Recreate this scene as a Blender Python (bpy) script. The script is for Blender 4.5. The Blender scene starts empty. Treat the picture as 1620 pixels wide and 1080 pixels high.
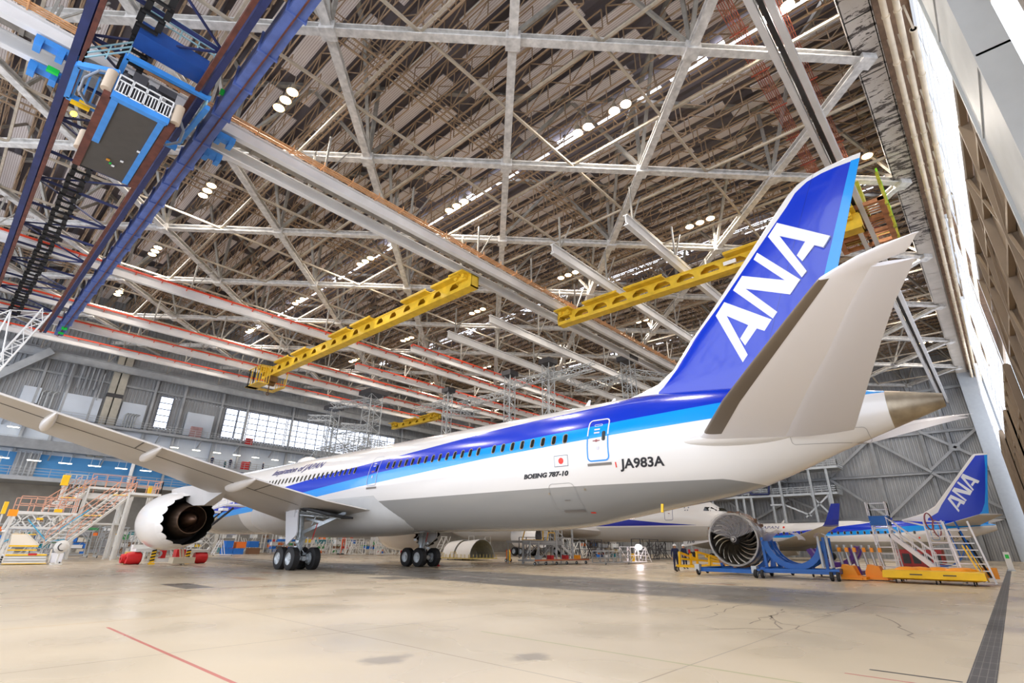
import bpy, math, random
from mathutils import Vector, Matrix
from math import sin, cos, pi, radians, sqrt, hypot, atan2
random.seed(7)
SC = bpy.context.scene
COL = SC.collection
R = random.Random(11)

# ------------------------------------------------------------------ materials
def lin(c):
    return tuple(((v / 255.0) / 12.92 if v / 255.0 <= .04045 else ((v / 255.0 + .055) / 1.055) ** 2.4) for v in c)
MATS = {}
def mat(name, rgb, rough=.5, metal=0., var=.0, scale=2., emit=0., bump=0., spec=None, coat=0.):
    if name in MATS: return MATS[name]
    m = bpy.data.materials.new(name); m.use_nodes = True
    nt = m.node_tree; bs = nt.nodes['Principled BSDF']
    c = lin(rgb) + (1,)
    bs.inputs['Base Color'].default_value = c
    bs.inputs['Roughness'].default_value = rough
    bs.inputs['Metallic'].default_value = metal
    if coat: bs.inputs['Coat Weight'].default_value = coat; bs.inputs['Coat Roughness'].default_value = .06
    if emit:
        bs.inputs['Emission Color'].default_value = c
        bs.inputs['Emission Strength'].default_value = emit
    if var:
        tc = nt.nodes.new('ShaderNodeTexCoord'); no = nt.nodes.new('ShaderNodeTexNoise')
        no.inputs['Scale'].default_value = scale; no.inputs['Detail'].default_value = 5
        nt.links.new(tc.outputs['Object'], no.inputs['Vector'])
        mr = nt.nodes.new('ShaderNodeMapRange')
        mr.inputs['From Min'].default_value = .3; mr.inputs['From Max'].default_value = .7
        mr.inputs['To Min'].default_value = 1 - var; mr.inputs['To Max'].default_value = 1 + var * .6
        nt.links.new(no.outputs['Fac'], mr.inputs['Value'])
        mx = nt.nodes.new('ShaderNodeVectorMath'); mx.operation = 'SCALE'
        mx.inputs[0].default_value = c[:3]
        nt.links.new(mr.outputs['Result'], mx.inputs['Scale'])
        nt.links.new(mx.outputs['Vector'], bs.inputs['Base Color'])
        if bump:
            bp = nt.nodes.new('ShaderNodeBump'); bp.inputs['Strength'].default_value = bump
            nt.links.new(no.outputs['Fac'], bp.inputs['Height']); nt.links.new(bp.outputs['Normal'], bs.inputs['Normal'])
    MATS[name] = m
    return m

class NG:
    """small node helper"""
    def __init__(s, m): s.nt = m.node_tree
    def n(s, t, **k):
        x = s.nt.nodes.new(t)
        for a, v in k.items(): setattr(x, a, v)
        return x
    def put(s, sock, v):
        if hasattr(v, 'links') or isinstance(v, bpy.types.NodeSocket): s.nt.links.new(v, sock)
        else: sock.default_value = v
    def math(s, op, a, b=0., c=None, clamp=False):
        x = s.n('ShaderNodeMath', operation=op, use_clamp=clamp)
        s.put(x.inputs[0], a); s.put(x.inputs[1], b)
        if c is not None: s.put(x.inputs[2], c)
        return x.outputs[0]
    def mix(s, f, a, b):
        x = s.n('ShaderNodeMix', data_type='RGBA')
        s.put(x.inputs[0], f)
        for i, v in ((6, a), (7, b)):
            if isinstance(v, tuple): x.inputs[i].default_value = (v + (1,))[:4]
            else: s.put(x.inputs[i], v)
        return x.outputs[2]
    def curve(s, v, pts, y0, y1):
        xs = [p[0] for p in pts]; x0, x1 = min(xs), max(xs)
        t = s.math('DIVIDE', s.math('SUBTRACT', v, x0), x1 - x0, clamp=True)
        c = s.n('ShaderNodeFloatCurve'); cm = c.mapping; cu = cm.curves[0]
        P = [((p[0] - x0) / (x1 - x0), (p[1] - y0) / (y1 - y0)) for p in sorted(pts)]
        cu.points[0].location = P[0]; cu.points[1].location = P[-1]
        for p in P[1:-1]: cu.points.new(*p)
        for p in cu.points: p.handle_type = 'VECTOR'
        cm.update()
        s.put(c.inputs['Value'], t)
        return s.math('ADD', s.math('MULTIPLY', c.outputs[0], y1 - y0), y0)
    def gt(s, a, b): return s.math('GREATER_THAN', a, b)
    def noise(s, vec, scale, detail=4, rough=.5, dist=0.):
        x = s.n('ShaderNodeTexNoise'); s.put(x.inputs['Vector'], vec)
        x.inputs['Scale'].default_value = scale; x.inputs['Detail'].default_value = detail
        x.inputs['Roughness'].default_value = rough; x.inputs['Distortion'].default_value = dist
        return x.outputs['Fac']
    def ramp(s, v, a, b, lo=0., hi=1.):
        x = s.n('ShaderNodeMapRange'); s.put(x.inputs['Value'], v)
        x.inputs['From Min'].default_value = a; x.inputs['From Max'].default_value = b
        x.inputs['To Min'].default_value = lo; x.inputs['To Max'].default_value = hi
        return x.outputs['Result']
    def scalevec(s, vec, sc):
        x = s.n('ShaderNodeMapping'); s.put(x.inputs['Vector'], vec); x.inputs['Scale'].default_value = sc
        return x.outputs['Vector']

def nmat(name, rough=.5, metal=0.):
    m = bpy.data.materials.new(name); m.use_nodes = True
    g = NG(m); g.bs = m.node_tree.nodes['Principled BSDF']
    g.bs.inputs['Roughness'].default_value = rough; g.bs.inputs['Metallic'].default_value = metal
    g.co = g.n('ShaderNodeTexCoord').outputs['Object']
    sp = g.n('ShaderNodeSeparateXYZ'); g.nt.links.new(g.co, sp.inputs[0])
    g.x, g.y, g.z = sp.outputs[0], sp.outputs[1], sp.outputs[2]
    MATS[name] = m
    return m, g

# ------------------------------------------------------------------ mesh builder
class MB:
    def __init__(s): s.v = []; s.f = []; s.m = []; s.cm = 0
    def add(s, vs, fs, mi=None):
        o = len(s.v); s.v += [tuple(v) for v in vs]
        for f in fs: s.f.append(tuple(i + o for i in f)); s.m.append(s.cm if mi is None else mi)
        return s
    def use(s, i): s.cm = i; return s
    def box(s, x0, x1, y0, y1, z0, z1):
        v = [(x, y, z) for z in (z0, z1) for y in (y0, y1) for x in (x0, x1)]
        return s.add(v, [(0, 2, 3, 1), (4, 5, 7, 6), (0, 1, 5, 4), (2, 6, 7, 3), (0, 4, 6, 2), (1, 3, 7, 5)])
    def cbox(s, c, d, rz=0., ry=0., rx=0.):
        M = Matrix.Translation(c) @ Matrix.Rotation(rz, 4, 'Z') @ Matrix.Rotation(ry, 4, 'Y') @ Matrix.Rotation(rx, 4, 'X')
        v = [M @ Vector((x * d[0] / 2, y * d[1] / 2, z * d[2] / 2)) for z in (-1, 1) for y in (-1, 1) for x in (-1, 1)]
        return s.add(v, [(0, 2, 3, 1), (4, 5, 7, 6), (0, 1, 5, 4), (2, 6, 7, 3), (0, 4, 6, 2), (1, 3, 7, 5)])
    def frame(s, p0, p1):
        p0 = Vector(p0); p1 = Vector(p1); d = (p1 - p0)
        if d.length < 1e-6: d = Vector((0, 0, 1e-3))
        d.normalize(); up = Vector((0, 0, 1)) if abs(d.z) < .95 else Vector((0, 1, 0))
        a = d.cross(up).normalized(); b = a.cross(d).normalized()
        return p0, p1, a, b
    def bar(s, p0, p1, w, h=None):
        h = h or w; p0, p1, a, b = s.frame(p0, p1)
        v = [p + a * (i * w / 2) + b * (j * h / 2) for p in (p0, p1) for i, j in ((-1, -1), (1, -1), (1, 1), (-1, 1))]
        return s.add(v, [(3, 2, 1, 0), (4, 5, 6, 7), (0, 1, 5, 4), (1, 2, 6, 5), (2, 3, 7, 6), (3, 0, 4, 7)])
    def ibeam(s, p0, p1, w, h, t=.06):
        p0, p1, a, b = s.frame(p0, p1)
        for dz, ww, hh in ((h / 2 - t / 2, w, t), (-h / 2 + t / 2, w, t), (0, t, h - 2 * t)):
            s.bar(p0 + b * dz, p1 + b * dz, ww, hh)
        return s
    def tube(s, p0, p1, r, n=8, r1=None, caps=True):
        r1 = r if r1 is None else r1
        p0, p1, a, b = s.frame(p0, p1)
        v = [p + a * (q * cos(2 * pi * k / n)) + b * (q * sin(2 * pi * k / n)) for p, q in ((p0, r), (p1, r1)) for k in range(n)]
        f = [(k, (k + 1) % n, n + (k + 1) % n, n + k) for k in range(n)]
        if caps: f += [tuple(range(n - 1, -1, -1)), tuple(range(n, 2 * n))]
        return s.add(v, f)
    def path(s, pts, r, n=6):
        for p, q in zip(pts, pts[1:]): s.tube(p, q, r, n)
        return s
    def lathe(s, c, axis, prof, n=32, a0=0., a1=2 * pi):
        """prof: list of (distance along axis, radius)"""
        c = Vector(c); ax = Vector(axis).normalized()
        up = Vector((0, 0, 1)) if abs(ax.z) < .9 else Vector((1, 0, 0))
        u = up.cross(ax).normalized(); w = ax.cross(u).normalized()
        full = abs(a1 - a0 - 2 * pi) < 1e-6; k = n if full else n + 1
        v = []
        for d, r in prof:
            for i in range(k):
                t = a0 + (a1 - a0) * i / n
                v.append(c + ax * d + (w * cos(t) + u * sin(t)) * r)
        f = []
        for j in range(len(prof) - 1):
            for i in range(n):
                i2 = (i + 1) % k
                f.append((j * k + i, j * k + i2, (j + 1) * k + i2, (j + 1) * k + i))
        return s.add(v, f)
    def loft(s, rings, closed=True, caps=True):
        n = len(rings[0]); v = [p for r in rings for p in r]; f = []
        for j in range(len(rings) - 1):
            for i in range(n if closed else n - 1):
                i2 = (i + 1) % n
                f.append((j * n + i, j * n + i2, (j + 1) * n + i2, (j + 1) * n + i))
        if caps:
            f.append(tuple(range(n - 1, -1, -1))); o = (len(rings) - 1) * n
            f.append(tuple(o + i for i in range(n)))
        return s.add(v, f)
    def prism(s, poly, M, d):
        """2D poly (u,v) extruded by d along local w; M maps (u,v,w) to space"""
        n = len(poly)
        v = [M @ Vector((p[0], p[1], 0)) for p in poly] + [M @ Vector((p[0], p[1], d)) for p in poly]
        f = [tuple(range(n - 1, -1, -1)), tuple(range(n, 2 * n))] + [(i, (i + 1) % n, n + (i + 1) % n, n + i) for i in range(n)]
        return s.add(v, f)
    def torus(s, c, axis, Rr, r, n=24, m=8, a0=0., a1=2 * pi):
        c = Vector(c); ax = Vector(axis).normalized(); up = Vector((0, 0, 1)) if abs(ax.z) < .9 else Vector((1, 0, 0))
        u = up.cross(ax).normalized(); w = ax.cross(u).normalized()
        pts = [c + (w * cos(a0 + (a1 - a0) * i / n) + u * sin(a0 + (a1 - a0) * i / n)) * Rr for i in range(n + 1)]
        rings = []
        for i, p in enumerate(pts):
            d = (p - c).normalized()
            rings.append([p + d * (r * cos(2 * pi * k / m)) + ax * (r * sin(2 * pi * k / m)) for k in range(m)])
        return s.loft(rings, True, False)
    def sphere(s, c, r, n=12, m=8, sc=(1, 1, 1)):
        c = Vector(c); v = [c + Vector((0, 0, -r * sc[2]))]
        for j in range(1, m):
            t = -pi / 2 + pi * j / m
            for i in range(n):
                v.append(c + Vector((r * cos(t) * cos(2 * pi * i / n) * sc[0], r * cos(t) * sin(2 * pi * i / n) * sc[1], r * sin(t) * sc[2])))
        v.append(c + Vector((0, 0, r * sc[2]))); f = []
        for i in range(n):
            f.append((0, 1 + (i + 1) % n, 1 + i)); o = 1 + (m - 2) * n
            f.append((o + i, o + (i + 1) % n, len(v) - 1))
            for j in range(m - 2):
                a = 1 + j * n
                f.append((a + i, a + (i + 1) % n, a + n + (i + 1) % n, a + n + i))
        return s.add(v, f)
    def lattice(s, p0, p1, w, h, step, r=.05, n=4, thin=.6):
        """box lattice: 4 chords with zigzag webs"""
        p0, p1, a, b = s.frame(p0, p1); L = (p1 - p0).length; d = (p1 - p0) / L
        k = max(1, round(L / step)); C = [(-1, -1), (1, -1), (1, 1), (-1, 1)]
        P = lambda i, c: p0 + d * (L * i / k) + a * (c[0] * w / 2) + b * (c[1] * h / 2)
        for c in C: s.bar(P(0, c), P(k, c), r * 2)
        for i in range(k):
            for q in range(4):
                c, e = C[q], C[(q + 1) % 4]
                if (i + q) % 2: c, e = e, c
                s.bar(P(i, c), P(i + 1, e), r * 2 * thin)
            if i:
                for q in range(4): s.bar(P(i, C[q]), P(i, C[(q + 1) % 4]), r * 2 * thin)
        return s
    def flat(s, p0, p1, depth, step, r=.05, thin=.7, up=(0, 0, 1)):
        """plane truss: top chord p0-p1, lower chord 'depth' below"""
        p0 = Vector(p0); p1 = Vector(p1); u = Vector(up) * -depth; L = (p1 - p0).length; k = max(1, round(L / step))
        s.bar(p0, p1, r * 2); s.bar(p0 + u, p1 + u, r * 2)
        for i in range(k + 1):
            q = p0.lerp(p1, i / k); s.bar(q, q + u, r * 2 * thin)
            if i < k:
                q2 = p0.lerp(p1, (i + 1) / k)
                if i % 2: s.bar(q, q2 + u, r * 2 * thin)
                else: s.bar(q + u, q2, r * 2 * thin)
        return s
    def rail(s, pts, h=1.05, r=.025, step=1.4, mid=2):
        """handrail along a polyline"""
        for p, q in zip(pts, pts[1:]):
            p = Vector(p); q = Vector(q); L = (q - p).length; k = max(1, round(L / step))
            for i in range(k + 1):
                c = p.lerp(q, i / k); s.bar(c, c + Vector((0, 0, h)), r * 2)
            for j in range(mid):
                z = Vector((0, 0, h * (1 - j / mid))); s.bar(p + z, q + z, r * 2)
        return s
    def stairs(s, foot, head, w, n, side=(1, 0, 0), tread=.26):
        """treads and stringers between foot and head; side = width direction"""
        f = Vector(foot); h = Vector(head); sd = Vector(side).normalized() * (w / 2)
        for k in (-1, 1): s.bar(f + sd * k, h + sd * k, .06, .22)
        run = Vector((h.x - f.x, h.y - f.y, 0)).normalized()
        for i in range(1, n + 1):
            c = f.lerp(h, i / (n + 1)); rz = atan2(run.y, run.x)
            s.cbox(c, (tread, w, .04), rz)
        return s
    def wheel(s, c, axis, r, w, n=16, hub=None):
        """tyre material = current, hub = index 'hub'"""
        a = Vector(axis).normalized(); k = s.cm
        s.lathe(c, a, [(-w * .5, r * .55), (-w * .5, r * .82), (-w * .36, r), (w * .36, r), (w * .5, r * .82), (w * .5, r * .55)], n)
        if hub is not None: s.cm = hub
        s.lathe(c, a, [(-w * .5, r * .57), (-w * .34, r * .5), (-w * .3, r * .2), (-w * .42, r * .16), (-w * .42, .001)], n)
        s.lathe(c, a, [(w * .42, .001), (w * .42, r * .16), (w * .3, r * .2), (w * .34, r * .5), (w * .5, r * .57)], n)
        s.cm = k
        return s

def obj(name, mb, mats, parent=None, label=None, cat=None, group=None, kind=None, smooth=False, loc=None):
    me = bpy.data.meshes.new(name)
    vs = mb.v
    if loc is not None: vs = [(v[0] - loc[0], v[1] - loc[1], v[2] - loc[2]) for v in vs]
    me.from_pydata(vs, [], mb.f)
    if not isinstance(mats, (list, tuple)): mats = [mats]
    for m in mats: me.materials.append(m)
    if len(mats) > 1: me.polygons.foreach_set('material_index', [min(i, len(mats) - 1) for i in mb.m])
    if smooth:
        me.polygons.foreach_set('use_smooth', [True] * len(me.polygons))
        me.set_sharp_from_angle(angle=radians(38))
    me.update()
    o = bpy.data.objects.new(name, me); COL.objects.link(o)
    if loc is not None: o.location = loc
    if parent: o.parent = parent
    if label: o['label'] = label
    if cat: o['category'] = cat
    if group: o['group'] = group
    if kind: o['kind'] = kind
    return o

def thing(name, label, cat, loc=(0, 0, 0), rz=0., group=None):
    o = bpy.data.objects.new(name, None); COL.objects.link(o); o.empty_display_size = .3
    o.location = loc; o.rotation_euler = (0, 0, rz); o['label'] = label; o['category'] = cat
    if group: o['group'] = group
    return o
def copy_tree(o, parent=None):
    c = o.copy(); COL.objects.link(c)
    if parent: c.parent = parent
    for ch in list(o.children): copy_tree(ch, c)
    return c
def dup(o, loc, rz=None, label=None):
    c = copy_tree(o); c.location = loc
    if rz is not None: c.rotation_euler = (0, 0, rz)
    if label: c['label'] = label
    return c
TRIM = [0]
def struct(name, mb, mats, smooth=False):
    return obj(name, mb, mats, kind='structure', smooth=smooth)
def trim(mb, mats, smooth=False):
    TRIM[0] += 1
    return obj('trim_%d' % TRIM[0], mb, mats, kind='structure', smooth=smooth)

def text_polys(txt, size, shear=0., bold=0., space=1.):
    """2D outline mesh of a text as (verts, faces), origin at left baseline"""
    cu = bpy.data.curves.new('t', 'FONT'); cu.body = txt; cu.size = size; cu.shear = shear; cu.offset = bold
    cu.space_character = space; cu.resolution_u = 3
    o = bpy.data.objects.new('t', cu); COL.objects.link(o)
    dg = bpy.context.evaluated_depsgraph_get(); dg.update()
    me = bpy.data.meshes.new_from_object(o.evaluated_get(dg))
    v = [tuple(p.co) for p in me.vertices]; f = [tuple(p.vertices) for p in me.polygons]
    bpy.data.objects.remove(o); bpy.data.curves.remove(cu); bpy.data.meshes.remove(me)
    return v, f
# ================================================================== camera
def make_camera():
    f, yaw, pitch, roll, h, cx, cy = 802.811, radians(42.295), radians(23.041), radians(.640), 1.524, 814.36, 521.11
    F = Vector((cos(pitch) * cos(yaw), cos(pitch) * sin(yaw), sin(pitch)))
    Rt = Vector((sin(yaw), -cos(yaw), 0)); U = Rt.cross(F)
    R2 = Rt * cos(roll) + U * sin(roll); U2 = -Rt * sin(roll) + U * cos(roll)
    M = Matrix((R2, U2, -F)).transposed().to_4x4(); M.translation = Vector((0, 0, h))
    cd = bpy.data.cameras.new('camera'); co = bpy.data.objects.new('camera', cd); COL.objects.link(co)
    co.matrix_world = M; cd.sensor_width = 36; cd.lens = f / 1620 * 36
    cd.shift_x = -(cx - 810) / 1620; cd.shift_y = (cy - 540) / 1620
    cd.clip_start = .1; cd.clip_end = 500
    SC.camera = co
make_camera()

# ================================================================== materials of the building
STEEL = mat('worn_white_steel', (200, 197, 192), .6, var=.3, scale=2.5)
STEEL_OLD = mat('flaking_white_steel', (176, 168, 155), .7, var=.5, scale=1.6)
RAILW = mat('rail_white', (214, 213, 212), .5, var=.1, scale=.6)
TAN = mat('joist_tan', (158, 134, 108), .75, var=.3, scale=.8)
GREYST = mat('grey_steel', (160, 163, 166), .55, var=.15, scale=1)
GALV = mat('galvanised', (186, 190, 192), .4, .4, var=.1, scale=2)
DARKST = mat('dark_steel', (62, 60, 62), .6, var=.2)
BLACK = mat('black_rubber', (26, 26, 28), .7)
WHITE = mat('white_paint', (232, 232, 230), .35)
OFFW = mat('offwhite_paint', (206, 202, 192), .5, var=.1)
YEL = mat('safety_yellow', (240, 190, 10), .45, var=.08)
CRANEY = mat('crane_yellow', (222, 182, 44), .5, var=.18, scale=1.5)
ORANGE = mat('orange_paint', (255, 160, 4), .45)
RED = mat('red_paint', (196, 26, 30), .45)
ORRED = mat('conductor_orange', (206, 62, 26), .5)
BLUE = mat('equipment_blue', (4, 96, 184), .4, var=.1)
DBLUE = mat('bridge_blue', (84, 104, 166), .5, var=.25, scale=1.5)
LBLUE = mat('platform_blue', (62, 138, 214), .45, var=.12)
NAVY = mat('navy_steel', (34, 44, 92), .5, var=.3, scale=1.2)
RUST = mat('rust_brown', (96, 52, 40), .8, var=.4)
GREENL = mat('green_plastic', (20, 200, 70), .4)

# ================================================================== floor
def floor_mat():
    m, g = nmat('hangar_concrete', .4)
    n1 = g.noise(g.co, .09, 2, .5); n2 = g.noise(g.co, .4, 2, .4); n3 = g.noise(g.scalevec(g.co, (.3, 1., 1)), .5, 1, .4)
    n4 = g.noise(g.co, 14, 3)
    base = g.mix(g.ramp(n1, .35, .65), (lin((206, 188, 158))), lin((216, 200, 172)))
    base = g.mix(g.ramp(n2, .35, .8, 0, .22), base, lin((184, 170, 150)))
    base = g.mix(g.ramp(n3, .4, .8, 0, .2), base, lin((194, 186, 174)))
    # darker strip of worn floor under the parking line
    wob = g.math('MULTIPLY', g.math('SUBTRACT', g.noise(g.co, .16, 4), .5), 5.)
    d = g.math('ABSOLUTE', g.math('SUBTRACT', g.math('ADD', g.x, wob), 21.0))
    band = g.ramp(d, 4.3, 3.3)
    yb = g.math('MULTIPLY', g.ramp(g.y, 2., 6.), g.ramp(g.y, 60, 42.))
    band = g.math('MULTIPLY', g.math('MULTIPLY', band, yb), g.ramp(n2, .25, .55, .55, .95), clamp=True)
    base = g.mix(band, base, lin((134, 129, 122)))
    far = g.math('MULTIPLY', g.ramp(g.y, 27., 32.), .65, clamp=True)
    base = g.mix(far, base, lin((150, 136, 118)))
    # slab joints
    for ax, per, off in ((g.x, 7.6, 1.6), (g.y, 5.9, 2.1)):
        f = g.math('ABSOLUTE', g.math('SUBTRACT', g.math('FRACT', g.math('DIVIDE', g.math('ADD', ax, off + 100 * per), per)), .5))
        ln = g.gt(f, .5 - .012 / per)
        base = g.mix(g.math('MULTIPLY', ln, .55), base, lin((112, 100, 84)))
    def rect(x0, x1, y0, y1, colr, a=1., skew=0.):
        nonlocal base
        xx = g.math('ADD', g.x, g.math('MULTIPLY', g.y, skew))
        k = g.math('MULTIPLY', g.math('MULTIPLY', g.gt(xx, x0), g.math('LESS_THAN', xx, x1)), g.math('MULTIPLY', g.gt(g.y, y0), g.math('LESS_THAN', g.y, y1)))
        base = g.mix(g.math('MULTIPLY', k, a), base, lin(colr))
    rect(3.06, 3.12, 3, 13.3, (188, 60, 56), .8)
    rect(-9, 60, 21.3, 21.42, (150, 74, 66), .65)
    rect(-9, 13.5, 14.2, 14.26, (196, 160, 90), .55)
    rect(7.9, 7.95, 1.5, 8, (140, 150, 70), .6)
    rect(7.1, 8.1, 22, 25, (92, 86, 82), .85)
    rect(15.6, 17.3, 21.9, 23.9, (96, 92, 88), .8)
    rect(10.6, 11.6, 25.2, 27.8, (176, 128, 84), .6)
    rect(9.41, 9.48, .9, 1.9, (22, 24, 40), .95)
    rect(8.92, 8.96, 1.2, 2.1, (186, 50, 50), .9)
    rect(25.2, 25.8, 9.7, 11.2, (150, 96, 62), .6); rect(21.4, 21.9, 13, 15, (150, 110, 80), .5)
    rect(13.6, 14.4, 30, 32, (170, 120, 80), .5); rect(30, 30.6, 22, 24.5, (140, 110, 84), .5)
    # grey oil stains
    for sx, sy, r in ((5.1, 7.1, .45), (6.7, 5.75, .42), (24.5, 8.3, .9)):
        dx = g.math('SUBTRACT', g.x, sx); dy = g.math('SUBTRACT', g.y, sy)
        dd = g.math('ADD', g.math('SQRT', g.math('ADD', g.math('MULTIPLY', dx, dx), g.math('MULTIPLY', g.math('MULTIPLY', dy, dy), 1.5))), g.math('MULTIPLY', g.math('SUBTRACT', g.noise(g.co, 2.2, 4), .5), .7))
        base = g.mix(g.ramp(dd, r, r * .55, 0, .6), base, lin((124, 116, 108)))
    g.put(g.bs.inputs['Base Color'], base)
    g.put(g.bs.inputs['Roughness'], g.ramp(n2, .3, .7, .2, .42))
    return m
fl = MB().box(-20, 125, -6, 99, -.4, 0)
struct('floor', fl, floor_mat())

rc = random.Random(5)
CRACKS = [[(14.6, 6.9), (15.1, 6.7), (16.6, 6.9)], [(12.9, 5.8), (15.5, 6.1), (17.7, 6.3)], [(16.7, 5.0), (14.8, 4.9), (12.9, 4.7)], [(14.8, 4.9), (13.7, 4.4), (13.3, 3.9), (12.5, 3.4)], [(15.3, 3.9), (17.2, 3.9)], [(17, 2.9), (15.4, 2.35), (13.2, 1.8)], [(11.5, 5), (12.6, 4), (14.8, 4.9)], [(20.5, 3.9), (18.5, 1.5)], [(22, 9), (19, 8.6), (17.7, 6.3)], [(17.2, 3.9), (20.4, 3.8), (22, 5)]]
def crack(pts, w=.024):
    m = MB(); P = []
    for a_, b_ in zip(pts, pts[1:]):
        n_ = max(2, int(hypot(b_[0] - a_[0], b_[1] - a_[1]) / .35))
        for k in range(n_): P.append((a_[0] + (b_[0] - a_[0]) * k / n_ + rc.uniform(-.1, .1), a_[1] + (b_[1] - a_[1]) * k / n_ + rc.uniform(-.1, .1)))
    P.append(pts[-1])
    for i in range(len(P) - 1):
        a_, b_ = P[i], P[i + 1]; L_ = hypot(b_[0] - a_[0], b_[1] - a_[1]) or 1; nx, ny = -(b_[1] - a_[1]) / L_, (b_[0] - a_[0]) / L_; w0 = w * rc.uniform(.4, 1)
        m.add([(a_[0] - nx * w0, a_[1] - ny * w0, .003), (b_[0] - nx * w0, b_[1] - ny * w0, .003), (b_[0] + nx * w0, b_[1] + ny * w0, .003), (a_[0] + nx * w0, a_[1] + ny * w0, .003)], [(0, 1, 2, 3)])
    trim(m, mat('crack_dark', (158, 144, 126), .8))
for c_ in CRACKS: crack(c_)
# drain channel with cast grates along the door line
def grate_mat():
    m, g = nmat('drain_grate', .6, .3)
    a = g.gt(g.math('FRACT', g.math('MULTIPLY', g.x, 1.6)), .965)
    b = g.math('LESS_THAN', g.math('ABSOLUTE', g.math('SUBTRACT', g.math('FRACT', g.math('MULTIPLY', g.y, 12.5)), .5)), .06)
    c = g.mix(g.math('MAXIMUM', a, g.math('MULTIPLY', b, .6)), lin((84, 82, 82)), lin((140, 136, 130)))
    g.put(g.bs.inputs['Base Color'], g.mix(g.ramp(g.noise(g.co, 1.5, 4), .4, .7, 0, .4), c, lin((58, 56, 56))))
    return m
trim(MB().box(4, 115, .58, .86, 0, .006), grate_mat())

# ================================================================== corrugated walls
def corr_y(mb, x, y0, y1, z0, z1, pitch=.55, d=.1):      # wall in a plane X = x
    n = int((y1 - y0) / pitch); 
    prof = []
    for i in range(n):
        y = y0 + (y1 - y0) * i / n; w = (y1 - y0) / n
        prof += [(0, y), (0, y + w * .45), (d, y + w * .55), (d, y + w * .95)]
    prof.append((0, y1))
    v = [(x + p[0], p[1], z) for z in (z0, z1) for p in prof]; k = len(prof)
    mb.add(v, [(i, k + i, k + i + 1, i + 1) for i in range(k - 1)])
def corr_x(mb, y, x0, x1, z0, z1, pitch=.5, d=.1):
    n = max(1, int((x1 - x0) / pitch)); prof = []
    for i in range(n):
        xx = x0 + (x1 - x0) * i / n; w = (x1 - x0) / n
        prof += [(xx, 0), (xx + w * .45, 0), (xx + w * .55, d), (xx + w * .95, d)]
    prof.append((x1, 0))
    v = [(p[0], y + p[1], z) for z in (z0, z1) for p in prof]; k = len(prof)
    mb.add(v, [(i, i + 1, k + i + 1, k + i) for i in range(k - 1)])
CORR = mat('corrugated_grey', (150, 153, 156), .55, .1, var=.1, scale=.5)
CORRD = mat('corrugated_side_grey', (158, 160, 162), .55, .1, var=.14, scale=.4)
BLUEW = mat('blue_wall_panel', (70, 140, 196), .6, var=.12, scale=.35)
PANELW = mat('white_wall_panel', (196, 204, 214), .6, var=.08, scale=.4)
MESH = mat('mesh_grey', (138, 140, 142), .6, var=.2, scale=1)
DAY = mat('daylight_glazing', (226, 236, 255), .4, emit=2.0)
DAYR = mat('roof_daylight', (236, 240, 255), .4, emit=6)
TUBEL = mat('fluorescent_tube', (255, 246, 226), .4, emit=9)

WX0, WX1 = 31.1, 67.0
w = MB()
for z0, z1, segs in ((23.35, 38.5, [(-20, 118)]), (18.25, 23.35, [(-20, 21), (22.9, WX0), (WX1, 118)]), (17.3, 18.25, [(-20, 118)])):
    for a0, a1 in segs: corr_x(w, 97, a0, a1, z0, z1)
w.use(1)
w.box(-20, 118, 97, 97.2, 12.5, 17.3); w.use(3).box(-20, 118, 97, 97.2, 0, 9)
w.use(2); w.box(-20, 36, 97, 97.2, 9, 12.5); w.use(1); w.box(36, 118, 97, 97.2, 9, 12.5)
struct('wall_back', w, [CORR, PANELW, BLUEW, mat('lower_wall_beige', (160, 154, 144), .7, var=.2, scale=.6)])
# wall columns, girts, beams
t = MB()
for x in (6.2, 9.3, 12.6, 20.0, 24.2, 30.2, 34.6, 43.0, 51.5, 60, 68.5, 77, 85.5, 94, 102.5, 111):
    t.ibeam((x, 96.7, 9 if x > 14 else 12.5), (x, 96.7, 27), .3, .35)
for z in (23.9, 27.2): t.ibeam((-20, 96.75, z), (118, 96.75, z), .25, .3)
trim(t, GREYST)
t = MB(); t.box(13.95, 14.75, 96.2, 96.9, 12.8, 29); t.box(14.95, 15.9, 96.2, 96.9, 12.8, 29)
t.use(1).box(13.9, 15.95, 96.15, 96.9, 21.7, 22.3); trim(t, [mat('beige_column', (176, 170, 156), .6, var=.1), DARKST])
t = MB(); t.bar((6.0, 95, 26.4), (-1.5, 95, 18.2), 1.4, 1.0); trim(t, GREYST)
t = MB()
for x in (6.9, 7.4, 7.9, 8.4, 8.8): t.bar((x, 96.4, 9), (x, 96.4, 12.6), .14)
t.box(6.6, 9, 96.7, 97, 9, 12.5); trim(t, [GREYST])
for x0, x1, z0, z1 in ((4.7, 6.6, 19.2, 21.4), (9.1, 13.6, 17.7, 21.3), (16.2, 19.4, 17.7, 21.4), (25.3, 29.4, 17.7, 21.5)):
    trim(MB().box(x0, x1, 96.55, 97, z0, z1), PANELW)
def pipes(x, z0, z1, n, dx=.6, up=True):
    m = MB()
    for i in range(n):
        m.path([(x + i * dx, 96.3, z0), (x + i * dx, 96.3, z1), (x + i * dx + .25, 96.3, z1 + .3), (x + i * dx + .6, 96.6, z1 + .3)], .09)
    return m
trim(pipes(6.8, 17.5, 20.8, 3), GALV)
trim(pipes(16.9, 17.5, 19.4, 5, .35), GALV)
for x, z0, z1 in ((8.2, 22, 25.5), (9.0, 22.5, 25.6), (10.2, 22.2, 26), (10.9, 22.3, 26), (11.5, 22.3, 26), (12.1, 22.3, 26), (12.9, 20.9, 25)):
    trim(MB().bar((x, 96.2, z0), (x, 96.2, z1), .16), GREYST)
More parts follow.
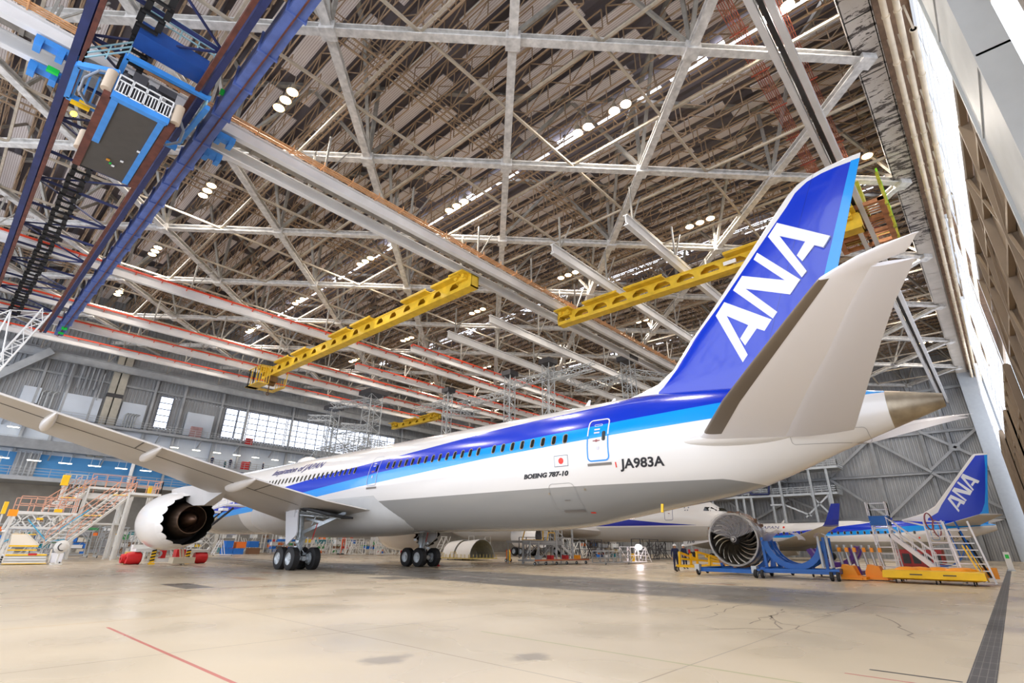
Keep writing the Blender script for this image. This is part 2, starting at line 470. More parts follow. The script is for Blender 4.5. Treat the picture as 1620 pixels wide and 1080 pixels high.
trim(MB().box(26.2, 27.9, 96.1, 96.6, 17.5, 19.2), mat('faded_pink_box', (176, 140, 140), .6, var=.2))
# catwalks
def catwalk(x0, x1, z, y=95.6, depth=1.4):
    m = MB(); m.box(x0, x1, y, y + depth, z - .45, z - .1); m.use(1); m.rail([(x0, y, z - .1), (x1, y, z - .1)], 1.05, .03, 1.8, 3)
    k = x0
    while k < x1: m.use(0).bar((k, 97, z - 1.6), (k, y, z - .4), .16); k += 6
    trim(m, [GREYST, GALV])
catwalk(-20, 70, 17.5, 95.4)
catwalk(-20, 21, 13.4, 95.2, 1.8)
m = MB(); m.box(-20, 21, 95.1, 95.3, 12.9, 14.2); trim(m, MESH)
m = MB(); m.box(-20, 118, 93.5, 97, 12.3, 12.8) if False else m.box(21, 118, 94.2, 97, 12.5, 13.0); m.rail([(21, 94.3, 13), (118, 94.3, 13)], 1.05, .03, 2, 3); trim(m, GREYST)
m = MB(); m.box(-20, 118, 90.5, 97, 8.5, 9.0); m.rail([(-20, 90.6, 9), (118, 90.6, 9)], 1.05, .03, 2, 3); trim(m, GREYST)
for k, x in enumerate((19.3, 35.5)):
    trim(MB().bar((x, 93.8, 9), (x, 93.8, 12.5), .35), WHITE)
for x in (2, 12, 22, 32, 42, 52, 62, 72): trim(MB().bar((x, 91, 0), (x, 91, 8.5), .5), OFFW)
# windows
def window(n, x0, x1, z0, z1, cols, rows, skip=()):
    f = MB()
    for i in range(cols + 1):
        x = x0 + (x1 - x0) * i / cols; f.box(x - .05, x + .05, 96.85, 97, z0, z1)
    for j in range(rows + 1):
        z = z0 + (z1 - z0) * j / rows; f.box(x0, x1, 96.85, 97, z - .05, z + .05)
    o = struct('window_%d' % n, f, mat('window_frame_grey', (92, 96, 106), .5))
    g = MB().box(x0, x1, 97.02, 97.06, z0, z1); obj('pane', g, DAY, o)
window(1, 21.0, 22.85, 18.3, 23.35, 1, 5)
window(2, WX0, 33.1, 18.3, 23.35, 1, 5)
window(3, 33.25, 34.9, 18.3, 23.35, 1, 5)
xs = [35.0, 42.2, 50.6, 59, WX1]
for i in range(4): window(4 + i, xs[i] + .12, xs[i + 1] - .12, 18.3, 23.35, 4, 5)

# ================================================================== side wall far behind the small jet
w = MB(); corr_y(w, 118, -4, 97, 0, 38.5, .62, .14)
struct('wall_right', w, CORRD)
t = MB()
for y in (3.5, 7.2, 15, 23, 31.2, 38.6, 47, 55, 63, 71, 79, 87): t.ibeam((117.6, y, 0), (117.6, y, 38), .55 if y in (7.2, 23) else .4, .5)
for z in (6.6, 14.1, 21, 28.5): t.ibeam((117.5, -2, z), (117.5, 96, z), .4, .5)
trim(t, GREYST)
t = MB()
for y0, z0, y1, z1 in ((7.2, 14.1, 15, 20.8), (15, 6.7, 23, 13.9), (7.2, 13.6, 15, 6.9), (15, 20.8, 23, 14.4), (3, 18, 7.2, 14.5), (3, 18, -1.5, 21.5), (3, 18, 7.2, 21.2), (3, 18, -1.5, 14.5),
                       (-1.5, 7, 7.2, 14), (23, 6.8, 31.2, 10.9), (31.2, 10.5, 38.6, 6.8), (23, 14.3, 31, 20.6), (39, 14.3, 31, 20.6), (7.2, 28, 15, 21.3), (23, 28, 15, 21.3), (39, 7, 47, 14), (55, 7, 47, 14)):
    t.bar((117.2, y0, z0), (117.2, y1, z1), .42)
t.box(117, 117.4, 2.3, 3.8, 17.4, 18.6)
trim(t, GREYST)
# docking galleries on the side wall
def gallery(x, y0, y1, z, d=3.0, posts=()):
    m = MB(); m.box(x, x + d, y0, y1, z - .5, z - .1); m.rail([(x, y0, z - .1), (x, y1, z - .1)], 1.1, .05, 1.2, 3)
    m.rail([(x, y0, z - .1), (x + d, y0, z - .1)], 1.1, .05, 1.2, 3)
    for y in posts: m.ibeam((x + .3, y, 0 if z < 12 else 6), (x + .3, y, z - .3), .4, .4)
    return m
trim(gallery(112.5, 21.5, 52, 11.4, 4.5, (23, 25.6, 31, 37, 38.5, 45)), GALV)
trim(gallery(112, 20.4, 33, 16.0, 4.5, (22.5, 25.5, 31)), GALV)
trim(gallery(112.5, 30.8, 60, 14.2, 4.0, (33, 40)), GALV)
m = MB()
for y0, z0, y1, z1 in ((23, 6.9, 26, 11), (23, 10.8, 27.5, 7), (31, 9.4, 26.5, 7.2), (31, 9.4, 33.5, 9.4)): m.bar((112.8, y0, z0), (112.8, y1, z1), .3)
trim(m, GALV)
fr = MB()
fr.path([(111.9, 32.8, 13.6), (111.9, 36.6, 13.7), (111.9, 36.6, 11.5), (111.9, 33.2, 11.4), (111.9, 32.8, 13.6)], .22)
obj('bumper_frame', fr, NAVY, label='dark blue padded rectangular frame on the grey docking gallery above the small jet', cat='frame')

# ================================================================== door wall on the right
DOORB = mat('door_beige', (146, 128, 106), .6, var=.12, scale=.6)
DOORG = mat('door_grey', (186, 188, 186), .55, var=.08, scale=.6)
def flaky():
    m, g = nmat('flaking_paint_girder', .7)
    v = g.scalevec(g.co, (1.2, .35, 1)); a = g.noise(v, 1.9, 8, .75, .4); b = g.noise(g.co, .12, 2)
    k = g.gt(a, g.ramp(b, .3, .7, .62, .5))
    k2 = g.math('MULTIPLY', k, g.math('LESS_THAN', g.x, 60.))
    c = g.mix(g.noise(g.co, .6, 5), lin((150, 140, 128)), lin((196, 188, 178)))
    g.put(g.bs.inputs['Base Color'], g.mix(k2, c, lin((64, 56, 50))))
    return m
t = MB(); t.box(-12, 118, -1.85, -.45, 30, 30.12); t.box(-12, 118, -1.9, -1.8, 30, 33); t.box(-12, 118, -.5, -.4, 30, 33)
for i in range(26): t.box(-12 + i * 5, -11.92 + i * 5, -1.8, -.5, 30, 33)
trim(t, flaky())
RAILP = mat('door_track_cream', (206, 190, 164), .55, var=.18, scale=1)
for k, (y, x0, x1) in enumerate(((-2.3, 8, 118), (-2.85, 8, 118), (-3.35, 30, 118), (-3.9, 50, 118), (-4.45, 62, 118))):
    t = MB(); t.tube((x0, y, 29), (x1, y, 29), .16, 10)
    i = x0
    while i < x1: t.tube((i, y, 29), (i + .12, y, 29), .2, 10); t.bar((i, y, 29), (i, y, 31), .1); i += 4
    trim(t, RAILP, True)
trim(MB().box(-12, 118, -6.5, -2.0, 31.2, 31.5), mat('brown_soffit', (126, 98, 74), .8, var=.3))
trim(MB().box(-12, 118, -6.6, -6.3, 28.6, 38.5), DOORB)
# corner column
trim(MB().box(114.5, 118, -3.2, -.4, 0, 30), mat('light_grey_column', (150, 155, 160), .5, var=.05))
NW = [8]
def leaf(x0, x1, y, zg=(20.5, 28.6)):
    """one sliding door leaf: lower sheeting with steel frame, upper daylight glazing"""
    f = MB(); f.box(x0, x1, y - .62, y - .55, 0, zg[0])            # sheeting on the outer side
    nb = max(2, round((x1 - x0) / 5.5))
    for i in range(nb + 1):
        x = x0 + (x1 - x0) * i / nb; w = .28 if 0 < i < nb else .5
        f.use(0).box(x - w / 2, x + w / 2, y - .55, y - .1, 0, zg[0]); f.use(1).box(x - .09, x + .09, y - .2, y - .12, zg[0], zg[1] + .2)
    f.use(0)
    for z in (.5, 4.2, 8.2, 12.2, 16.2, 20.2, zg[0]):
        if z <= zg[0]: f.box(x0, x1, y - .5, y - .2, z - .14, z + .14)
    for i in range(nb):
        xa = x0 + (x1 - x0) * i / nb; xb = x0 + (x1 - x0) * (i + 1) / nb
        for j, (za, zb) in enumerate(((.5, 8.2), (8.2, 16.2), (16.2, 23.2))):
            if zb > zg[0]: continue
            p, q = ((xa, za), (xb, zb)) if (i + j) % 2 else ((xb, za), (xa, zb))
            f.bar((p[0], y - .25, p[1]), (q[0], y - .25, q[1]), .14)
    f.use(1); f.box(x0, x1, y - .4, y - .05, zg[1], zg[1] + .4)
    z = zg[0]
    while z < zg[1]: f.box(x0, x1, y - .2, y - .12, z - .05, z + .05); z += 1.25
    n = NW[0]; NW[0] += 1
    o = struct('door_%d' % (n - 7), f, [DOORB, WHITE])
    g = MB().box(x0 + .1, x1 - .1, y - .24, y - .21, zg[0] + .15, zg[1]); obj('glazing', g, DAY, o)
leaf(7.5, 20.6, -5.0, (24, 31)); leaf(26.5, 56, -3.6, (23.2, 31)); leaf(56, 73, -3.05, (15.5, 30)); leaf(73, 92, -2.75, (15, 28)); leaf(92, 112, -2.4, (16, 25))
t = MB(); t.box(20.9, 26.3, -4.5, -3.62, 0, 31)
for z in (6, 12, 18, 24): t.box(20.8, 26.4, -4.5, -3.56, z, z + .1)
t.box(26.2, 26.4, -4.5, -3.5, 0, 31); t.box(20.8, 21.0, -4.5, -3.5, 0, 31)
trim(t, DOORG)
trim(MB().box(30, 100, -2.12, -2.04, .02, .1).box(8, 100, -2.9, -2.8, .02, .1), GALV)
for x, z in ((25.5, 10), (40, 8.5)):
    pass

# ================================================================== roof
def deck_mat():
    m, g = nmat('roof_deck', .8)
    c = g.mix(g.noise(g.scalevec(g.co, (1, .1, 1)), .8, 4), lin((88, 82, 86)), lin((124, 116, 118)))
    g.put(g.bs.inputs['Base Color'], c); return m
d = MB(); SKY = (31.7, 59.2, 87.0); sg = [-20]
for s_ in SKY: sg += [s_ - .35, s_ + .35]
sg.append(118)
for a0, a1 in zip(sg[::2], sg[1::2]):
    n = int((a1 - a0) / .5)
    v = []; f = []
    for i in range(n + 1):
        x = a0 + (a1 - a0) * i / n; z = 38.5 + (0 if i % 2 else -.16)
        v += [(x, -6.5, z), (x, 98, z)]
        if i: f.append((2 * i - 2, 2 * i - 1, 2 * i + 1, 2 * i))
    d.add(v, f)
struct('ceiling', d, deck_mat())
for k, x in enumerate(SKY):
    g = MB(); y = -4
    while y < 97:
        g.box(x - .55, x + .55, y, y + 3.2, 38.0, 38.06); y += 4.1 if k == 0 else 5.3
    fr = MB(); 
    for y in range(-6, 98, 4): fr.box(x - .6, x + .6, y, y + .3, 38.07, 38.2)
    o = struct('window_%d' % (20 + k), fr, DARKST); obj('pane', g, DAYR, o)
BEIGE = mat('roof_panel_beige', (172, 158, 148), .75, var=.12, scale=.5)
def ribbed():
    m, g = nmat('ribbed_beige', .75)
    f = g.gt(g.math('FRACT', g.math('MULTIPLY', g.x, 6.)), .86)
    c = g.mix(g.noise(g.co, .4, 3), lin((208, 200, 197)), lin((226, 219, 216)))
    g.put(g.bs.inputs['Base Color'], g.mix(f, c, lin((120, 92, 74)))); return m
RIB = ribbed()
x = -18.6; k = 0
while x < 117:
    SW = 1.25 if x < 33 else .7
    if min(abs(x + .5 - s_) for s_ in SKY) > 1.3:
        p = MB(); off = (k % 3) * 2.2
        y = -5 + off
        while y < 96:
            y1 = min(y + 11.5, 97); p.box(x, x + SW, y, y1, 37.0, 37.1); y += 13.8
        trim(p, RIB)
    j = MB()
    for y in range(-4, 97, 16):
        j.flat((x + SW + .2, y, 36.7), (x + SW + .2, y + 15.6, 36.7), 1.9, 2.3, .045, .8)
        if x < 33: j.flat((x - .25, y + 3, 35.6), (x - .25, y + 13, 35.6), 1.5, 2.0, .035, .8)
    if min(abs(x + SW + .2 - s_) for s_ in SKY) > .9: trim(j, TAN)
    x += 2.3 if x < 33 else 1.75; k += 1
# diagonal main trusses: x - y = c and x + y = c
def clip(sgn, c):
    pts = []
    if sgn < 0:   # x - y = c
        y0 = max(-1., -19 - c); y1 = min(96.5, 117.5 - c)
        return ((c + y0, y0), (c + y1, y1)) if y1 > y0 + 3 else None
    y0 = max(-1., c - 117.5); y1 = min(96.5, c + 19)
    return ((c - y0, y0), (c - y1, y1)) if y1 > y0 + 3 else None
UPST = mat('upper_truss_shaded', (150, 146, 138), .65, var=.25)  # grey set darker to stand in for shade high in the roof
for sgn, c0 in ((-1, 1.0), (1, 30.6)):
    for i in range(-9, 15):
        c = c0 + 15.7 * i; q = clip(sgn, c)
        if not q: continue
        (xa, ya), (xb, yb) = q; t = MB()
        zz = 0 if sgn < 0 else .03
        t.ibeam((xa, ya, 30 + zz), (xb, yb, 30 + zz), .55, .5, .09)
        t.use(1).bar((xa, ya, 37.5 + zz), (xb, yb, 37.5 + zz), .35); u = MB()
        # nodes
        L = hypot(xb - xa, yb - ya); dx, dy = (xb - xa) / L, (yb - ya) / L
        # first node: where the other family crosses
        if sgn < 0: ys = [(30.6 + 15.7 * k - c) / 2 for k in range(-9, 18)]
        else: ys = [(c - (1.0 + 15.7 * k)) / 2 for k in range(-12, 12)]
        ns = sorted(y_ for y_ in ys if -1 <= y_ <= 96.5)
        P = lambda y_, z: ((c + y_ if sgn < 0 else c - y_), y_, z)
        for a_, y_ in enumerate(ns):
            if sgn < 0: t.bar(P(y_, 30.3), P(y_, 37.3), .26); t.use(0).cbox(P(y_, 29.9), (.9, .9, .7), pi / 4).use(1)
            if a_ < len(ns) - 1:
                y2 = ns[a_ + 1]; ym = (y_ + y2) / 2
                if sgn < 0 or (a_ + i) % 2: t.bar(P(y_, 30.35), P(ym, 37.2), .24); t.bar(P(y2, 30.35), P(ym, 37.2), .24)
        trim(t, [STEEL, UPST])
BRC = mat('bracing_cream', (172, 160, 142), .65, var=.2)
for i in range(-1, 12):
    y = 10.9 + 7.85 * (i - 1)
    if -1 < y < 96: trim(MB().bar((-19, y, 30.1), (117.5, y, 30.1), .17), BRC)
for i in range(-3, 15):
    x = 11.8 + 7.85 * i
    if -19 < x < 117: trim(MB().bar((x, -1, 30.25), (x, 96, 30.25), .17), BRC)
# inspection catwalks in the roof
for x in (12.5, 27.8, 45.8, 64, 82):
    m = MB(); m.bar((x, -2, 33), (x, 96, 33), .12); m.bar((x + .9, -2, 33), (x + .9, 96, 33), .12)
    for k in range(98): m.bar((x, -2 + k, 33), (x + .9, -2 + k, 33), .07)
    m.rail([(x, -2, 33.1), (x, 96, 33.1)], 1, .03, 2.2, 2); m.rail([(x + .9, -2, 33.1), (x + .9, 96, 33.1)], 1, .03, 2.2, 2)
    trim(m, TAN)
for y in (25.0, 50, 80):
    m = MB(); m.bar((-19, y, 33.8), (117, y, 33.8), .12); m.bar((-19, y + .9, 33.8), (117, y + .9, 33.8), .12)
    for k in range(136): m.bar((-19 + k, y, 33.8), (-19 + k, y + .9, 33.8), .06)
    m.rail([(-19, y, 33.9), (117, y, 33.9)], 1, .03, 2.2, 2); m.rail([(-19, y + .9, 33.9), (117, y + .9, 33.9)], 1, .03, 2.2, 2)
    trim(m, TAN)

for y, x0 in ((4.6, 22), (2.35, 25)):
    m = MB()
    for k in range(7): m.bar((x0 - 2 * (k % 2), y + .13 * k - .4, 31.9 + .08 * (k % 3)), (60, y + .13 * k - .4, 32), .045)
    for k in range(9): m.bar((x0 + 4 * k, y - .6, 31.8), (x0 + 4 * k, y + .6, 31.8), .08)
    trim(m, mat('rust_red_cables', (150, 70, 50), .7, var=.3))
# ================================================================== aircraft
W_ = (226, 223, 219)
AC_WHITE = mat('aircraft_white', W_, .22, coat=.4)
AC_GREY = mat('wing_grey', (180, 176, 172), .38, var=.05, scale=.6)
AC_GREYD = mat('wing_panel_grey', (168, 163, 156), .4, var=.08, scale=1)
LEMETAL = mat('leading_edge_metal', (128, 116, 102), .42, .55)
METAL = mat('bare_metal', (186, 178, 164), .28, .9, var=.12, scale=3)
CONE = mat('apu_cone_metal', (168, 156, 136), .34, .85, var=.3, scale=2.2)
HOT = mat('burnt_nozzle', (118, 96, 80), .35, .9, var=.25, scale=4)
DUCT_DARK = mat('dark_duct', (38, 34, 32), .55)  # near-black lining of the engine ducts and tail cone outlet
GLASS = mat('dark_window_glass', (34, 36, 30), .1)
TYRE = mat('tyre_rubber', (30, 30, 32), .65)
HUB = mat('wheel_hub_grey', (196, 202, 206), .35, .3)
STRUT = mat('landing_gear_grey', (188, 196, 202), .35, .3, var=.2, scale=6)
INK = mat('black_lettering', (24, 26, 34), .4)
INKB = mat('navy_lettering', (38, 40, 110), .4)
REDM = mat('mark_red', (226, 48, 24), .4)
C_D, C_L, C_W, C_G = lin((0, 50, 190)), lin((0, 150, 236)), lin(W_), lin((146, 145, 142))

def dens(secs, step=.6):
    """Catmull-Rom refinement of (s, ...) rows"""
    out = []
    n = len(secs)
    for i in range(n - 1):
        p0, p1, p2, p3 = secs[max(i - 1, 0)], secs[i], secs[i + 1], secs[min(i + 2, n - 1)]
        k = max(2, int((p2[0] - p1[0]) / step)) if p2[0] - p1[0] < 20 else 12
        for j in range(k):
            t = j / k; row = [p1[0] + (p2[0] - p1[0]) * t]
            h = p2[0] - p1[0]
            for c in range(1, len(p1)):
                m1 = (p2[c] - p0[c]) / max(p2[0] - p0[0], 1e-6) * h; m2 = (p3[c] - p1[c]) / max(p3[0] - p1[0], 1e-6) * h
                d = p2[c] - p1[c]
                if d == 0: m1 = m2 = 0
                else:
                    m1 = max(min(m1 / d, 3), 0) * d if i else m1; m2 = max(min(m2 / d, 3), 0) * d
                row.append((2 * t ** 3 - 3 * t * t + 1) * p1[c] + (t ** 3 - 2 * t * t + t) * m1 + (-2 * t ** 3 + 3 * t * t) * p2[c] + (t ** 3 - t * t) * m2)
            out.append(tuple(row))
    out.append(tuple(secs[-1])); return out

class Plane:
    """local frame: x = athwart, s = metres aft of the nose tip, z = up; dirn +1 = nose towards +Y"""
    def __init__(p, root, s0, dirn, secs):
        p.root = root; p.s0 = s0; p.d = dirn; p.secs = dens(secs)
    def P(p, x, s, z): return (x, -p.d * (s - p.s0), z)
    def sec(p, s):
        S = p.secs
        if s <= S[0][0]: return S[0][1:]
        for a, b in zip(S, S[1:]):
            if a[0] <= s <= b[0]:
                t = (s - a[0]) / (b[0] - a[0]); return tuple(a[i] + (b[i] - a[i]) * t for i in (1, 2, 3))
        return S[-1][1:]
    def skin(p, s, z, off=.012, side=-1):
        zc, rz, rx = p.sec(s); t = max(-1, min(1, (z - zc) / rz))
        x = rx * sqrt(1 - t * t)
        nx, nz = x / (rx * rx), (z - zc) / (rz * rz); L = hypot(nx, nz) or 1
        return p.P(side * (x + off * nx / L), s, z + off * nz / L)
    def fuselage(p, s0, s1, m, n=72, name='fuselage', parent=None):
        rings = [[p.P(q[3] * cos(2 * pi * i / n), q[0], q[1] + q[2] * sin(2 * pi * i / n)) for i in range(n)] for q in p.secs if s0 <= q[0] <= s1]
        return obj(name, MB().loft(rings), m, parent or p.root, smooth=True)
    def decal(p, name, polys, m, off=.014, parent=None):
        """polys: (verts(s,z), faces)"""
        mb = MB()
        for v, f in polys: mb.add([p.skin(a, b, off) for a, b in v], f)
        return obj(name, mb, m, parent or p.root)
    def band(p, s0, s1, z0, z1, w, r=.18, zsplit=None, rn=5):
        """closed rounded outline strip in (s,z)"""
        pts = []
        for cx, cz, a in ((s1 - r, z1 - r, 0), (s0 + r, z1 - r, 90), (s0 + r, z0 + r, 180), (s1 - r, z0 + r, 270)):
            for k in range(rn + 1):
                t = radians(a + 90 * k / rn); pts.append(((cx, cz), t))
        full = []
        n = len(pts)
        for i in range(n):
            (c, t), (c2, t2) = pts[i], pts[(i + 1) % n]
            o = [(c[0] + rr * cos(t), c[1] + rr * sin(t)) for rr in (r - w, r)]; full.append(o)
            o2 = [(c2[0] + rr * cos(t2), c2[1] + rr * sin(t2)) for rr in (r - w, r)]
            if c != c2:
                for k in range(1, 8): full.append([(o[j][0] + (o2[j][0] - o[j][0]) * k / 8, o[j][1] + (o2[j][1] - o[j][1]) * k / 8) for j in (0, 1)])
        v = [q for o in full for q in o]; m = len(full)
        f = [(2 * i, 2 * i + 1, (2 * i + 3) % (2 * m), (2 * i + 2) % (2 * m)) for i in range(m)]
        if zsplit is None: return [(v, f)]
        up = [q for q in f if sum(v[i][1] for i in q) / 4 > zsplit]; lo = [q for q in f if q not in up]
        return [(v, up)], [(v, lo)]
    def rrect(p, s, z, w, h, r, lean=0., n=4):
        v = []
        for cx, cz, a in ((w / 2 - r, h / 2 - r, 0), (-w / 2 + r, h / 2 - r, 90), (-w / 2 + r, -h / 2 + r, 180), (w / 2 - r, -h / 2 + r, 270)):
            for k in range(n + 1):
                t = radians(a + 90 * k / n); v.append((s + cx + r * cos(t) + lean * (cz + r * sin(t)), z + cz + r * sin(t)))
        return (v, [tuple(range(len(v)))])
    def surface(p, name, st, m, side=-1, xdir=True, flatf=None, n=9, parent=None, mirror=1.):
        """st rows: (t, sLE, sTE, zLE, zTE, thick)"""
        rings = []
        for t, le, te, zl, zt, th in st:
            up = []; lo = []
            for i in range(n + 1):
                u = (1 - cos(pi * i / n)) / 2
                y = th * (te - le) * 5 * (.2969 * sqrt(u) - .126 * u - .3516 * u * u + .2843 * u ** 3 - .1036 * u ** 4)
                s_ = le + (te - le) * u; z_ = zl + (zt - zl) * u
                up.append(p.P(side * t, s_, z_ + y * 1.1)); lo.append(p.P(side * t, s_, z_ - y * .9))
            rings.append(up + lo[::-1][1:-1])
        return obj(name, MB().loft(rings), m, parent or p.root, smooth=True)

def livery(name, s0, d, dark_top, light_top, light_bot, grey, extra=None, cols=None, swap=False):
    m, g = nmat(name, .2)
    g.bs.inputs['Coat Weight'].default_value = .5; g.bs.inputs['Coat Roughness'].default_value = .05
    s = g.math('ADD', g.math('MULTIPLY', g.y, -d), s0)
    c = g.mix(g.gt(g.curve(s, grey, 0, 10), g.z), C_W, C_G)
    if extra: c = extra(g, s, c)
    lb = g.gt(g.z, g.curve(s, light_bot, 0, 10)); lt = g.gt(g.z, g.curve(s, light_top, 0, 10))
    dt = g.math('LESS_THAN', g.z, g.curve(s, dark_top, 0, 14))
    c = g.mix(g.math('MULTIPLY', lb, dt), c, C_L)
    c = g.mix(g.math('MULTIPLY', g.math('MULTIPLY', lt, lb), dt), c, C_D)
    g.put(g.bs.inputs['Base Color'], c)
    return m

# ---------------------------------------------------------------- the large twin jet
A_X, B_Y = 21.787, 67.608
r787 = thing('passenger_jet', 'large white jet with blue stripes filling the hangar, marked JA983A', 'airplane', (A_X, B_Y - 34, 0))
S7 = [(0, 4.25, .02, .02), (.3, 4.27, .55, .6), (1, 4.35, 1.05, 1.15), (2, 4.55, 1.6, 1.7), (3.5, 4.8, 2.25, 2.2), (5, 5.0, 2.6, 2.55), (7, 5.12, 2.85, 2.78), (10, 5.182, 2.953, 2.885), (50, 5.182, 2.953, 2.885),
      (53, 5.27, 2.87, 2.83), (55, 5.42, 2.72, 2.68), (57, 5.56, 2.54, 2.42), (60.3, 5.66, 2.13, 1.9), (62, 5.79, 1.73, 1.5), (64, 5.96, 1.14, 1.05), (65.65, 6.06, .66, .66), (67.17, 6.14, .22, .22)]
p = Plane(r787, 34, 1, S7)
def ex787(g, s, c):
    # pale wing-body fairing ahead of a slanting line
    k = g.math('LESS_THAN', s, g.math('SUBTRACT', 42.4, g.math('MULTIPLY', g.z, .93)))
    k = g.math('MULTIPLY', k, g.math('LESS_THAN', g.z, 4.35)); k = g.math('MULTIPLY', k, g.gt(s, 17.))
    return g.mix(k, c, lin((200, 199, 196)))
LIV7 = livery('jet_livery', 34, 1,
    [(8, 4.4), (12, 4.6), (22, 5.3), (26.6, 5.67), (31.4, 6.09), (36, 6.36), (39.6, 6.6), (43.2, 6.87), (46.3, 7.12), (48.5, 7.31), (51, 7.45), (53, 7.52), (55.1, 7.64), (56, 7.86), (56.8, 8.2), (58, 10), (67, 13)],
    [(8, 3.9), (12, 4.0), (22, 4.55), (29.7, 5.06), (38.7, 5.72), (43.8, 5.98), (48, 6.24), (52.1, 6.4), (54.5, 6.5), (57.2, 6.67), (60.5, 6.89), (65.7, 7.1)],
    [(8, 3.5), (13, 3.65), (22, 4.07), (31.7, 4.65), (37.6, 5.03), (44, 5.41), (48.2, 5.66), (52.3, 5.82), (55.8, 6.0), (57.9, 6.11), (60, 6.22), (65.7, 6.6)],
    [(0, 3.9), (17, 3.98), (39, 4.0), (60, 3.98), (62, 3.6), (67, 2)], ex787)
p.fuselage(0, 65.66, LIV7)
cone = MB(); rings = [[p.P(q[3] * cos(2 * pi * i / 40), q[0], q[1] + q[2] * sin(2 * pi * i / 40)) for i in range(40)] for q in p.secs if q[0] >= 65.64]
cone.loft(rings, True, False); cone.use(1); e = [p.P(.19 * cos(2 * pi * i / 40), 66.4, 6.1 + .19 * sin(2 * pi * i / 40)) for i in range(40)]
cone.loft([rings[-1], e], True, True)
obj('exhaust_cone', cone, [CONE, DUCT_DARK], r787, smooth=True)['label'] = 'bare brushed metal tail cone'
# wing to body fairing
rings = []
for s_, w_, zb in ((18.5, 2.2, 2.5), (20, 2.65, 2.3), (22, 3.05, 2.08), (25, 3.32, 1.97), (29, 3.4, 1.93), (33, 3.3, 1.95), (36, 3.05, 2.02), (38.5, 2.72, 2.15), (40.5, 2.2, 2.32)):
    ring = []
    for i in range(28):
        t = pi + pi * i / 27; cx, cz = cos(t), sin(t)
        ring.append(p.P(w_ * (abs(cx) ** .75) * (1 if cx > 0 else -1), s_, 4.2 + (4.2 - zb) * -(abs(cz) ** .8)))
    rings.append(ring + [p.P(w_ * .5, s_, 4.4), p.P(-w_ * .5, s_, 4.4)])
obj('belly_fairing', MB().loft(rings), mat('fairing_grey', (184, 184, 182), .32, var=.04), r787, smooth=True)

# wings, engines and gear on both sides
WING = [(1.5, 25.2, 38.0, 3.4, 3.42, .12), (3, 26.0, 38.1, 3.55, 3.5, .115), (6, 27.8, 38.5, 4.05, 3.82, .11), (9.5, 30.1, 38.5, 4.6, 4.5, .105), (13, 32.5, 39.35, 5.2, 5.08, .1), (16, 34.7, 40.3, 5.6, 5.58, .1),
        (19.2, 37.0, 41.8, 6.0, 5.97, .095), (22, 39.0, 42.9, 6.4, 6.38, .09), (26, 42.2, 45.2, 6.85, 6.85, .085), (28.5, 45.3, 47.6, 7.15, 7.15, .08), (30.05, 48.6, 49.2, 7.3, 7.3, .06)]
def wz(t):
    for a, b in zip(WING, WING[1:]):
        if a[0] <= t <= b[0]:
            k = (t - a[0]) / (b[0] - a[0]); return tuple(a[i] + (b[i] - a[i]) * k for i in range(1, 6))
    return WING[-1][1:]
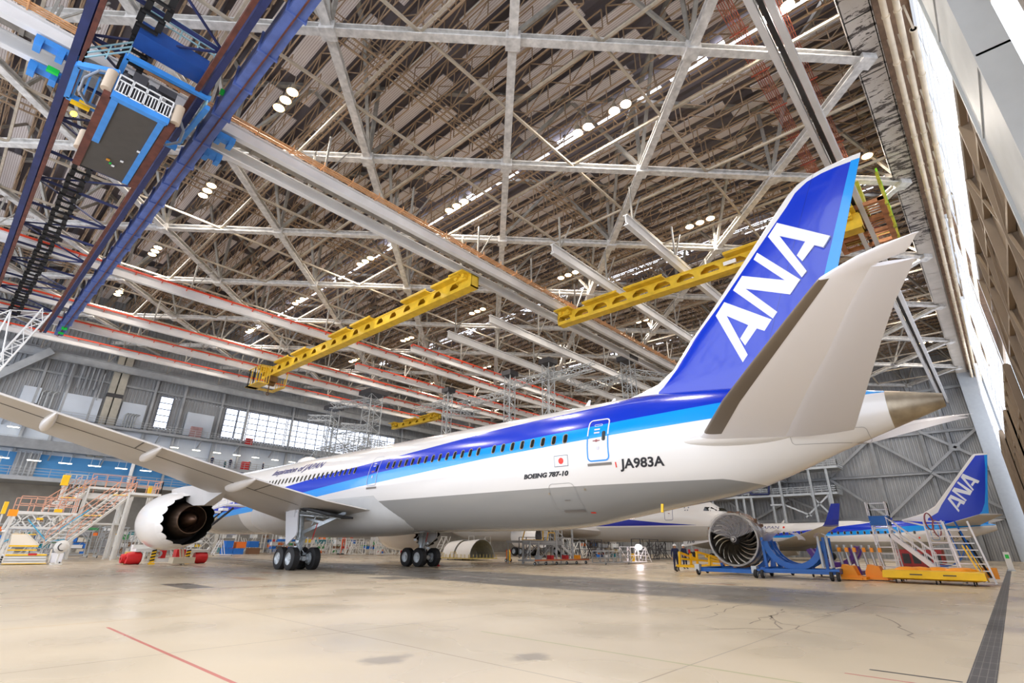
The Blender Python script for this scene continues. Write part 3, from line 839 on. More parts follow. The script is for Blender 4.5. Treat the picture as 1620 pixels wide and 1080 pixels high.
for side in (-1, 1):
    wing = p.surface('wing', WING, AC_GREY, side, n=14)
    wing['label'] = 'left wing' if side < 0 else 'right wing'
    # bright trailing edge strip and flap lines
    te = MB()
    for a, b in zip(WING[1:-2], WING[2:-1]): te.bar(p.P(side * a[0], a[2] - .02, a[4] + .01), p.P(side * b[0], b[2] - .02, b[4] + .01), .05, .07)
    obj('trailing_edge_strip', te, AC_WHITE, wing)
    for uu in (.74,):
        fl2 = MB(); prev = None
        for t_ in (4, 6.5, 9.3, 13, 16, 19.2, 22, 26):
            le, tee, zl, zt, th = wz(t_); y_ = th * (tee - le) * 5 * (.2969 * sqrt(uu) - .126 * uu - .3516 * uu * uu + .2843 * uu ** 3 - .1036 * uu ** 4) * .9
            q_ = p.P(side * t_, le + (tee - le) * uu, zl + (zt - zl) * uu - y_ - .004)
            if prev: fl2.bar(prev, q_, .05, .02)
            if t_ in (9.3, 16, 22): e_ = p.P(side * t_, tee - .05, zt - .02); fl2.bar(q_, e_, .05, .03)
            prev = q_
        obj('flap_gap', fl2, mat('gap_dark', (90, 88, 86), .6), wing)
    for t_, L in ((19.4, 2.8), (15.3, 3.2), (10.4, 4.0)):
        le, tee, zl, zt, th = wz(t_); rings = []
        for k in range(13):
            u = k / 12; rr = (.26 + .1 * (t_ < 12)) * sin(pi * min(1, u ** .75)) ** .7 + .01 if 0 < k < 12 else .01
            s_ = tee + .28 - L * (1 - u); drop = -.26 + .2 * u
            rings.append([p.P(side * t_ + .75 * rr * cos(2 * pi * i / 14), s_, zt + drop + rr * sin(2 * pi * i / 14)) for i in range(14)])
        obj('flap_track_fairing', MB().loft(rings), mat('fairing_pale', (206, 202, 198), .3), wing, smooth=True)
    # pylon and engine
    ex, ez = 9.85 * side, 2.85
    pyl = MB()
    PR = [(23.6, 4.45), (24.1, 4.95), (26.5, 5.0), (30, 4.9), (34.6, 4.6), (33.6, 4.35), (32.4, 3.9), (31.3, 3.62), (29.4, 3.66), (27.9, 3.95), (27.3, 4.4)]
    v = [p.P(ex + k * (.28 if 0 < i < 4 or i > 5 else .06), s_, z_) for k in (-1, 1) for i, (s_, z_) in enumerate(PR)]; n_ = len(PR)
    pyl.add(v, [tuple(range(n_)), tuple(range(2 * n_ - 1, n_ - 1, -1))] + [(i, n_ + i, n_ + (i + 1) % n_, (i + 1) % n_) for i in range(n_)])
    obj('pylon', pyl, AC_GREY, wing)
    eng = thing('e', '', '', p.P(ex, 22.6, ez)); eng.name = 'engine'; del eng['label']; del eng['category']; eng.parent = r787
    ax = (0, -p.d, 0); N = 216
    prof = [(.55, 1.28), (.2, 1.36), (0, 1.47), (.12, 1.6), (.5, 1.72), (1.3, 1.83), (2.6, 1.87), (3.8, 1.8), (4.8, 1.66)]
    na = MB(); na.lathe((0, 0, 0), ax, prof, N)
    # chevron skirt
    ring0 = [(4.8, 1.66, 2 * pi * i / N) for i in range(N)]; ringm = [(5.2, 1.59, 2 * pi * i / N) for i in range(N)]
    N_ = N
    ring1 = [(5.3 + .55 * abs(sin(9 * 2 * pi * i / N + .2)) ** .6, 1.53 - .04 * abs(sin(9 * 2 * pi * i / N + .2)), 2 * pi * i / N) for i in range(N)]
    axv = Vector(ax); up = Vector((0, 0, 1)); u_ = up.cross(axv).normalized(); w_ = axv.cross(u_).normalized()
    Q = lambda q, dr=0: axv * q[0] + (w_ * cos(q[2]) + u_ * sin(q[2])) * (q[1] + dr)
    na.loft([[Q(q) for q in ring0], [Q(q) for q in ringm], [Q(q) for q in ring1]], True, False)
    na.use(1); inn = [[Q(q, -.03) for q in ring1], [Q((5.0, 1.5, q[2])) for q in ring1], [Q((3.8, 1.5, q[2])) for q in ring1]]
    na.loft(inn, True, False); na.lathe((0, 0, 0), ax, [(3.8, 1.5), (3.8, 1.1)], N)
    na.use(2).lathe((0, 0, 0), ax, [(.55, 1.28), (1.1, 1.4), (1.1, .3), (.6, .02)], 48)
    na.use(3).lathe((0, 0, 0), ax, [(.2, 1.365), (0, 1.475), (.12, 1.605), (.32, 1.67)], N)
    obj('nacelle', na, [AC_WHITE, DUCT_DARK, DARKST, METAL], eng, smooth=True)
    co = MB(); co.lathe((0, 0, 0), ax, [(3.9, 1.22), (5.0, 1.12), (6.3, .84), (6.3, .8), (5.4, .84), (4.8, .86)], 64)
    obj('core_nozzle', co, HOT, eng, smooth=True)
    pg = MB(); pg.lathe((0, 0, 0), ax, [(4.8, .86), (4.9, .55), (5.9, .4), (6.7, .16), (6.9, .01)], 48)
    obj('exhaust_plug', pg, mat('brown_plug', (92, 66, 50), .4, .7, var=.4, scale=5), eng, smooth=True)
    # main landing gear
    gx, gs = side * 4.9, 33.844
    gr = thing('e', '', '', p.P(gx, gs, 0)); gr.name = 'landing_gear'; del gr['label']; del gr['category']; gr.parent = r787
    st = MB(); q = lambda x, s_, z_: (x * side, -(s_), z_)
    st.tube(q(0, 0, .55), q(0, 0, 2.1), .17, 14); st.tube(q(0, 0, 1.5), q(.25, -.15, 4.2), .24, 14)
    st.tube(q(0, -.95, .64), q(0, .95, .64), .14, 10)
    for s_ in (-.73, .73): st.tube(q(-.75, s_, .64), q(.75, s_, .64), .1, 10)
    st.bar(q(0, .2, 1.1), q(0, .45, 1.7), .12); st.bar(q(0, .45, 1.7), q(.05, .12, 2.3), .12)
    for k in range(7): st.path([q(.12, .1 + .05 * k, 2.0 - .12 * k), q(.2 + .02 * k, .25, 1.4 - .08 * k), q(.05, .5 - .1 * k, .8)], .02, 5)
    for sx in (-1, 1):
        for s_ in (-.73, .73): st.tube(q(sx * .3, s_, .64), q(sx * .45, s_, .64), .27, 12); st.tube(q(sx * .35, s_ - .2, .85), q(sx * .35, s_ + .2, .85), .06, 6)
    rg = random.Random(4)
    for k in range(16):
        a0_ = (rg.uniform(-.45, .45), rg.uniform(-.6, .6), rg.uniform(.5, 1.9)); st.path([q(*a0_), q(a0_[0] * .5, a0_[1] * .4, a0_[2] + rg.uniform(.1, .4)), q(a0_[0] * .8, a0_[1] * .2, a0_[2] + rg.uniform(.3, .6))], .022, 5)
        if k % 3 == 0: st.cbox(q(*a0_), (.16, .2, .14), rg.random())
    obj('strut', st, STRUT, gr, smooth=True)
    br = MB(); br.bar(q(0, .05, 2.1), q(-1.5, 2.6, 3.35), .14, .2); br.bar(q(-.7, 1.3, 2.75), q(-.1, .2, 3.0), .1, .14); br.bar(q(-.35, .6, 2.6), q(-.55, .9, 3.5), .06)
    obj('side_brace', br, STRUT, gr)
    for sx in (-.68, .68):
        for s_ in (-.73, .73):
            wh = MB(); wh.wheel(q(sx, s_, .64), (1, 0, 0), .65, .5, 28, 1)
            obj('wheel', wh, [TYRE, HUB], gr, smooth=True)
    dr = MB(); pts = [(-.95, 3.55), (.75, 3.75), (.85, 2.95), (1.05, 2.2), (.95, 1.95), (-.02, 1.42), (-.2, 1.5)]
    v = [q(x, s_ - .1, z_) for x in (.68, .76) for s_, z_ in pts]; n_ = len(pts)
    dr.add(v, [tuple(range(n_)), tuple(range(2 * n_ - 1, n_ - 1, -1))] + [(i, n_ + i, n_ + (i + 1) % n_, (i + 1) % n_) for i in range(n_)])
    dr.cbox(q(.8, 0, 3.45), (.06, .8, .8))
    obj('gear_door', dr, mat('gear_door_white', (214, 216, 222), .4), gr)
    wl = MB(); wl.box(-.7 * 1, .7, -3.2, 1.0, 0, .05)
    wl = MB(); v = [q(.9, -1.4, 3.75), q(-1.5, -1.4, 3.2), q(-1.75, 3.1, 3.08), q(-.2, 3.0, 3.25), q(.9, 1.6, 3.62)]
    v2 = [(a_[0], a_[1], a_[2] - .12) for a_ in v]; wl.loft([v, v2])
    obj('wheel_well', wl, mat('wheel_well_shade', (52, 54, 58), .7, var=.5, scale=6), gr)  # dark plate under the wing, its colour standing in for the open well's shade
    ws = MB()
    for k in range(6): ws.bar(q(.7 - .4 * k, -1.0, 3.3 - .02 * k), q(.5 - .35 * k, 2.4 - .1 * k, 3.05), .07)
    for k in range(5): ws.bar(q(.8, -.9 + .7 * k, 3.35), q(-1.4, -.8 + .75 * k, 2.98), .06)
    obj('well_piping', ws, STRUT, gr)
    st_ = MB(); st_.cbox(q(-.35, 1.1, 2.2), (.05, .02, 1.0), 0, .2); obj('warning_streamer', st_, RED, gr)

# tailplane
for side in (-1, 1):
    def Z(t): return 4.95 + .25 * t
    main = [(.4, 57.9, 62.3), (1.4, 58.9, 62.7), (2.5, 59.95, 63.2), (4.62, 61.57, 64.36), (6.45, 63.2, 65.4), (8, 64.6, 66.2), (9.03, 65.54, 66.8), (9.37, 65.84, 67.0), (9.45, 65.98, 67.5), (9.6, 66.3, 67.62), (9.75, 66.65, 67.7), (9.87, 67.1, 67.76), (9.95, 67.7, 67.84)]
    stb = p.surface('tailplane', [(t, a_, b_, Z(t), Z(t), .1 if t < 9.4 else .07) for t, a_, b_ in main], mat('tailplane_pale', (236, 235, 240), .35), side, n=12)
    el = [(1.5, 62.5, 64.65), (1.81, 62.68, 64.78), (4.62, 64.2, 65.78), (6.45, 65.26, 66.44), (8, 66.07, 67.03), (9.0, 66.66, 67.5), (9.32, 66.85, 67.64)]
    p.surface('elevator', [(t, a_, b_, Z(t) - .0, Z(t) - .1, .11) for t, a_, b_ in el], mat('elevator_grey', (214, 212, 216), .4), side, parent=stb)
    leb = []
    for t, a_, b_ in ((2.55, 59.98, 63.2), (4.62, 61.57, 64.36), (6.45, 63.2, 65.4), (9.03, 65.54, 66.8), (9.37, 65.86, 66.9)):
        ring = []
        for k in range(-6, 7):
            u = .2 * (abs(k) / 6) ** 2; y = .1 * (b_ - a_) * 5 * (.2969 * sqrt(u) - .126 * u - .3516 * u * u) + .012
            ring.append(p.P(side * t, a_ - .015 + (b_ - a_) * u, Z(t) + y * (1.1 if k > 0 else -.9)))
        leb.append(ring)
    obj('leading_edge', MB().loft(leb, False, False), LEMETAL, stb, smooth=True)
    fr_ = MB(); rings = []
    for k in range(11):
        u = k / 10; s_ = 58.6 + 4.6 * u; rr = .55 * sin(pi * min(1, .04 + u * .9)) ** .7
        zc, rz, rx = p.sec(s_); t = sqrt(max(0, 1 - ((5.3 - zc) / rz) ** 2)) * rx
        rings.append([p.P(side * (t - .25 + rr * 1.1 * cos(2 * pi * i / 16)), s_, 5.42 + rr * .62 * sin(2 * pi * i / 16)) for i in range(16)])
    obj('root_fairing', fr_.loft(rings), AC_WHITE, stb, smooth=True)
# fin
FIN = [(7.2, 54.6, 63.2, .16), (8.15, 55.1, 63.7, .18), (8.36, 56.1, 63.8, .2), (8.61, 57.0, 63.95, .21), (9.17, 57.88, 64.2, .21), (10.38, 58.9, 64.68, .21), (12.06, 60.52, 65.32, .21), (13.72, 62.04, 65.96, .2), (15.2, 63.4, 66.53, .19), (15.98, 64.13, 66.83, .15),
       (16.32, 64.56, 66.96, .11), (16.52, 65.07, 67.04, .08), (16.64, 65.7, 67.08, .05), (16.69, 66.24, 67.09, .02)]
def fin_half(th, u): return th * (1 - (1 - u / .22) ** 2) ** .5 if u < .22 else (th if u < .62 else th * (1 - (u - .62) / .38) + .01)
UU = [0, .01, .03, .07, .13, .22, .4, .62, .8, 1]
rings = []
for z_, le, te, th in FIN:
    a_ = [p.P(-fin_half(th, u), le + (te - le) * u, z_) for u in UU]; b_ = [p.P(fin_half(th, u), le + (te - le) * u, z_) for u in UU]
    rings.append(a_ + b_[::-1])
fm, g = nmat('fin_livery', .2); g.bs.inputs['Coat Weight'].default_value = .5; g.bs.inputs['Coat Roughness'].default_value = .05
s = g.math('SUBTRACT', 34, g.y)
bz = [(7.2, 57.0), (8.2, 57.13), (8.4, 57.42), (9.0, 58.0), (10.13, 58.86), (11.64, 60.46), (13.6, 62.34), (15.33, 64.01), (15.89, 64.47), (16.24, 65.01), (16.38, 65.61), (16.45, 67.2)]
lb_ = [(7.2, 62.9), (11.86, 64.8), (16.47, 66.71)]
c = g.mix(g.gt(s, g.curve(g.z, bz, 50, 70)), C_W, C_D)
c = g.mix(g.math('MULTIPLY', g.gt(s, g.curve(g.z, lb_, 50, 70)), g.math('LESS_THAN', g.z, 16.46)), c, C_L)
hl = g.math('ABSOLUTE', g.math('SUBTRACT', s, g.math('ADD', g.math('MULTIPLY', g.z, .43), 58.2)))
c = g.mix(g.math('MULTIPLY', g.math('LESS_THAN', hl, .012), .5), c, lin((20, 24, 60)))
g.put(g.bs.inputs['Base Color'], c)
fin = obj('tail_fin', MB().loft(rings), fm, r787, smooth=True)
A1 = [(60.29, 11.19), (60.76, 11.73), (62.54, 10.35), (62.18, 9.93), (61.9, 10.12), (61.31, 9.49), (61.16, 9.85), (61.59, 10.36), (60.76, 11.05), (61.35, 9.06), (61.1, 8.78)]
N1 = [(61.22, 12.17), (61.71, 12.73), (63.34, 11.93), (62.31, 13.34), (62.51, 13.61), (63.91, 11.76), (63.42, 11.23), (61.75, 12.07), (62.81, 10.62), (62.59, 10.38)]
A2 = [(63.07, 14.2), (63.54, 14.72), (65.32, 13.27), (64.99, 12.87), (64.7, 13.09), (64.14, 12.54), (63.99, 12.88), (64.41, 13.39), (63.52, 14.05), (64.21, 12.05), (63.98, 11.83)]
def letter(pl, poly, x0, x1, name, parent, m):
    mb = MB(); n_ = len(poly); v = [pl.P(x0, a_, b_) for a_, b_ in poly] + [pl.P(x1, a_, b_) for a_, b_ in poly]
    mb.add(v, [tuple(range(n_)), tuple(range(2 * n_ - 1, n_ - 1, -1))] + [(i, n_ + i, n_ + (i + 1) % n_, (i + 1) % n_) for i in range(n_)])
    return obj(name, mb, m, parent)
LETW = mat('letter_white', (232, 234, 238), .3)
for L_ in (A1, N1, A2): letter(p, L_, -.225, -.1, 'fin_letter', fin, LETW)

# cabin doors, windows, lettering
FR = mat('door_outline_grey', (176, 178, 186), .4)
SILL = mat('door_sill_grey', (118, 112, 106), .5)
LBO = mat('outline_light_blue', (20, 140, 226), .35)
def pdoor(pl, sc_, z0, hw=.53, h=1.9, up=FR, lo=FR, zs=5.2, w=.05, win=True, sill=True):
    a_, b_ = pl.band(sc_ - hw, sc_ + hw, z0, z0 + h, w, .2, zs)
    d = MB()
    for v, f in a_: d.add([pl.skin(x, y, .016) for x, y in v], f)
    d.use(1)
    for v, f in b_: d.add([pl.skin(x, y, .016) for x, y in v], f)
    o = obj('cabin_door', d, [up, lo], pl.root)
    if win: pl.decal('door_window', [pl.rrect(sc_ + hw * .55, z0 + h * .57, .17, .44, .08)], GLASS, .02, o)
    if sill: pl.decal('door_sill', [pl.rrect(sc_ + .02, z0 - .12, hw * 2.15, .11, .02)], SILL, .02, o)
    pl.decal('door_handle', [pl.rrect(sc_ - hw * .1, z0 + h * .47, .36, .05, .02), pl.rrect(sc_ - hw * .1, z0 + h * .47, .12, .12, .05)], mat('handle_red_grey', (150, 90, 90), .5), .018, o)
    for q_ in (pl.rrect(sc_ - hw * .1, z0 + h * .66, .28, .07, .02), pl.rrect(sc_ - hw * .1, z0 + h * .74, .28, .07, .02), pl.rrect(sc_, z0 + h * .3, .14, .16, .02)): pl.decal('door_placard', [q_], mat('placard_pale', (206, 206, 214), .5), .018, o)
    return o
pdoor(p, 38.13, 4.93, zs=5.3)
d4 = pdoor(p, 55.19, 4.93, up=AC_WHITE, lo=LBO, zs=6.0, w=.06)
p.decal('upper_vent', p.band(54.98, 55.38, 6.48, 6.58, .02, .045), AC_WHITE, .018, d4)
WF = mat('window_surround', (150, 140, 118), .4)
def windows(pl, ss, z, w=.27, h=.47, r=.12, name='cabin_window'):
    for s_ in ss:
        mb = MB(); v, f = pl.rrect(s_, z, w, h, r); mb.add([pl.skin(a_, b_, .012) for a_, b_ in v], f)
        mb.use(1); v, f = pl.rrect(s_ + .02, z, w * .72, h * .84, r * .72); mb.add([pl.skin(a_, b_, .018) for a_, b_ in v], f)
        obj(name, mb, [WF, GLASS], pl.root)
windows(p, [39.57 + .63 * i for i in range(14)] + [48.9 + .653 * i for i in range(8)] + [35.78 - .63 * i for i in range(23)], 6.1)
def lettering(pl, txt, s0, s1, z0, cap, m, shear=0., bold=0., name='lettering', off=.015, space=1.):
    v, f = text_polys(txt, 1., shear, bold, space); x0 = min(q[0] for q in v); x1 = max(q[0] for q in v); y0 = 0; y1 = .70
    v = [(s0 + (q[0] - x0) / (x1 - x0) * (s1 - s0), z0 + (q[1] - y0) / (y1 - y0) * cap) for q in v]
    return pl.decal(name, [(v, f)], m, off)
lettering(p, 'JA983A', 56.1, 57.98, 4.58, .36, INK, .14, .03, 'registration_lettering')
lettering(p, 'BOEING 787-10', 51.03, 53.62, 4.46, .19, INK, .3, .05, 'type_lettering')
lettering(p, 'Inspiration of JAPAN', 22.1, 30.5, 6.78, .5, INKB, .15, .012, 'slogan_lettering', .03)
fl_ = MB()
for mi, (sh, o_) in enumerate(((p.rrect(53.29, 5.1, .76, .5, .01), .012), (p.rrect(53.29, 5.1, .70, .44, .01), .014), (p.rrect(53.29, 5.1, .28, .28, .139, n=6), .017))):
    fl_.use(mi).add([p.skin(a_, b_, o_) for a_, b_ in sh[0]], sh[1])
obj('flag_decal', fl_, [mat('flag_edge_grey', (110, 112, 120), .5), LETW, REDM], r787)
p.decal('cargo_door', p.band(52.35, 53.75, 2.95, 4.15, .018, .25), mat('panel_gap', (150, 148, 144), .5), .014)
p.decal('belly_handle', [p.rrect(53.2, 3.02, 1.05, .1, .02)], SILL, .03)
p.decal('belly_handle', [p.rrect(53.15, 3.45, .3, .04, .01)], SILL, .03)
p.decal('rescue_arrow', [p.rrect(55.95, 4.74, .05, .22, .01)], REDM, .016)
p.decal('rescue_arrow', [p.rrect(54.0, 2.93, .22, .05, .01)], REDM, .016)
for s_, z_ in ((52.3, 3.75), (54.2, 3.85)): p.decal('pressure_port', [p.rrect(s_, z_, .09, .09, .04)], METAL, .02)
p.decal('tail_access_panel', p.band(62.6, 64.9, 5.0, 5.45, .015, .12), mat('panel_gap', (150, 148, 144), .5), .014)
for s_, h_ in ((52.9, .45), (54.4, .28)):
    an = MB(); an.loft([[p.P(k, s_ + a_, 8.05) for a_, k in ((-.25, 0), (0, .04), (.2, 0), (0, -.04))], [p.P(k, s_ + .25 + a_, 8.1 + h_) for a_, k in ((-.08, 0), (0, .02), (.06, 0), (0, -.02))]])
    obj('blade_antenna', an, AC_WHITE, r787)
obj('satellite_dome', MB().sphere(p.P(0, 23.2, 8.02), 1, 20, 10, (.7, 1.4, .55)), AC_WHITE, r787, smooth=True)
tg = MB(); tg.cbox(p.P(-1.3, 57.3, 3.0), (.05, .1, .34), 0, .2); obj('yellow_streamer', tg, YEL, r787)

# ---------------------------------------------------------------- the small twin jet, far right
r737 = thing('passenger_jet', 'small white jet with blue winglet and blue tail at far right', 'airplane', (88, 20, 0))
S3 = [(0, 2.7, .02, .02), (.5, 2.75, .7, .65), (1.5, 2.85, 1.2, 1.1), (3, 3.0, 1.65, 1.55), (5, 3.1, 1.9, 1.85), (6, 3.12, 1.93, 1.88), (28, 3.12, 1.93, 1.88), (31, 3.35, 1.72, 1.75), (34, 3.66, 1.4, 1.4), (37, 3.95, .95, .95), (39, 4.12, .5, .5), (39.6, 4.15, .3, .3)]
q3 = Plane(r737, 20.4, 1, S3)       # s = 40.4 - Y
L3 = livery('small_jet_livery', 20.4, 1, [(8, 2.95), (13.5, 3.45), (17.7, 3.85), (22.7, 4.38), (26, 4.75), (27.3, 4.98), (29, 6), (39.6, 8)], [(8, 2.95), (13, 3.15), (22.5, 3.6), (29.5, 4.25), (36, 4.75), (39.6, 4.9)],
             [(8, 2.93), (15.9, 2.98), (21.9, 3.16), (29.3, 3.52), (36.9, 4.19), (39.6, 4.4)], [(0, 2.4), (36, 2.5), (39.6, 2)])
q3.fuselage(0, 39.7, L3, 48)
for side in (-1, 1):
    ws_ = [(1.4, 13.8, 21.4, 2.2, 2.2, .13), (5.5, 17.2, 21.6, 2.7, 2.7, .12), (12, 21.4, 23.9, 3.4, 3.4, .11), (17.2, 24.6, 26.3, 3.95, 3.95, .1)]
    w3 = q3.surface('wing', ws_, AC_GREYD, side, n=10)
    wl = MB(); rings = []
    for k, (x_, s1_, s2_, z_) in enumerate(((17.2, 24.6, 26.3, 3.95), (17.7, 24.9, 26.4, 4.1), (18.0, 25.3, 26.6, 4.6), (18.3, 26.2, 27.1, 6.3))):
        rings.append([q3.P(side * x_ + a_, s_, z_ + (.06 if k < 2 else 0) * b_) for s_, a_, b_ in ((s1_, 0, 0), ((s1_ + s2_) / 2, .05, 1), (s2_, 0, 0), ((s1_ + s2_) / 2, -.05, -1))])
    obj('winglet', wl.loft(rings), mat('winglet_blue', (16, 44, 160), .3), w3)
    q3.surface('tailplane', [(.3, 34.2, 38.0, 4.35, 4.35, .1), (7.1, 38.5, 40.6, 5.3, 5.3, .09)], AC_GREY, side)
    en = MB(); en.lathe(q3.P(side * 4.9, 12.4, 1.5), (0, -1, 0), [(.3, .75), (0, .85), (.3, 1.0), (1.6, 1.08), (3.2, .9), (3.2, .7), (2.2, .6)], 32); obj('engine', en, AC_WHITE, r737, smooth=True)
    gg = MB(); gg.wheel(q3.P(side * 2.6, 20.5, .55), (1, 0, 0), .55, .4, 16, 1); gg.wheel(q3.P(side * 3.2, 20.5, .55), (1, 0, 0), .55, .4, 16, 1); gg.use(1).tube(q3.P(side * 2.9, 20.5, .55), q3.P(side * 2.9, 20.5, 2.2), .12)
    obj('landing_gear', gg, [TYRE, STRUT], r737)
gg = MB(); gg.wheel(q3.P(-.2, 4, .35), (1, 0, 0), .35, .2, 12, 1); gg.wheel(q3.P(.2, 4, .35), (1, 0, 0), .35, .2, 12, 1); gg.use(1).tube(q3.P(0, 4, .4), q3.P(0, 4, 1.8), .08); obj('nose_gear', gg, [TYRE, STRUT], r737)
F3 = [(4.6, 30.0, 38.9, .14), (5.19, 30.39, 39.2, .14), (5.92, 32.8, 39.32, .14), (6.8, 34.3, 39.5, .14), (9.41, 36.6, 40.15, .14), (12.6, 39.4, 40.98, .1), (12.87, 39.75, 41.02, .03)]
rings = []
for z_, le, te, th in F3:
    a_ = [q3.P(-fin_half(th, u), le + (te - le) * u, z_) for u in UU]; b_ = [q3.P(fin_half(th, u), le + (te - le) * u, z_) for u in UU]
    rings.append(a_ + b_[::-1])
fm, g = nmat('small_fin_livery', .3); s = g.math('SUBTRACT', 20.4, g.y)
c = g.mix(g.gt(s, g.curve(g.z, [(4.6, 33.0), (5.3, 33.2), (6.0, 34.4), (6.9, 35.0), (9.41, 37.0), (12.6, 39.8)], 30, 45)), C_W, C_D)
c = g.mix(g.gt(s, g.curve(g.z, [(4.9, 37.0), (5.14, 37.67), (5.47, 38.14), (6.0, 38.72), (6.94, 39.22), (8.5, 39.7), (11.07, 40.38), (12.7, 40.7)], 30, 45)), c, C_L)
c = g.mix(g.gt(g.z, 12.65), c, C_W); g.put(g.bs.inputs['Base Color'], c)
fin3 = obj('tail_fin', MB().loft(rings), fm, r737, smooth=True)
for L_ in ([(4.62, 7.58), (4.17, 8.09), (2.94, 7.18), (3.2, 6.82), (3.46, 6.99), (3.85, 6.47), (3.94, 6.7), (3.56, 7.21), (4.32, 7.63), (3.79, 6.17), (3.93, 5.95)],
           [(3.95, 8.54), (3.6, 8.95), (2.41, 8.39), (3.2, 9.47), (3.05, 9.64), (1.96, 8.4), (2.31, 7.91), (3.56, 8.41), (2.77, 7.36), (2.92, 7.22)],
           [(2.65, 10.13), (2.33, 10.55), (.96, 9.56), (1.19, 9.27), (1.44, 9.39), (1.81, 8.95), (1.92, 9.17), (1.57, 9.58), (2.29, 9.95), (1.78, 8.56), (1.92, 8.42)]):
    letter(q3, [(40.4 - y_, z_) for y_, z_ in L_], -.155, -.05, 'fin_letter', fin3, LETW)
windows(q3, [13.6 + .78 * i for i in range(24)], 3.6, .28, .4, .1)
pdoor(q3, 33.55, 2.7, .38, 1.85, LBO, LBO, 3, .05, False, False); pdoor(q3, 20.2, 3.05, .3, 1.1, AC_WHITE, AC_WHITE, 3, .05, False, False)
lettering(q3, 'JA85', 34.2, 35.7, 2.8, .32, INK, .12, .0, 'registration_lettering')
lettering(q3, 'Inspiration of JAPAN', 7.8, 15.3, 4.22, .4, INKB, .12, 0, 'slogan_lettering')
q3.decal('red_disc', [q3.rrect(15.95, 4.4, .3, .3, .149)], REDM, .02)
q3.decal('red_disc', [q3.rrect(31.9, 2.97, .2, .2, .099)], REDM, .02)
obj('roof_fairing', MB().sphere(q3.P(0, 24, 4.98), 1, 16, 8, (.5, 2.3, .22)), AC_WHITE, r737, smooth=True)
an = MB().loft([[q3.P(k, 15.5 + a_, 5.0) for a_, k in ((-.25, 0), (0, .04), (.2, 0), (0, -.04))], [q3.P(k, 15.8 + a_, 5.5) for a_, k in ((-.08, 0), (0, .02), (.06, 0), (0, -.02))]]); obj('blade_antenna', an, AC_WHITE, r737)

# ---------------------------------------------------------------- the wide jet whose nose shows under the tail
r777 = thing('passenger_jet', 'wide white jet with dark cockpit windows, nose behind the silver engine', 'airplane', (73, 60, 0))
S5 = [(0, 3.9, .02, .02), (.5, 3.95, .7, .7), (1.5, 4.1, 1.35, 1.3), (2.7, 4.45, 1.85, 1.8), (3.8, 4.8, 2.3, 2.15), (5.2, 5.0, 2.72, 2.55), (7, 5.2, 2.98, 2.85), (9.5, 5.28, 3.1, 3.05), (12, 5.3, 3.12, 3.1), (50, 5.3, 3.12, 3.1), (56, 5.8, 2.4, 2.3), (62, 6.6, .9, .8), (63, 6.7, .5, .4)]
q5 = Plane(r777, 60 - 25.3, -1, S5)   # s = Y - 25.3, local y = s - 34.7
m5, g = nmat('wide_jet_livery', .22); s = g.math('ADD', g.y, 34.7)
c = g.mix(g.gt(4.15, g.z), C_W, lin((186, 184, 180)))
k = g.math('MULTIPLY', g.gt(g.z, g.curve(s, [(5.5, 4.3), (16, 4.33), (63, 4.4)], 0, 12)), g.math('LESS_THAN', g.z, g.curve(s, [(5.5, 4.32), (10, 4.62), (16.5, 5.3), (22, 5.5), (63, 6)], 0, 12)))
c = g.mix(g.math('MULTIPLY', k, g.gt(s, 5.5)), c, lin((30, 44, 160))); g.put(g.bs.inputs['Base Color'], c)
q5.fuselage(0, 63.1, m5, 56)
ck = MB()
for L_ in ([(29.95, 6.6), (29.4, 6.58), (29.42, 6.05), (30.05, 6.1)], [(29.3, 6.57), (28.72, 6.53), (28.55, 6.1), (29.3, 6.05)], [(28.6, 6.5), (28.05, 6.42), (27.55, 6.08), (28.42, 6.08)]):
    ck.add([q5.skin(a_ - 25.3 - .3, b_, .02) for a_, b_ in L_], [(0, 1, 2, 3)])
obj('cockpit_window', ck, GLASS, r777)
pdoor(q5, 9.1, 4.95, .6, 1.9, INKB, INKB, 3, .05, False, False)
windows(q5, [11.2 + .55 * i for i in range(24)], 6.15, .28, .42, .1)
for k in range(5):
    t = 2 * pi * k / 5 + .3; q5.decal('alliance_mark', [q5.rrect(6.6 + .28 * cos(t), 6.45 + .3 * sin(t), .18, .16, .07)], mat('mark_grey', (120, 124, 136), .5), .02)
for side in (-1, 1):
    q5.surface('wing', [(2, 20, 34, 3.6, 3.6, .12), (10, 27, 36, 4.4, 4.4, .11), (30, 42, 44.5, 6.8, 6.8, .1)], AC_GREY, side)
    en = MB(); en.lathe(q5.P(side * 9.6, 26.4, 2.8), (0, 1, 0), [(1.2, 1.35), (.4, 1.45), (0, 1.6), (.4, 1.78), (2.4, 1.9), (5, 1.5), (5, 1.2), (3.4, 1.0)], 40); en.use(1).lathe(q5.P(side * 9.6, 26.4, 2.8), (0, 1, 0), [(1.2, 1.35), (1.25, .4), (.6, .02)], 32)
    obj('engine', en, [AC_WHITE, DARKST], r777, smooth=True)
    gg = MB()
    for k in (-1.45, 0, 1.45):
        for x_ in (-.7, .7): gg.wheel(q5.P(side * 5.5 + x_, 33.5 + k, .66), (1, 0, 0), .66, .5, 16, 1)
    gg.use(1).tube(q5.P(side * 5.5, 33.5, .7), q5.P(side * 5.5, 33.5, 4), .2); obj('landing_gear', gg, [TYRE, STRUT], r777)
gg = MB(); gg.wheel(q5.P(-.4, 7.6, .5), (1, 0, 0), .5, .35, 16, 1); gg.wheel(q5.P(.4, 7.6, .5), (1, 0, 0), .5, .35, 16, 1); gg.use(1).tube(q5.P(0, 7.6, .5), q5.P(0, 7.6, 2.6), .12); obj('nose_gear', gg, [TYRE, STRUT], r777)
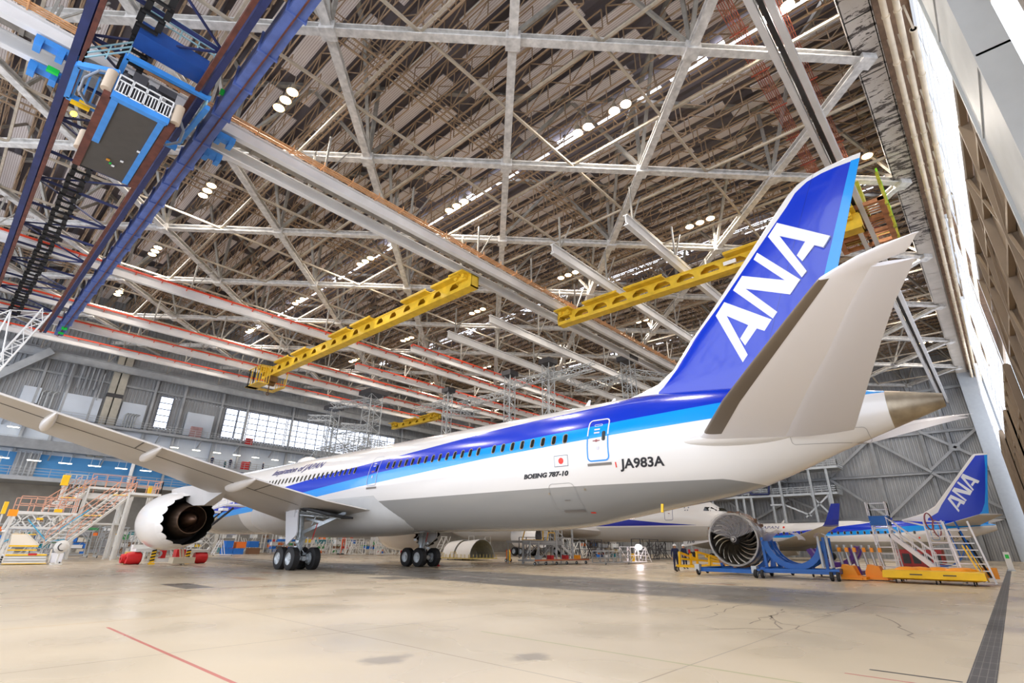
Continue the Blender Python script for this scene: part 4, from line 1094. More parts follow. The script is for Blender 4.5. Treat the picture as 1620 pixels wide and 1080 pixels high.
gd = MB(); v = [(-.72, 29.5, 3.2), (-.72, 33.7, 2.45), (-.85, 33.7, 1.6), (-.85, 29.6, 2.35)]
v = [q5.P(a_, b_ - 25.3, c_) for a_, b_, c_ in v] + [q5.P(a_ + .06, b_ - 25.3, c_) for a_, b_, c_ in v]; gd.add(v, [(0, 1, 2, 3), (7, 6, 5, 4), (0, 4, 5, 1), (1, 5, 6, 2), (2, 6, 7, 3), (3, 7, 4, 0)])
gdo = obj('gear_door', gd, AC_WHITE, r777)
v, f = text_polys('716', 1.); x0 = min(a_[0] for a_ in v); x1 = max(a_[0] for a_ in v)
tx = MB().add([q5.P(-.86, 33.15 - (a_[0] - x0) / (x1 - x0) * 1.1 - 25.3, 1.98 + a_[1] / .7 * .45 + ((a_[0] - x0) / (x1 - x0)) * .15) for a_ in v], f); obj('number_lettering', tx, INK, gdo)
# ================================================================== overhead rails and cranes
def rail_thing(label, y, x0, x1, z=26., w=.42, h=.9, cond=None, m=RAILW, slant=0., pair=False):
    t = thing('crane_rail', label, 'rail', ((x0 + x1) / 2, y, z))
    b = MB(); L = (x1 - x0) / 2; dy = slant / 2
    b.ibeam((-L, -dy, 0), (L, dy, 0), w, h, .09); b.bar((-L, -dy, -.35), (L, dy, -.35), w * .55, .12)
    obj('beam', b, m, t)
    if pair: obj('beam', MB().ibeam((-L, -.75, 0), (L, -.75, 0), w, h, .09), m, t); obj('cable_tray', MB().box(-L, L, -.5, -.25, .1, .3), DARKST, t)
    x = -L + 1.2
    while x < L:
        hg = MB(); hg.bar((x, 0, h / 2), (x, 0, 30 - z), .14); hg.bar((x, 0, h / 2), (x + 1.8, 0, 30 - z), .1); x += 7.85 if x + (x0 + x1) / 2 < 62 else 12
        obj('hanger', hg, UPST, t)
    if cond:
        c = MB(); yy = -.34 if cond != 'tan' else -.75
        if cond == 'tan':
            for k in range(4): c.bar((-L, yy + .16 * k, .55), (L, yy + .16 * k, .55), .07, .05)
            x = -L
            while x < L: c.bar((x, -.85, .45), (x, -.1, .45), .07); c.bar((x, -.85, .45), (x, -.85, .8), .06); x += 2.3
        else:
            c.bar((-L, yy - dy, .5), (L, yy + dy, .5), .13, .16)
            x = -L
            while x < L: c.bar((x, yy + slant * x / (2 * L), .3), (x, slant * x / (2 * L), .42), .05, .3); x += 2.3
        obj('conductor_bar', c, mat('conductor_tan', (214, 160, 110), .5, var=.2) if cond == 'tan' else ORRED, t)
    return t
rail_thing('upper of the long paired white crane rails, with tan cable strips', 30.6, -20, 117, cond='tan')
rail_thing('lower of the long paired white crane rails, above the long yellow crane end', 32.9, -20, 117)
m = MB().box(-20, 117, 31.0, 32.5, 26.5, 26.6)
for k in range(34): m.box(-20 + k * 4, -19.8 + k * 4, 31.0, 32.5, 26.4, 26.7)
trim(m, mat('rail_gap_grey', (140, 134, 126), .7, var=.25))
rail_thing('white crane rail with orange bar, crossing the middle of the long yellow crane', 58.8, -20, 117, cond='o')
rail_thing('white crane rail with orange bar just above the long crane cage', 72.2, -20, 117, cond='o')
rail_thing('white crane rail with orange bar just below the long crane cage', 79.2, -20, 117, cond='o')
rail_thing('white crane rail with orange bar nearest the windowed back wall', 86.4, -20, 117, cond='o')
rail_thing('plain grey rail beam along the top of the windowed wall', 95.2, -20, 117, w=.5, h=1.1, m=GREYST)
rail_thing('topmost white rail beam with a cut end, above the short yellow crane', 16.6, 31.5, 117, h=1.0)
rail_thing('white cut rail beam meeting the left half of the short yellow crane', 23.8, 31.0, 117, h=1.0)
rail_thing('first white cut rail beam below the long yellow crane square end', 38.8, 38.2, 117, h=1.0)
rail_thing('second white cut rail beam below the long yellow crane square end', 46.2, 38.2, 117, h=1.0)
rail_thing('third white cut rail beam below the long yellow crane square end', 53.8, 38.2, 117, h=1.0, cond='o')
rail_thing('lowest white cut rail beam, just above the crown of the large jet', 66.5, 37.5, 117, h=.9, cond='o')
rail_thing('pale rail pair running down past the top of the blue tail fin', 2.75, 12, 117, w=.34, h=.8, pair=True)

def crane(label, x, y0, y1, z0, h, hole, pitch, ww=.5):
    t = thing('overhead_crane', label, 'crane', (x, (y0 + y1) / 2, z0)); L = (y1 - y0) / 2
    g = MB()
    g.box(-ww, ww, -L, L, 0, .12); g.box(-ww, ww, -L, L, h - .1, h)
    for sx in (-ww + .04, ww - .1):
        g.box(sx, sx + .06, -L, L, .1, h * .3); g.box(sx, sx + .06, -L, L, h * .78, h - .08)
        y = -L; g.box(sx, sx + .06, y, y + pitch - hole / 2 - .1, h * .3, h * .78); y += pitch
        while y < L - .2:
            g.box(sx, sx + .06, y - (0) + hole / 2, min(y + pitch - hole / 2, L), h * .3, h * .78)
            for s_ in (-1, 1):      # splayed corners of each opening
                v = [(sx + q, y + s_ * hole / 2, h * .5) for q in (0, .06)] + [(sx + q, y + s_ * hole / 2, h * .79) for q in (0, .06)] + [(sx + q, y + s_ * hole * .22, h * .79) for q in (0, .06)]
                g.add(v, [(0, 2, 4), (1, 5, 3), (0, 4, 5, 1)])
            y += pitch
    for y in (-L, L - .06): g.box(-ww, ww, y, y + .06, 0, h)
    obj('girder', g, CRANEY, t)
    for a_, b_, nm in ((-L + .2, -L + 2.2, 'end_carriage'), (L - 2.2, L - .2, 'end_carriage')):
        e = MB(); e.box(-ww - 1.0, ww + .2, a_, b_, h + .0, h + .13); e.box(-ww - .3, -ww, a_ + .3, b_ - .3, h - .5, h); e.tube((-ww - .5, a_ + .5, h - .2), (-ww, a_ + .5, h - .2), .22, 10); e.tube((-ww - .5, b_ - .5, h - .2), (-ww, b_ - .5, h - .2), .22, 10)
        obj(nm, e, CRANEY, t)
    n_ = int(2 * L / 5)
    for k in range(n_):
        if k % 3 != 2: wk = MB(); wk.box(-ww - .75, -ww, -L + 1 + k * 5, -L + 5.2 + k * 5, h - .1, h - .03); wk.bar((-ww - .7, -L + 1 + k * 5, h + .08), (-ww - .7, -L + 5.2 + k * 5, h + .08), .1, .12); obj('walkway', wk, CRANEY, t)
    return t, L, h
c1, L1, h1 = crane('long yellow bridge crane with round topped holes and a cage end', 29.0, 31.6, 77.2, 24.0, 1.3, 1.15, 2.5)
cg = MB()
for x_ in (-2.4, -1.3): 
    for k in range(5): cg.bar((x_ if k % 2 else -2.4, 18.6 + k * .9, -1.6), (x_ if k % 2 else -2.4, 18.6 + k * .9, .9), .1)
cg.box(-2.5, -1.0, 18.4, 22.8, -1.7, -1.6); cg.box(-2.5, 1.5, 21.6, 22.6, -1.7, -1.6); cg.box(1.0, 1.6, 18.8, 22.6, -1.65, -1.55)
for k in range(4): cg.bar((1.4, 19 + k * .9, -1.6), (1.4, 19 + k * .9, -.3), .07)
cg.bar((1.5, 18.8, -1.6), (1.3, 18.0, .4), .1); cg.bar((-2.4, 18.6, .9), (-2.4, 22.8, .9), .1); cg.bar((-2.4, 18.6, .9), (-.4, 18.6, 1.0), .1)
for k in range(5): cg.bar((-2.4 + k * .35, 18.5, -1.6), (-2.4 + k * .35, 18.5, .9), .07)
obj('service_cage', cg, CRANEY, c1)
hk = MB(); hk.box(-.6, .6, 19.4, 20.9, -.9, -.1); hk.tube((-.4, 20, -1.1), (.4, 20, -1.1), .35, 14); hk.tube((0, 20.6, -2.3), (0, 20.6, -.8), .08, 8); hk.torus((0, 20.6, -2.5), (0, 1, 0), .2, .06, 12, 6)
obj('hoist', hk, mat('hoist_brown', (120, 90, 50), .5, .3, var=.3), c1)
c2, L2, h2 = crane('short yellow bridge crane with trapezoid holes reaching behind the tail fin', 41.9, 2.2, 31.2, 24.0, 1.3, 1.7, 2.35)
fp = MB().use(1); fp.box(-.5, 6.6, -16.2, -15.8, 1.6, 2.0); fp.box(-.5, 6.6, -12.6, -12.2, 1.6, 2.0); [fp.box(x_, x_ + .3, -16.2, -12.2, 1.65, 1.95) for x_ in (-.5, 1.9, 4.2, 6.3)]; [fp.box(x_, x_ + .06, -16.2, -12.2, 1.8, 1.9) for x_ in (0.4, .8, 1.2, 2.6, 3, 3.4, 5, 5.4)]; fp.use(0)
fp.rail([(0, -16.2, 1.9), (6.5, -16.2, 1.9), (6.5, -12.2, 1.9), (0, -12.2, 1.9)], 1.1, .04, 1.2, 2); fp.box(.5, 3, -15.0, -13.5, 2.0, 4.6); fp.box(3.8, 6, -14.0, -12.5, 2.0, 4.2)
for k in range(4): fp.bar((0 + 2.0 * k, -16.25, 1.4), (0 + 2.0 * k, -16.25, 4.4), .2)
obj('machinery_deck', fp, [mat('deck_green_lit', (170, 164, 40), .5, var=.35), mat('deck_rust', (176, 116, 72), .7, var=.4)], c2)  # yellow deck colour shifted green to paint in the green light on it
pl_ = MB()
for k in range(4): obj('green_rod', MB().bar((.25 + 2.0 * k, -16.3, 2.6), (.25 + 2.0 * k, -16.3, 4.9), .14), mat('lime_rod', (140, 220, 40), .4), c2)
crane('small far yellow bridge crane just above the large jet crown', 61.0, 74.5, 89.5, 23.4, 1.0, .8, 2.2, .35)
pe = MB(); pe.cbox((0, 0, 0), (.1, 1.1, .35)); tg_ = obj('crane_plate', pe, WHITE, c2); tg_.location = (-.6, -4.6, .65)

# ================================================================== blue travelling bridge with hanging work platform
br_ = thing('travelling_bridge', 'dark blue travelling bridge with rusty rails across the upper left roof', 'crane', (2, 46, 24))
g = MB(); g.box(2.55, 3.35, -31, 32.5, .1, 1.3)
for k in range(21): g.box(2.45, 3.45, -30.6 + 3.05 * k, -30.5 + 3.05 * k, .02, 1.35)
obj('outer_girder', g, DBLUE, br_)
g = MB(); g.ibeam((1.7, -31, .8), (1.7, 32.5, .8), .3, 1.5); obj('inner_girder', g, NAVY, br_)
g = MB(); g.bar((1.35, -31, .15), (1.35, 32.5, .15), .22, .3); g.bar((-3.25, -31, .15), (-3.25, 32.5, .15), .22, .3); g.bar((2.95, -31, .02), (2.95, 32.5, .02), .07, .08); obj('running_rail', g, RUST, br_)
g = MB(); g.ibeam((-3.6, -31, .8), (-3.6, 32.5, .8), .35, 1.4)
obj('inner_girder', g, NAVY, br_)
g = MB()
for k in range(16):
    y = -30 + 4.1 * k; g.bar((-3.5, y, 1.2), (1.6, y, 1.2), .16)
    a_, b_ = ((-3.5, 1.6) if k % 2 else (1.6, -3.5)); g.bar((a_, y, 1.2), (b_, y + 4.1, 1.2), .1)
obj('cross_bracing', g, NAVY, br_)
g = MB()
for k in range(62):
    y = -30 + k; 
    for x_ in (-1.9, -1.1): g.cbox((x_ + .05 * (k % 3), y, 1.2), (.28, .62, .3))
    g.cbox((-1.5, y + .4, 1.0), (.9, .14, .14))
obj('cable_chain', g, BLACK, br_)
g = MB()
for x_, y in ((3.0, 30.6), (3.0, 28.6), (-3.3, -21.5), (2.6, -19.4), (-4.2, -14.0)): obj('green_marker', MB().cbox((x_, y, -.05 if x_ > 2.8 else .9), (.5, .2, .3)), GREENL, br_)
for y in (-15.3, -13.1):
    g = MB().box(-5.2, -3.2, y - .25, y + .25, 1.1, 1.45)
    for x_ in (-5.0, -4.1, -3.3): g.cbox((x_, y, 1.0), (.3, .6, .5))
    obj('wheel_truck', g, LBLUE, br_)
    g = MB().box(3.4, 4.6, y - .25, y + .25, 1.0, 1.4)
    for x_ in (3.7, 4.4): g.cbox((x_, y, 1.0), (.3, .6, .5))
    obj('wheel_truck', g, LBLUE, br_)

wp = thing('hanging_platform', 'light blue hanging work platform with white gate and dark underside', 'platform', (1.45, 30, 21))
b = MB(); b.box(-1.15, 1.15, -3.5, 3.5, 0, .25); obj('floor_plate', b, mat('dark_underside', (70, 66, 62), .6, var=.1), wp)
b = MB(); b.box(-1.15, -.85, -3.5, .6, -.06, 0); b.box(.82, 1.1, -3.5, 3.5, -.06, 0); b.box(-1.2, 1.2, -3.75, -3.45, -.05, .28); obj('edge_beam', b, LBLUE, wp)
b = MB(); b.box(-1.5, -1.15, -3.6, 3.6, -.05, .35); b.box(1.15, 1.5, -3.6, 3.6, -.05, .35); obj('side_bumper', b, RUST, wp)
gt = MB()
for k in range(4):
    x0 = -1.15 + k * .58; x1 = x0 + .54
    gt.bar((x0, -3.7, .3), (x0, -3.7, 1.35), .06); gt.bar((x1, -3.7, .3), (x1, -3.7, 1.35), .06)
    for z_ in (.33, 1.05, 1.35): gt.bar((x0, -3.7, z_), (x1, -3.7, z_), .06)
    gt.bar(((x0 + x1) / 2, -3.7, .33), ((x0 + x1) / 2, -3.7, 1.05), .05)
    for u_ in (.14, .4): gt.bar((x0 + u_, -3.7, .42), (x0 + u_, -3.7, .98), .03)
obj('gate_panel', gt, WHITE, wp)
for x_, y_ in ((-1.45, -3.65), (1.45, -3.65), (-1.5, 2.2)):
    f = MB().tube((x_, y_, .2), (x_, y_, 1.3), .22, 14); obj('roller_fender', f, mat('fender_beige', (190, 172, 150), .6), wp, smooth=True)
b = MB()
for x0, y0, x1, y1, z_ in ((-2.7, .8, 2.4, .8, 2.0), (-2.7, -2.0, -1.2, -2.9, 2.0), (-2.7, .8, -2.7, -2.0, 2.0), (2.4, .8, 2.6, -3.4, 2.4), (-1.2, -3.2, 2.6, -3.4, 3.0), (-1.2, -3.2, -1.2, .8, 3.0), (-2.7, -2.0, -2.7, -2.0, 2.0)):
    if (x0, y0) != (x1, y1): b.bar((x0, y0, z_), (x1, y1, z_), .22, .3)
for k in range(4): b.bar((-2.5 + .35 * k, .8, 2.0), (-2.5 + .35 * k, -1.9, 2.0), .09)
obj('upper_frame', b, LBLUE, wp)
b = MB(); b.box(-1.2, 1.9, -4.4, -3.2, 3.7, 4.5); obj('cross_girder', b, mat('deep_blue_girder', (34, 76, 150), .45, var=.1), wp)
b = MB(); b.rail([(-1.3, -4.6, 4.5), (2.0, -4.6, 4.5)], 1.0, .03, .8, 3); b.rail([(-1.2, -3.2, 3.0), (-2.6, -2.2, 2.1), (-2.7, .7, 2.1)], 1.0, .03, .8, 3); b.rail([(2.5, -3.4, 2.5), (2.6, .8, 2.5)], 1, .03, .8, 3); obj('handrail', b, mat('pale_teal_rail', (150, 190, 200), .4), wp)
b = MB()
for x_, y_, r_, z_ in ((-.9, -2.8, .16, 2.2), (-.2, -2.9, .2, 2.3), (.5, -2.9, .18, 2.2), (1.1, -2.7, .15, 2.3), (.2, -2.2, .25, 2.7), (-.5, -1.8, .2, 2.8)): b.tube((x_, y_, .3), (x_, y_, z_), r_, 10)
b.box(-1, 1.1, -2.6, 1.5, 1.6, 1.9); b.box(-.7, -.1, -3.3, -2.9, 1.7, 2.3); b.box(.4, 1.2, -3.2, -2.9, 2.0, 2.4)
for x_, y_ in ((-1, -2.6), (1, -2.6), (-1, 2.6), (1, 2.6)): b.bar((x_, y_, .2), (x_, y_ * .8, 3.0), .14)
obj('lift_machinery', b, DARKST, wp)
b = MB(); b.path([(-1.2, -3.2, 1.7), (-1.9, -2.9, 1.6), (-2.3, -2.1, 1.4), (-2.3, -1.2, 1.2), (-1.9, -.5, 1.2), (-1.2, -.2, 1.4)], .07, 8); b.path([(1.5, -2.8, 1.6), (2.1, -2.0, 1.3), (2.2, -1.0, 1.2), (1.8, -.2, 1.2), (1.2, 0, 1.3)], .07, 8); obj('supply_hose', b, mat('hose_grey', (120, 128, 140), .4), wp, smooth=True)
b = MB(); b.bar((-2.5, .75, 1.75), (-1.7, .75, 1.75), .18); b.bar((-2.2, .3, 1.7), (-1.4, .3, 1.7), .1); obj('warning_stripe', b, YEL, wp)
b = MB()
for x_, y_, m_ in ((.35, 1.3, 0), (.1, 2.1, 0), (.75, -.3, 0)): b.cbox((x_, y_, -.08), (.14, .1, .06))
b.use(1).cbox((-.2, 1.7, -.08), (.16, .14, .06)); b.use(2).cbox((-.05, 1.95, -.08), (.1, .1, .06))
obj('control_button', b, [WHITE, mat('button_amber', (190, 130, 30), .5), GREENL], wp)
yl = MB().sphere((0, 0, 0), .16, 12, 8); o = obj('warning_lamp', yl, mat('amber_glow', (255, 220, 60), .4, emit=8), label='small glowing yellow lamp left of the blue hanging platform', cat='lamp'); o.location = (-.8, 33.6, 24)

# ================================================================== hanging lattice work towers
def tower(x, y, z0, z1, w, label, arms=()):
    t = thing('hanging_tower', label, 'tower', (x, y, z0))
    m = MB().lattice((0, 0, 0), (0, 0, z1 - z0), w, w, 1.2, .05); obj('mast', m, GALV, t)
    b = MB().box(-w * .8, w * .8, -w * .8, w * .8, z1 - z0, z1 - z0 + .7); obj('trolley', b, DARKST, t)
    if arms:
        a_ = MB()
        for dx, dy, dz in arms: a_.lattice((0, 0, z1 - z0 - dz), (dx, dy, z1 - z0 - dz), .8, .9, 1.2, .045)
        obj('arm', a_, GALV, t)
    return t
tower(52.4, 62.2, 14, 24.4, 1.0, 'leftmost slim hanging lattice tower behind the jet crown', ((0, 9, 1.6), (4.5, -3, 3.2)))
tower(52.8, 48.9, 15, 24.6, 1.1, 'hanging lattice tower between the leftmost slim one and the tall one', ((0, 11, 2.6), (0, -7, 1.5)))
tower(53.2, 42.0, 15, 25.0, 1.2, 'tall hanging lattice tower, next left of the one by the fin', ((0, -7.5, 2.0), (6, 0, 1.2)))
tower(61.1, 33.9, 16, 25.6, 1.4, 'grey lattice tower hanging just left of the base of the tail fin', ((0, 9, 2.2), (8, -4, 1.5)))
t = tower(45.0, 72.5, 15.5, 24.2, 2.2, 'wide hanging grey scaffold deck right of the big windows', ((-3, 8, 1.0), (-4, 2, 5.5)))
b = MB(); [b.bar((-5, -1 + k, .1), (2.5, -1 + k, .1), .1) for k in range(9)]; [b.bar((-5 + 1.25 * k, -1, .1), (-5 + 1.25 * k, 7, .1), .1) for k in range(7)]; b.rail([(-5, -1, .3), (2.5, -1, .3), (2.5, 7, .3)], 1.1, .05, 1, 3)
for k in range(14): b.bar((-5 + R.random() * 7, -1 + R.random() * 7, -.8 + R.random()), (-5 + R.random() * 7, -1 + R.random() * 7, 1.8 + R.random()), .07)
obj('work_deck', b, GALV, t)
t = tower(44.7, 84.5, 14, 23.6, 1.6, 'hanging grey scaffold deck in front of the big windows', ((-3, 3, 1.5), (2, -9, 4)))
b = MB(); [b.bar((-4, -4 + k, .1), (3, -4 + k, .1), .1) for k in range(8)]; [b.bar((-4 + 1.2 * k, -4, .1), (-4 + 1.2 * k, 3, .1), .1) for k in range(7)]; b.rail([(-4, -4, .3), (3, -4, .3)], 1.1, .05, 1, 3)
for k in range(12): b.bar((-4 + R.random() * 7, -4 + R.random() * 5, -.5), (-4 + R.random() * 7, -4 + R.random() * 5, 2.2), .07)
obj('work_deck', b, GALV, t)
t = thing('lattice_jib', 'white lattice jib arm reaching down at the left edge below the blue bridge', 'crane', (2.1, 60, 19.9))
b = MB().lattice((.3, 0, .8), (-3.2, 0, -11.5), .7, 1.0, 1.2, .05); obj('jib', b, WHITE, t)
b = MB()
for x_, z_ in ((-1.9, .2), (-3.4, -1.5)):
    b.tube((x_, 0, z_), (-1.2, 0, -4.3), .06, 6); b.tube((x_, 0, z_), (-2.2, 0, -5), .06, 6); b.tube((x_, 0, z_), (.2, 0, .7), .03, 6)
b.tube((-3.4, 0, -1.5), (-1.9, 0, .2), .06, 6); b.tube((-3.4, 0, -1.5), (-3.2, 0, -6), .06, 6)
obj('stay', b, WHITE, t)

# ================================================================== high bay lamps
def lamp_proto():
    t = thing('high_bay_lamp', '', 'lamp', (0, 0, 0)); 
    h = MB().lathe((0, 0, 0), (0, 0, 1), [(0, .42), (.12, .4), (.4, .2), (.7, .16), (.75, .01)], 16); h.tube((0, 0, .7), (0, 0, 1.6), .03, 6)
    obj('housing', h, mat('lamp_housing', (190, 180, 160), .4, .4), t, smooth=True)
    return t
PW, PC = mat('lamp_glow_warm', (255, 214, 160), .4, emit=30), mat('lamp_glow_white', (255, 238, 225), .4, emit=42)
lp = lamp_proto(); ln = MB().lathe((0, 0, .02), (0, 0, -1), [(0, .38), (.05, .34), (.09, .2), (.1, .001)], 16); lens = obj('lens', ln, PW, lp)
lq = copy_tree(lp); [c for c in lq.children if c.name.startswith('lens')][0].data = lens.data.copy(); [c for c in lq.children if c.name.startswith('lens')][0].data.materials[0] = PC
ROWS = {9.3: 'roof row beside the blue bridge', 26.5: 'roof row along the brightest skylight strip', 44.8: 'roof row between long crane and tail fin',
        63: 'roof row passing behind the tail fin', 81.5: 'second farthest roof row from the camera', 100: 'farthest roof row near the side wall'}
first = {id(lp): True, id(lq): True}
def put_lamp(x, y, row, near):
    src = lq if near else lp
    lab = 'round hanging lamp in the ' + ROWS[row].split(',')[0]
    if first[id(src)]: first[id(src)] = False; o = src
    else: o = copy_tree(src)
    o.location = (x, y, 32.1); o['label'] = lab; o['group'] = 'high bay lamps, ' + ROWS[row].split(',')[0]
def area(x, y, z, size, power, col_=(1, .93, .84)):
    ld = bpy.data.lights.new('lamp_light', 'AREA'); ld.shape = 'DISK'; ld.size = size; ld.energy = power; ld.color = col_
    o = bpy.data.objects.new('lamp_light', ld); COL.objects.link(o); o.location = (x, y, z)
LP = 1700
for x in ROWS:
    for y in (1.8, 15.3, 32.0, 48.0, 64.3, 80.0):
        if y < 3 and x < 20: continue
        ks = (-1.1, 0, 1.1) if x < 60 else (-.6, .6)
        if (x, y) == (26.5, 15.3): ks = (-2.2, -1.2, 1.2, 2.2)
        if (x, y) == (9.3, 15.3): continue
        for k in ks: put_lamp(x, y + k, x, y < 20 and x < 40)
        area(x, y, 31.9, 1.6, LP * (1.0 if x < 70 else .8))
# ================================================================== ground equipment
def caster(mb, x, y, r=.1, m_t=1, w=.06):
    k = mb.cm; mb.use(m_t).tube((x - w / 2, y, r), (x + w / 2, y, r), r, 12); mb.use(k); mb.bar((x, y, r), (x, y, r * 2.4), .05)
# --- chocks
for (x_, y_), lb in (((16.6, 34.2), 'red wheel chock at the left main landing gear'), ((28.05, 33.3), 'red wheel chock at the right main landing gear')):
    b = MB(); b.box(-.3, .3, -.12, .12, 0, .06); b.bar((-.25, 0, .05), (-.05, 0, .3), .08); b.bar((.25, 0, .05), (.05, 0, .3), .08); b.bar((-.1, 0, .28), (.1, 0, .28), .08)
    o = obj('wheel_chock', b, RED, label=lb, cat='chock'); o.location = (x_, y_, 0); o.rotation_euler = (0, 0, 1.2)

# --- people
SKIN = mat('skin', (206, 160, 130), .5); CLOTH = mat('navy_coverall', (30, 38, 74), .8); SHOE = mat('black_shoes', (20, 20, 22), .6); HELM = mat('white_helmet', (236, 238, 240), .3); TEALC = mat('teal_workwear', (30, 84, 96), .8)
def person(name_label, loc, rz, cloth, group=None, arms=0):
    t = thing('person', name_label, 'person', loc, rz, group)
    V, Rr, E = [], [], []
    def node(p_, r, par=None):
        V.append(p_); Rr.append(r); i = len(V) - 1
        if par is not None: E.append((par, i))
        return i
    pel = node((0, 0, .95), .15); wa = node((0, 0, 1.12), .135, pel); ch = node((0, .0, 1.33), .165, wa); nk = node((0, .01, 1.47), .06, ch)
    hd = node((0, -.01, 1.58), .095, nk); ht = node((0, 0, 1.68), .085, hd)
    for s_ in (-1, 1):
        hp = node((s_ * .1, 0, .88), .105, pel); kn = node((s_ * .12, -.02, .5), .07, hp); an = node((s_ * .13, .02, .1), .05, kn); node((s_ * .15, -.15, .045), .045, an)
        sh = node((s_ * .19, 0, 1.4), .07, ch); el = node((s_ * .26, .03, 1.13), .05, sh)
        wr = node((s_ * .27, -.06 - arms * .12, .9 + arms * .1), .034, el); pm = node((s_ * .27, -.09 - arms * .14, .82 + arms * .1), .036, wr)
        for k in range(4): f = node((s_ * (.245 + .018 * k), -.1 - arms * .15 - .01 * k, .765 + arms * .1), .012, pm); node((s_ * (.24 + .018 * k), -.085 - arms * .15, .72 + abs(k - 1.5) * .008 + arms * .1), .01, f)
        node((s_ * .235, -.13 - arms * .14, .79 + arms * .1), .013, pm)
    me = bpy.data.meshes.new('body'); me.from_pydata(V, E, []); o = bpy.data.objects.new('body', me); COL.objects.link(o)
    sk = o.modifiers.new('s', 'SKIN'); sv = me.skin_vertices[0].data
    for i, r in enumerate(Rr): sv[i].radius = (r, r * .82 if i < 4 else r)
    sv[0].use_root = True
    sb = o.modifiers.new('b', 'SUBSURF'); sb.levels = 1; sb.render_levels = 1
    dg = bpy.context.evaluated_depsgraph_get(); dg.update()
    m2 = bpy.data.meshes.new_from_object(o.evaluated_get(dg)); bpy.data.objects.remove(o)
    for m_ in (cloth, SKIN, SHOE): m2.materials.append(m_)
    for q in m2.polygons:
        c_ = q.center; q.use_smooth = True
        q.material_index = 1 if (c_.z > 1.47 or (.66 < c_.z < .89 + arms * .1 and abs(c_.x) > .21)) else (2 if c_.z < .09 else 0)
    b = bpy.data.objects.new('body', m2); COL.objects.link(b); b.parent = t
    f = MB(); f.sphere((0, -.1, 1.575), .02, 8, 6, (.8, 1.3, 1.3))
    for s_ in (-1, 1): f.sphere((s_ * .095, 0, 1.58), .03, 8, 6, (.4, .8, 1.1))
    f.use(1)
    for s_ in (-1, 1): f.sphere((s_ * .033, -.088, 1.605), .011, 8, 6)
    f.use(2).sphere((0, -.09, 1.535), .02, 8, 6, (1.2, .5, .35)); obj('face', f, [SKIN, BLACK, mat('lips', (170, 90, 84), .5)], t, smooth=True)
    h = MB().lathe((0, 0, 1.63), (0, 0, 1), [(-.01, .15), (.0, .125), (.05, .118), (.09, .085), (.115, .04), (.12, .001)], 20); h.cbox((0, -.13, 1.63), (.16, .08, .012)); obj('helmet', h, HELM, t, smooth=True)
    bt = MB().lathe((0, 0, 1.03), (0, 0, 1), [(-.02, .15), (.02, .15)], 16); obj('belt', bt, SHOE, t)
    return t
P1 = person('person in navy coverall and white helmet standing in the open beside the yellow engine stand', (36.65, 17.8, 0), -.9, CLOTH)
P2 = person('person in dark coverall and white helmet half hidden behind the yellow engine stand', (40.4, 18.9, 0), -.4, CLOTH, arms=1)
for (x_, lb), cl in zip(((30.2, 'person in dark clothing on the upper balcony, furthest left above the wing'), (32.3, 'person in blue clothing on the balcony, left of the tall one'), (33.1, 'person in dark clothing, tallest of the people on the balcony'),
                (36.2, 'person in green blue clothing beside the red cabinet on the upper balcony'), (38.6, 'person in dark clothing, rightmost of the people on the balcony')), (CLOTH, TEALC, CLOTH, TEALC, CLOTH)):
    q_ = copy_tree(P1); q_.location = (x_, 95.2, 13.0 if x_ != 32.3 else 12.6); q_.rotation_euler = (0, 0, R.uniform(-1, 1)); q_['label'] = lb
    for ch in q_.children:
        if ch.name.startswith('body') and cl is TEALC: ch.data = ch.data.copy(); ch.data.materials[0] = TEALC
def cab(name, lb, cat, loc, d, m):
    b = MB().box(-d[0] / 2, d[0] / 2, -d[1] / 2, d[1] / 2, 0, d[2]); b.use(1)
    for z_ in (d[2] * .33, d[2] * .66): b.box(-d[0] / 2 - .01, d[0] / 2 + .01, -d[1] / 2 - .01, -d[1] / 2, z_ - .02, z_ + .02)
    o = obj(name, b, [m, DARKST], label=lb, cat=cat); o.location = loc; return o
cab('tool_cabinet', 'red cabinet on the lower balcony behind the wing', 'cabinet', (35.6, 95.3, 13.0), (1.2, .6, 1.4), RED)
cab('tool_cabinet', 'small red cabinet in front of the big windows on the upper catwalk', 'cabinet', (35.6, 95.9, 17.4), (1.1, .5, 1.15), RED)

# --- bare turbofan on a blue stand
EX, EY, EZ = 34.4, 12.75, 2.02
te_ = thing('jet_engine', 'bare silver turbofan engine with curved fan blades facing left, upper half under clear plastic', 'engine', (EX, EY, 0))
ax = (1, 0, 0)
cs = MB().lathe((0, 0, EZ), ax, [(.08, 1.4), (-.1, 1.43), (-.12, 1.53), (0, 1.56), (.1, 1.52), (.5, 1.5), (.55, 1.58), (.75, 1.58), (.8, 1.5), (1.3, 1.48), (1.35, 1.56), (1.5, 1.56), (1.55, 1.42), (1.6, 1.0)], 64)
cs.use(1).lathe((0, 0, EZ), ax, [(-.1, 1.43), (1.5, 1.42)], 64)
obj('fan_case', cs, [mat('case_silver', (176, 172, 166), .35, .8, var=.25, scale=4), DARKST], te_, smooth=True)
cr = MB().lathe((0, 0, EZ), ax, [(1.5, 1.05), (2.2, .8), (3.2, .72), (3.6, .85), (4.6, .8), (4.7, .55), (5.2, .2)], 32); obj('core', cr, mat('core_dull_metal', (120, 110, 98), .4, .8, var=.4, scale=6), te_, smooth=True)
pp = MB()
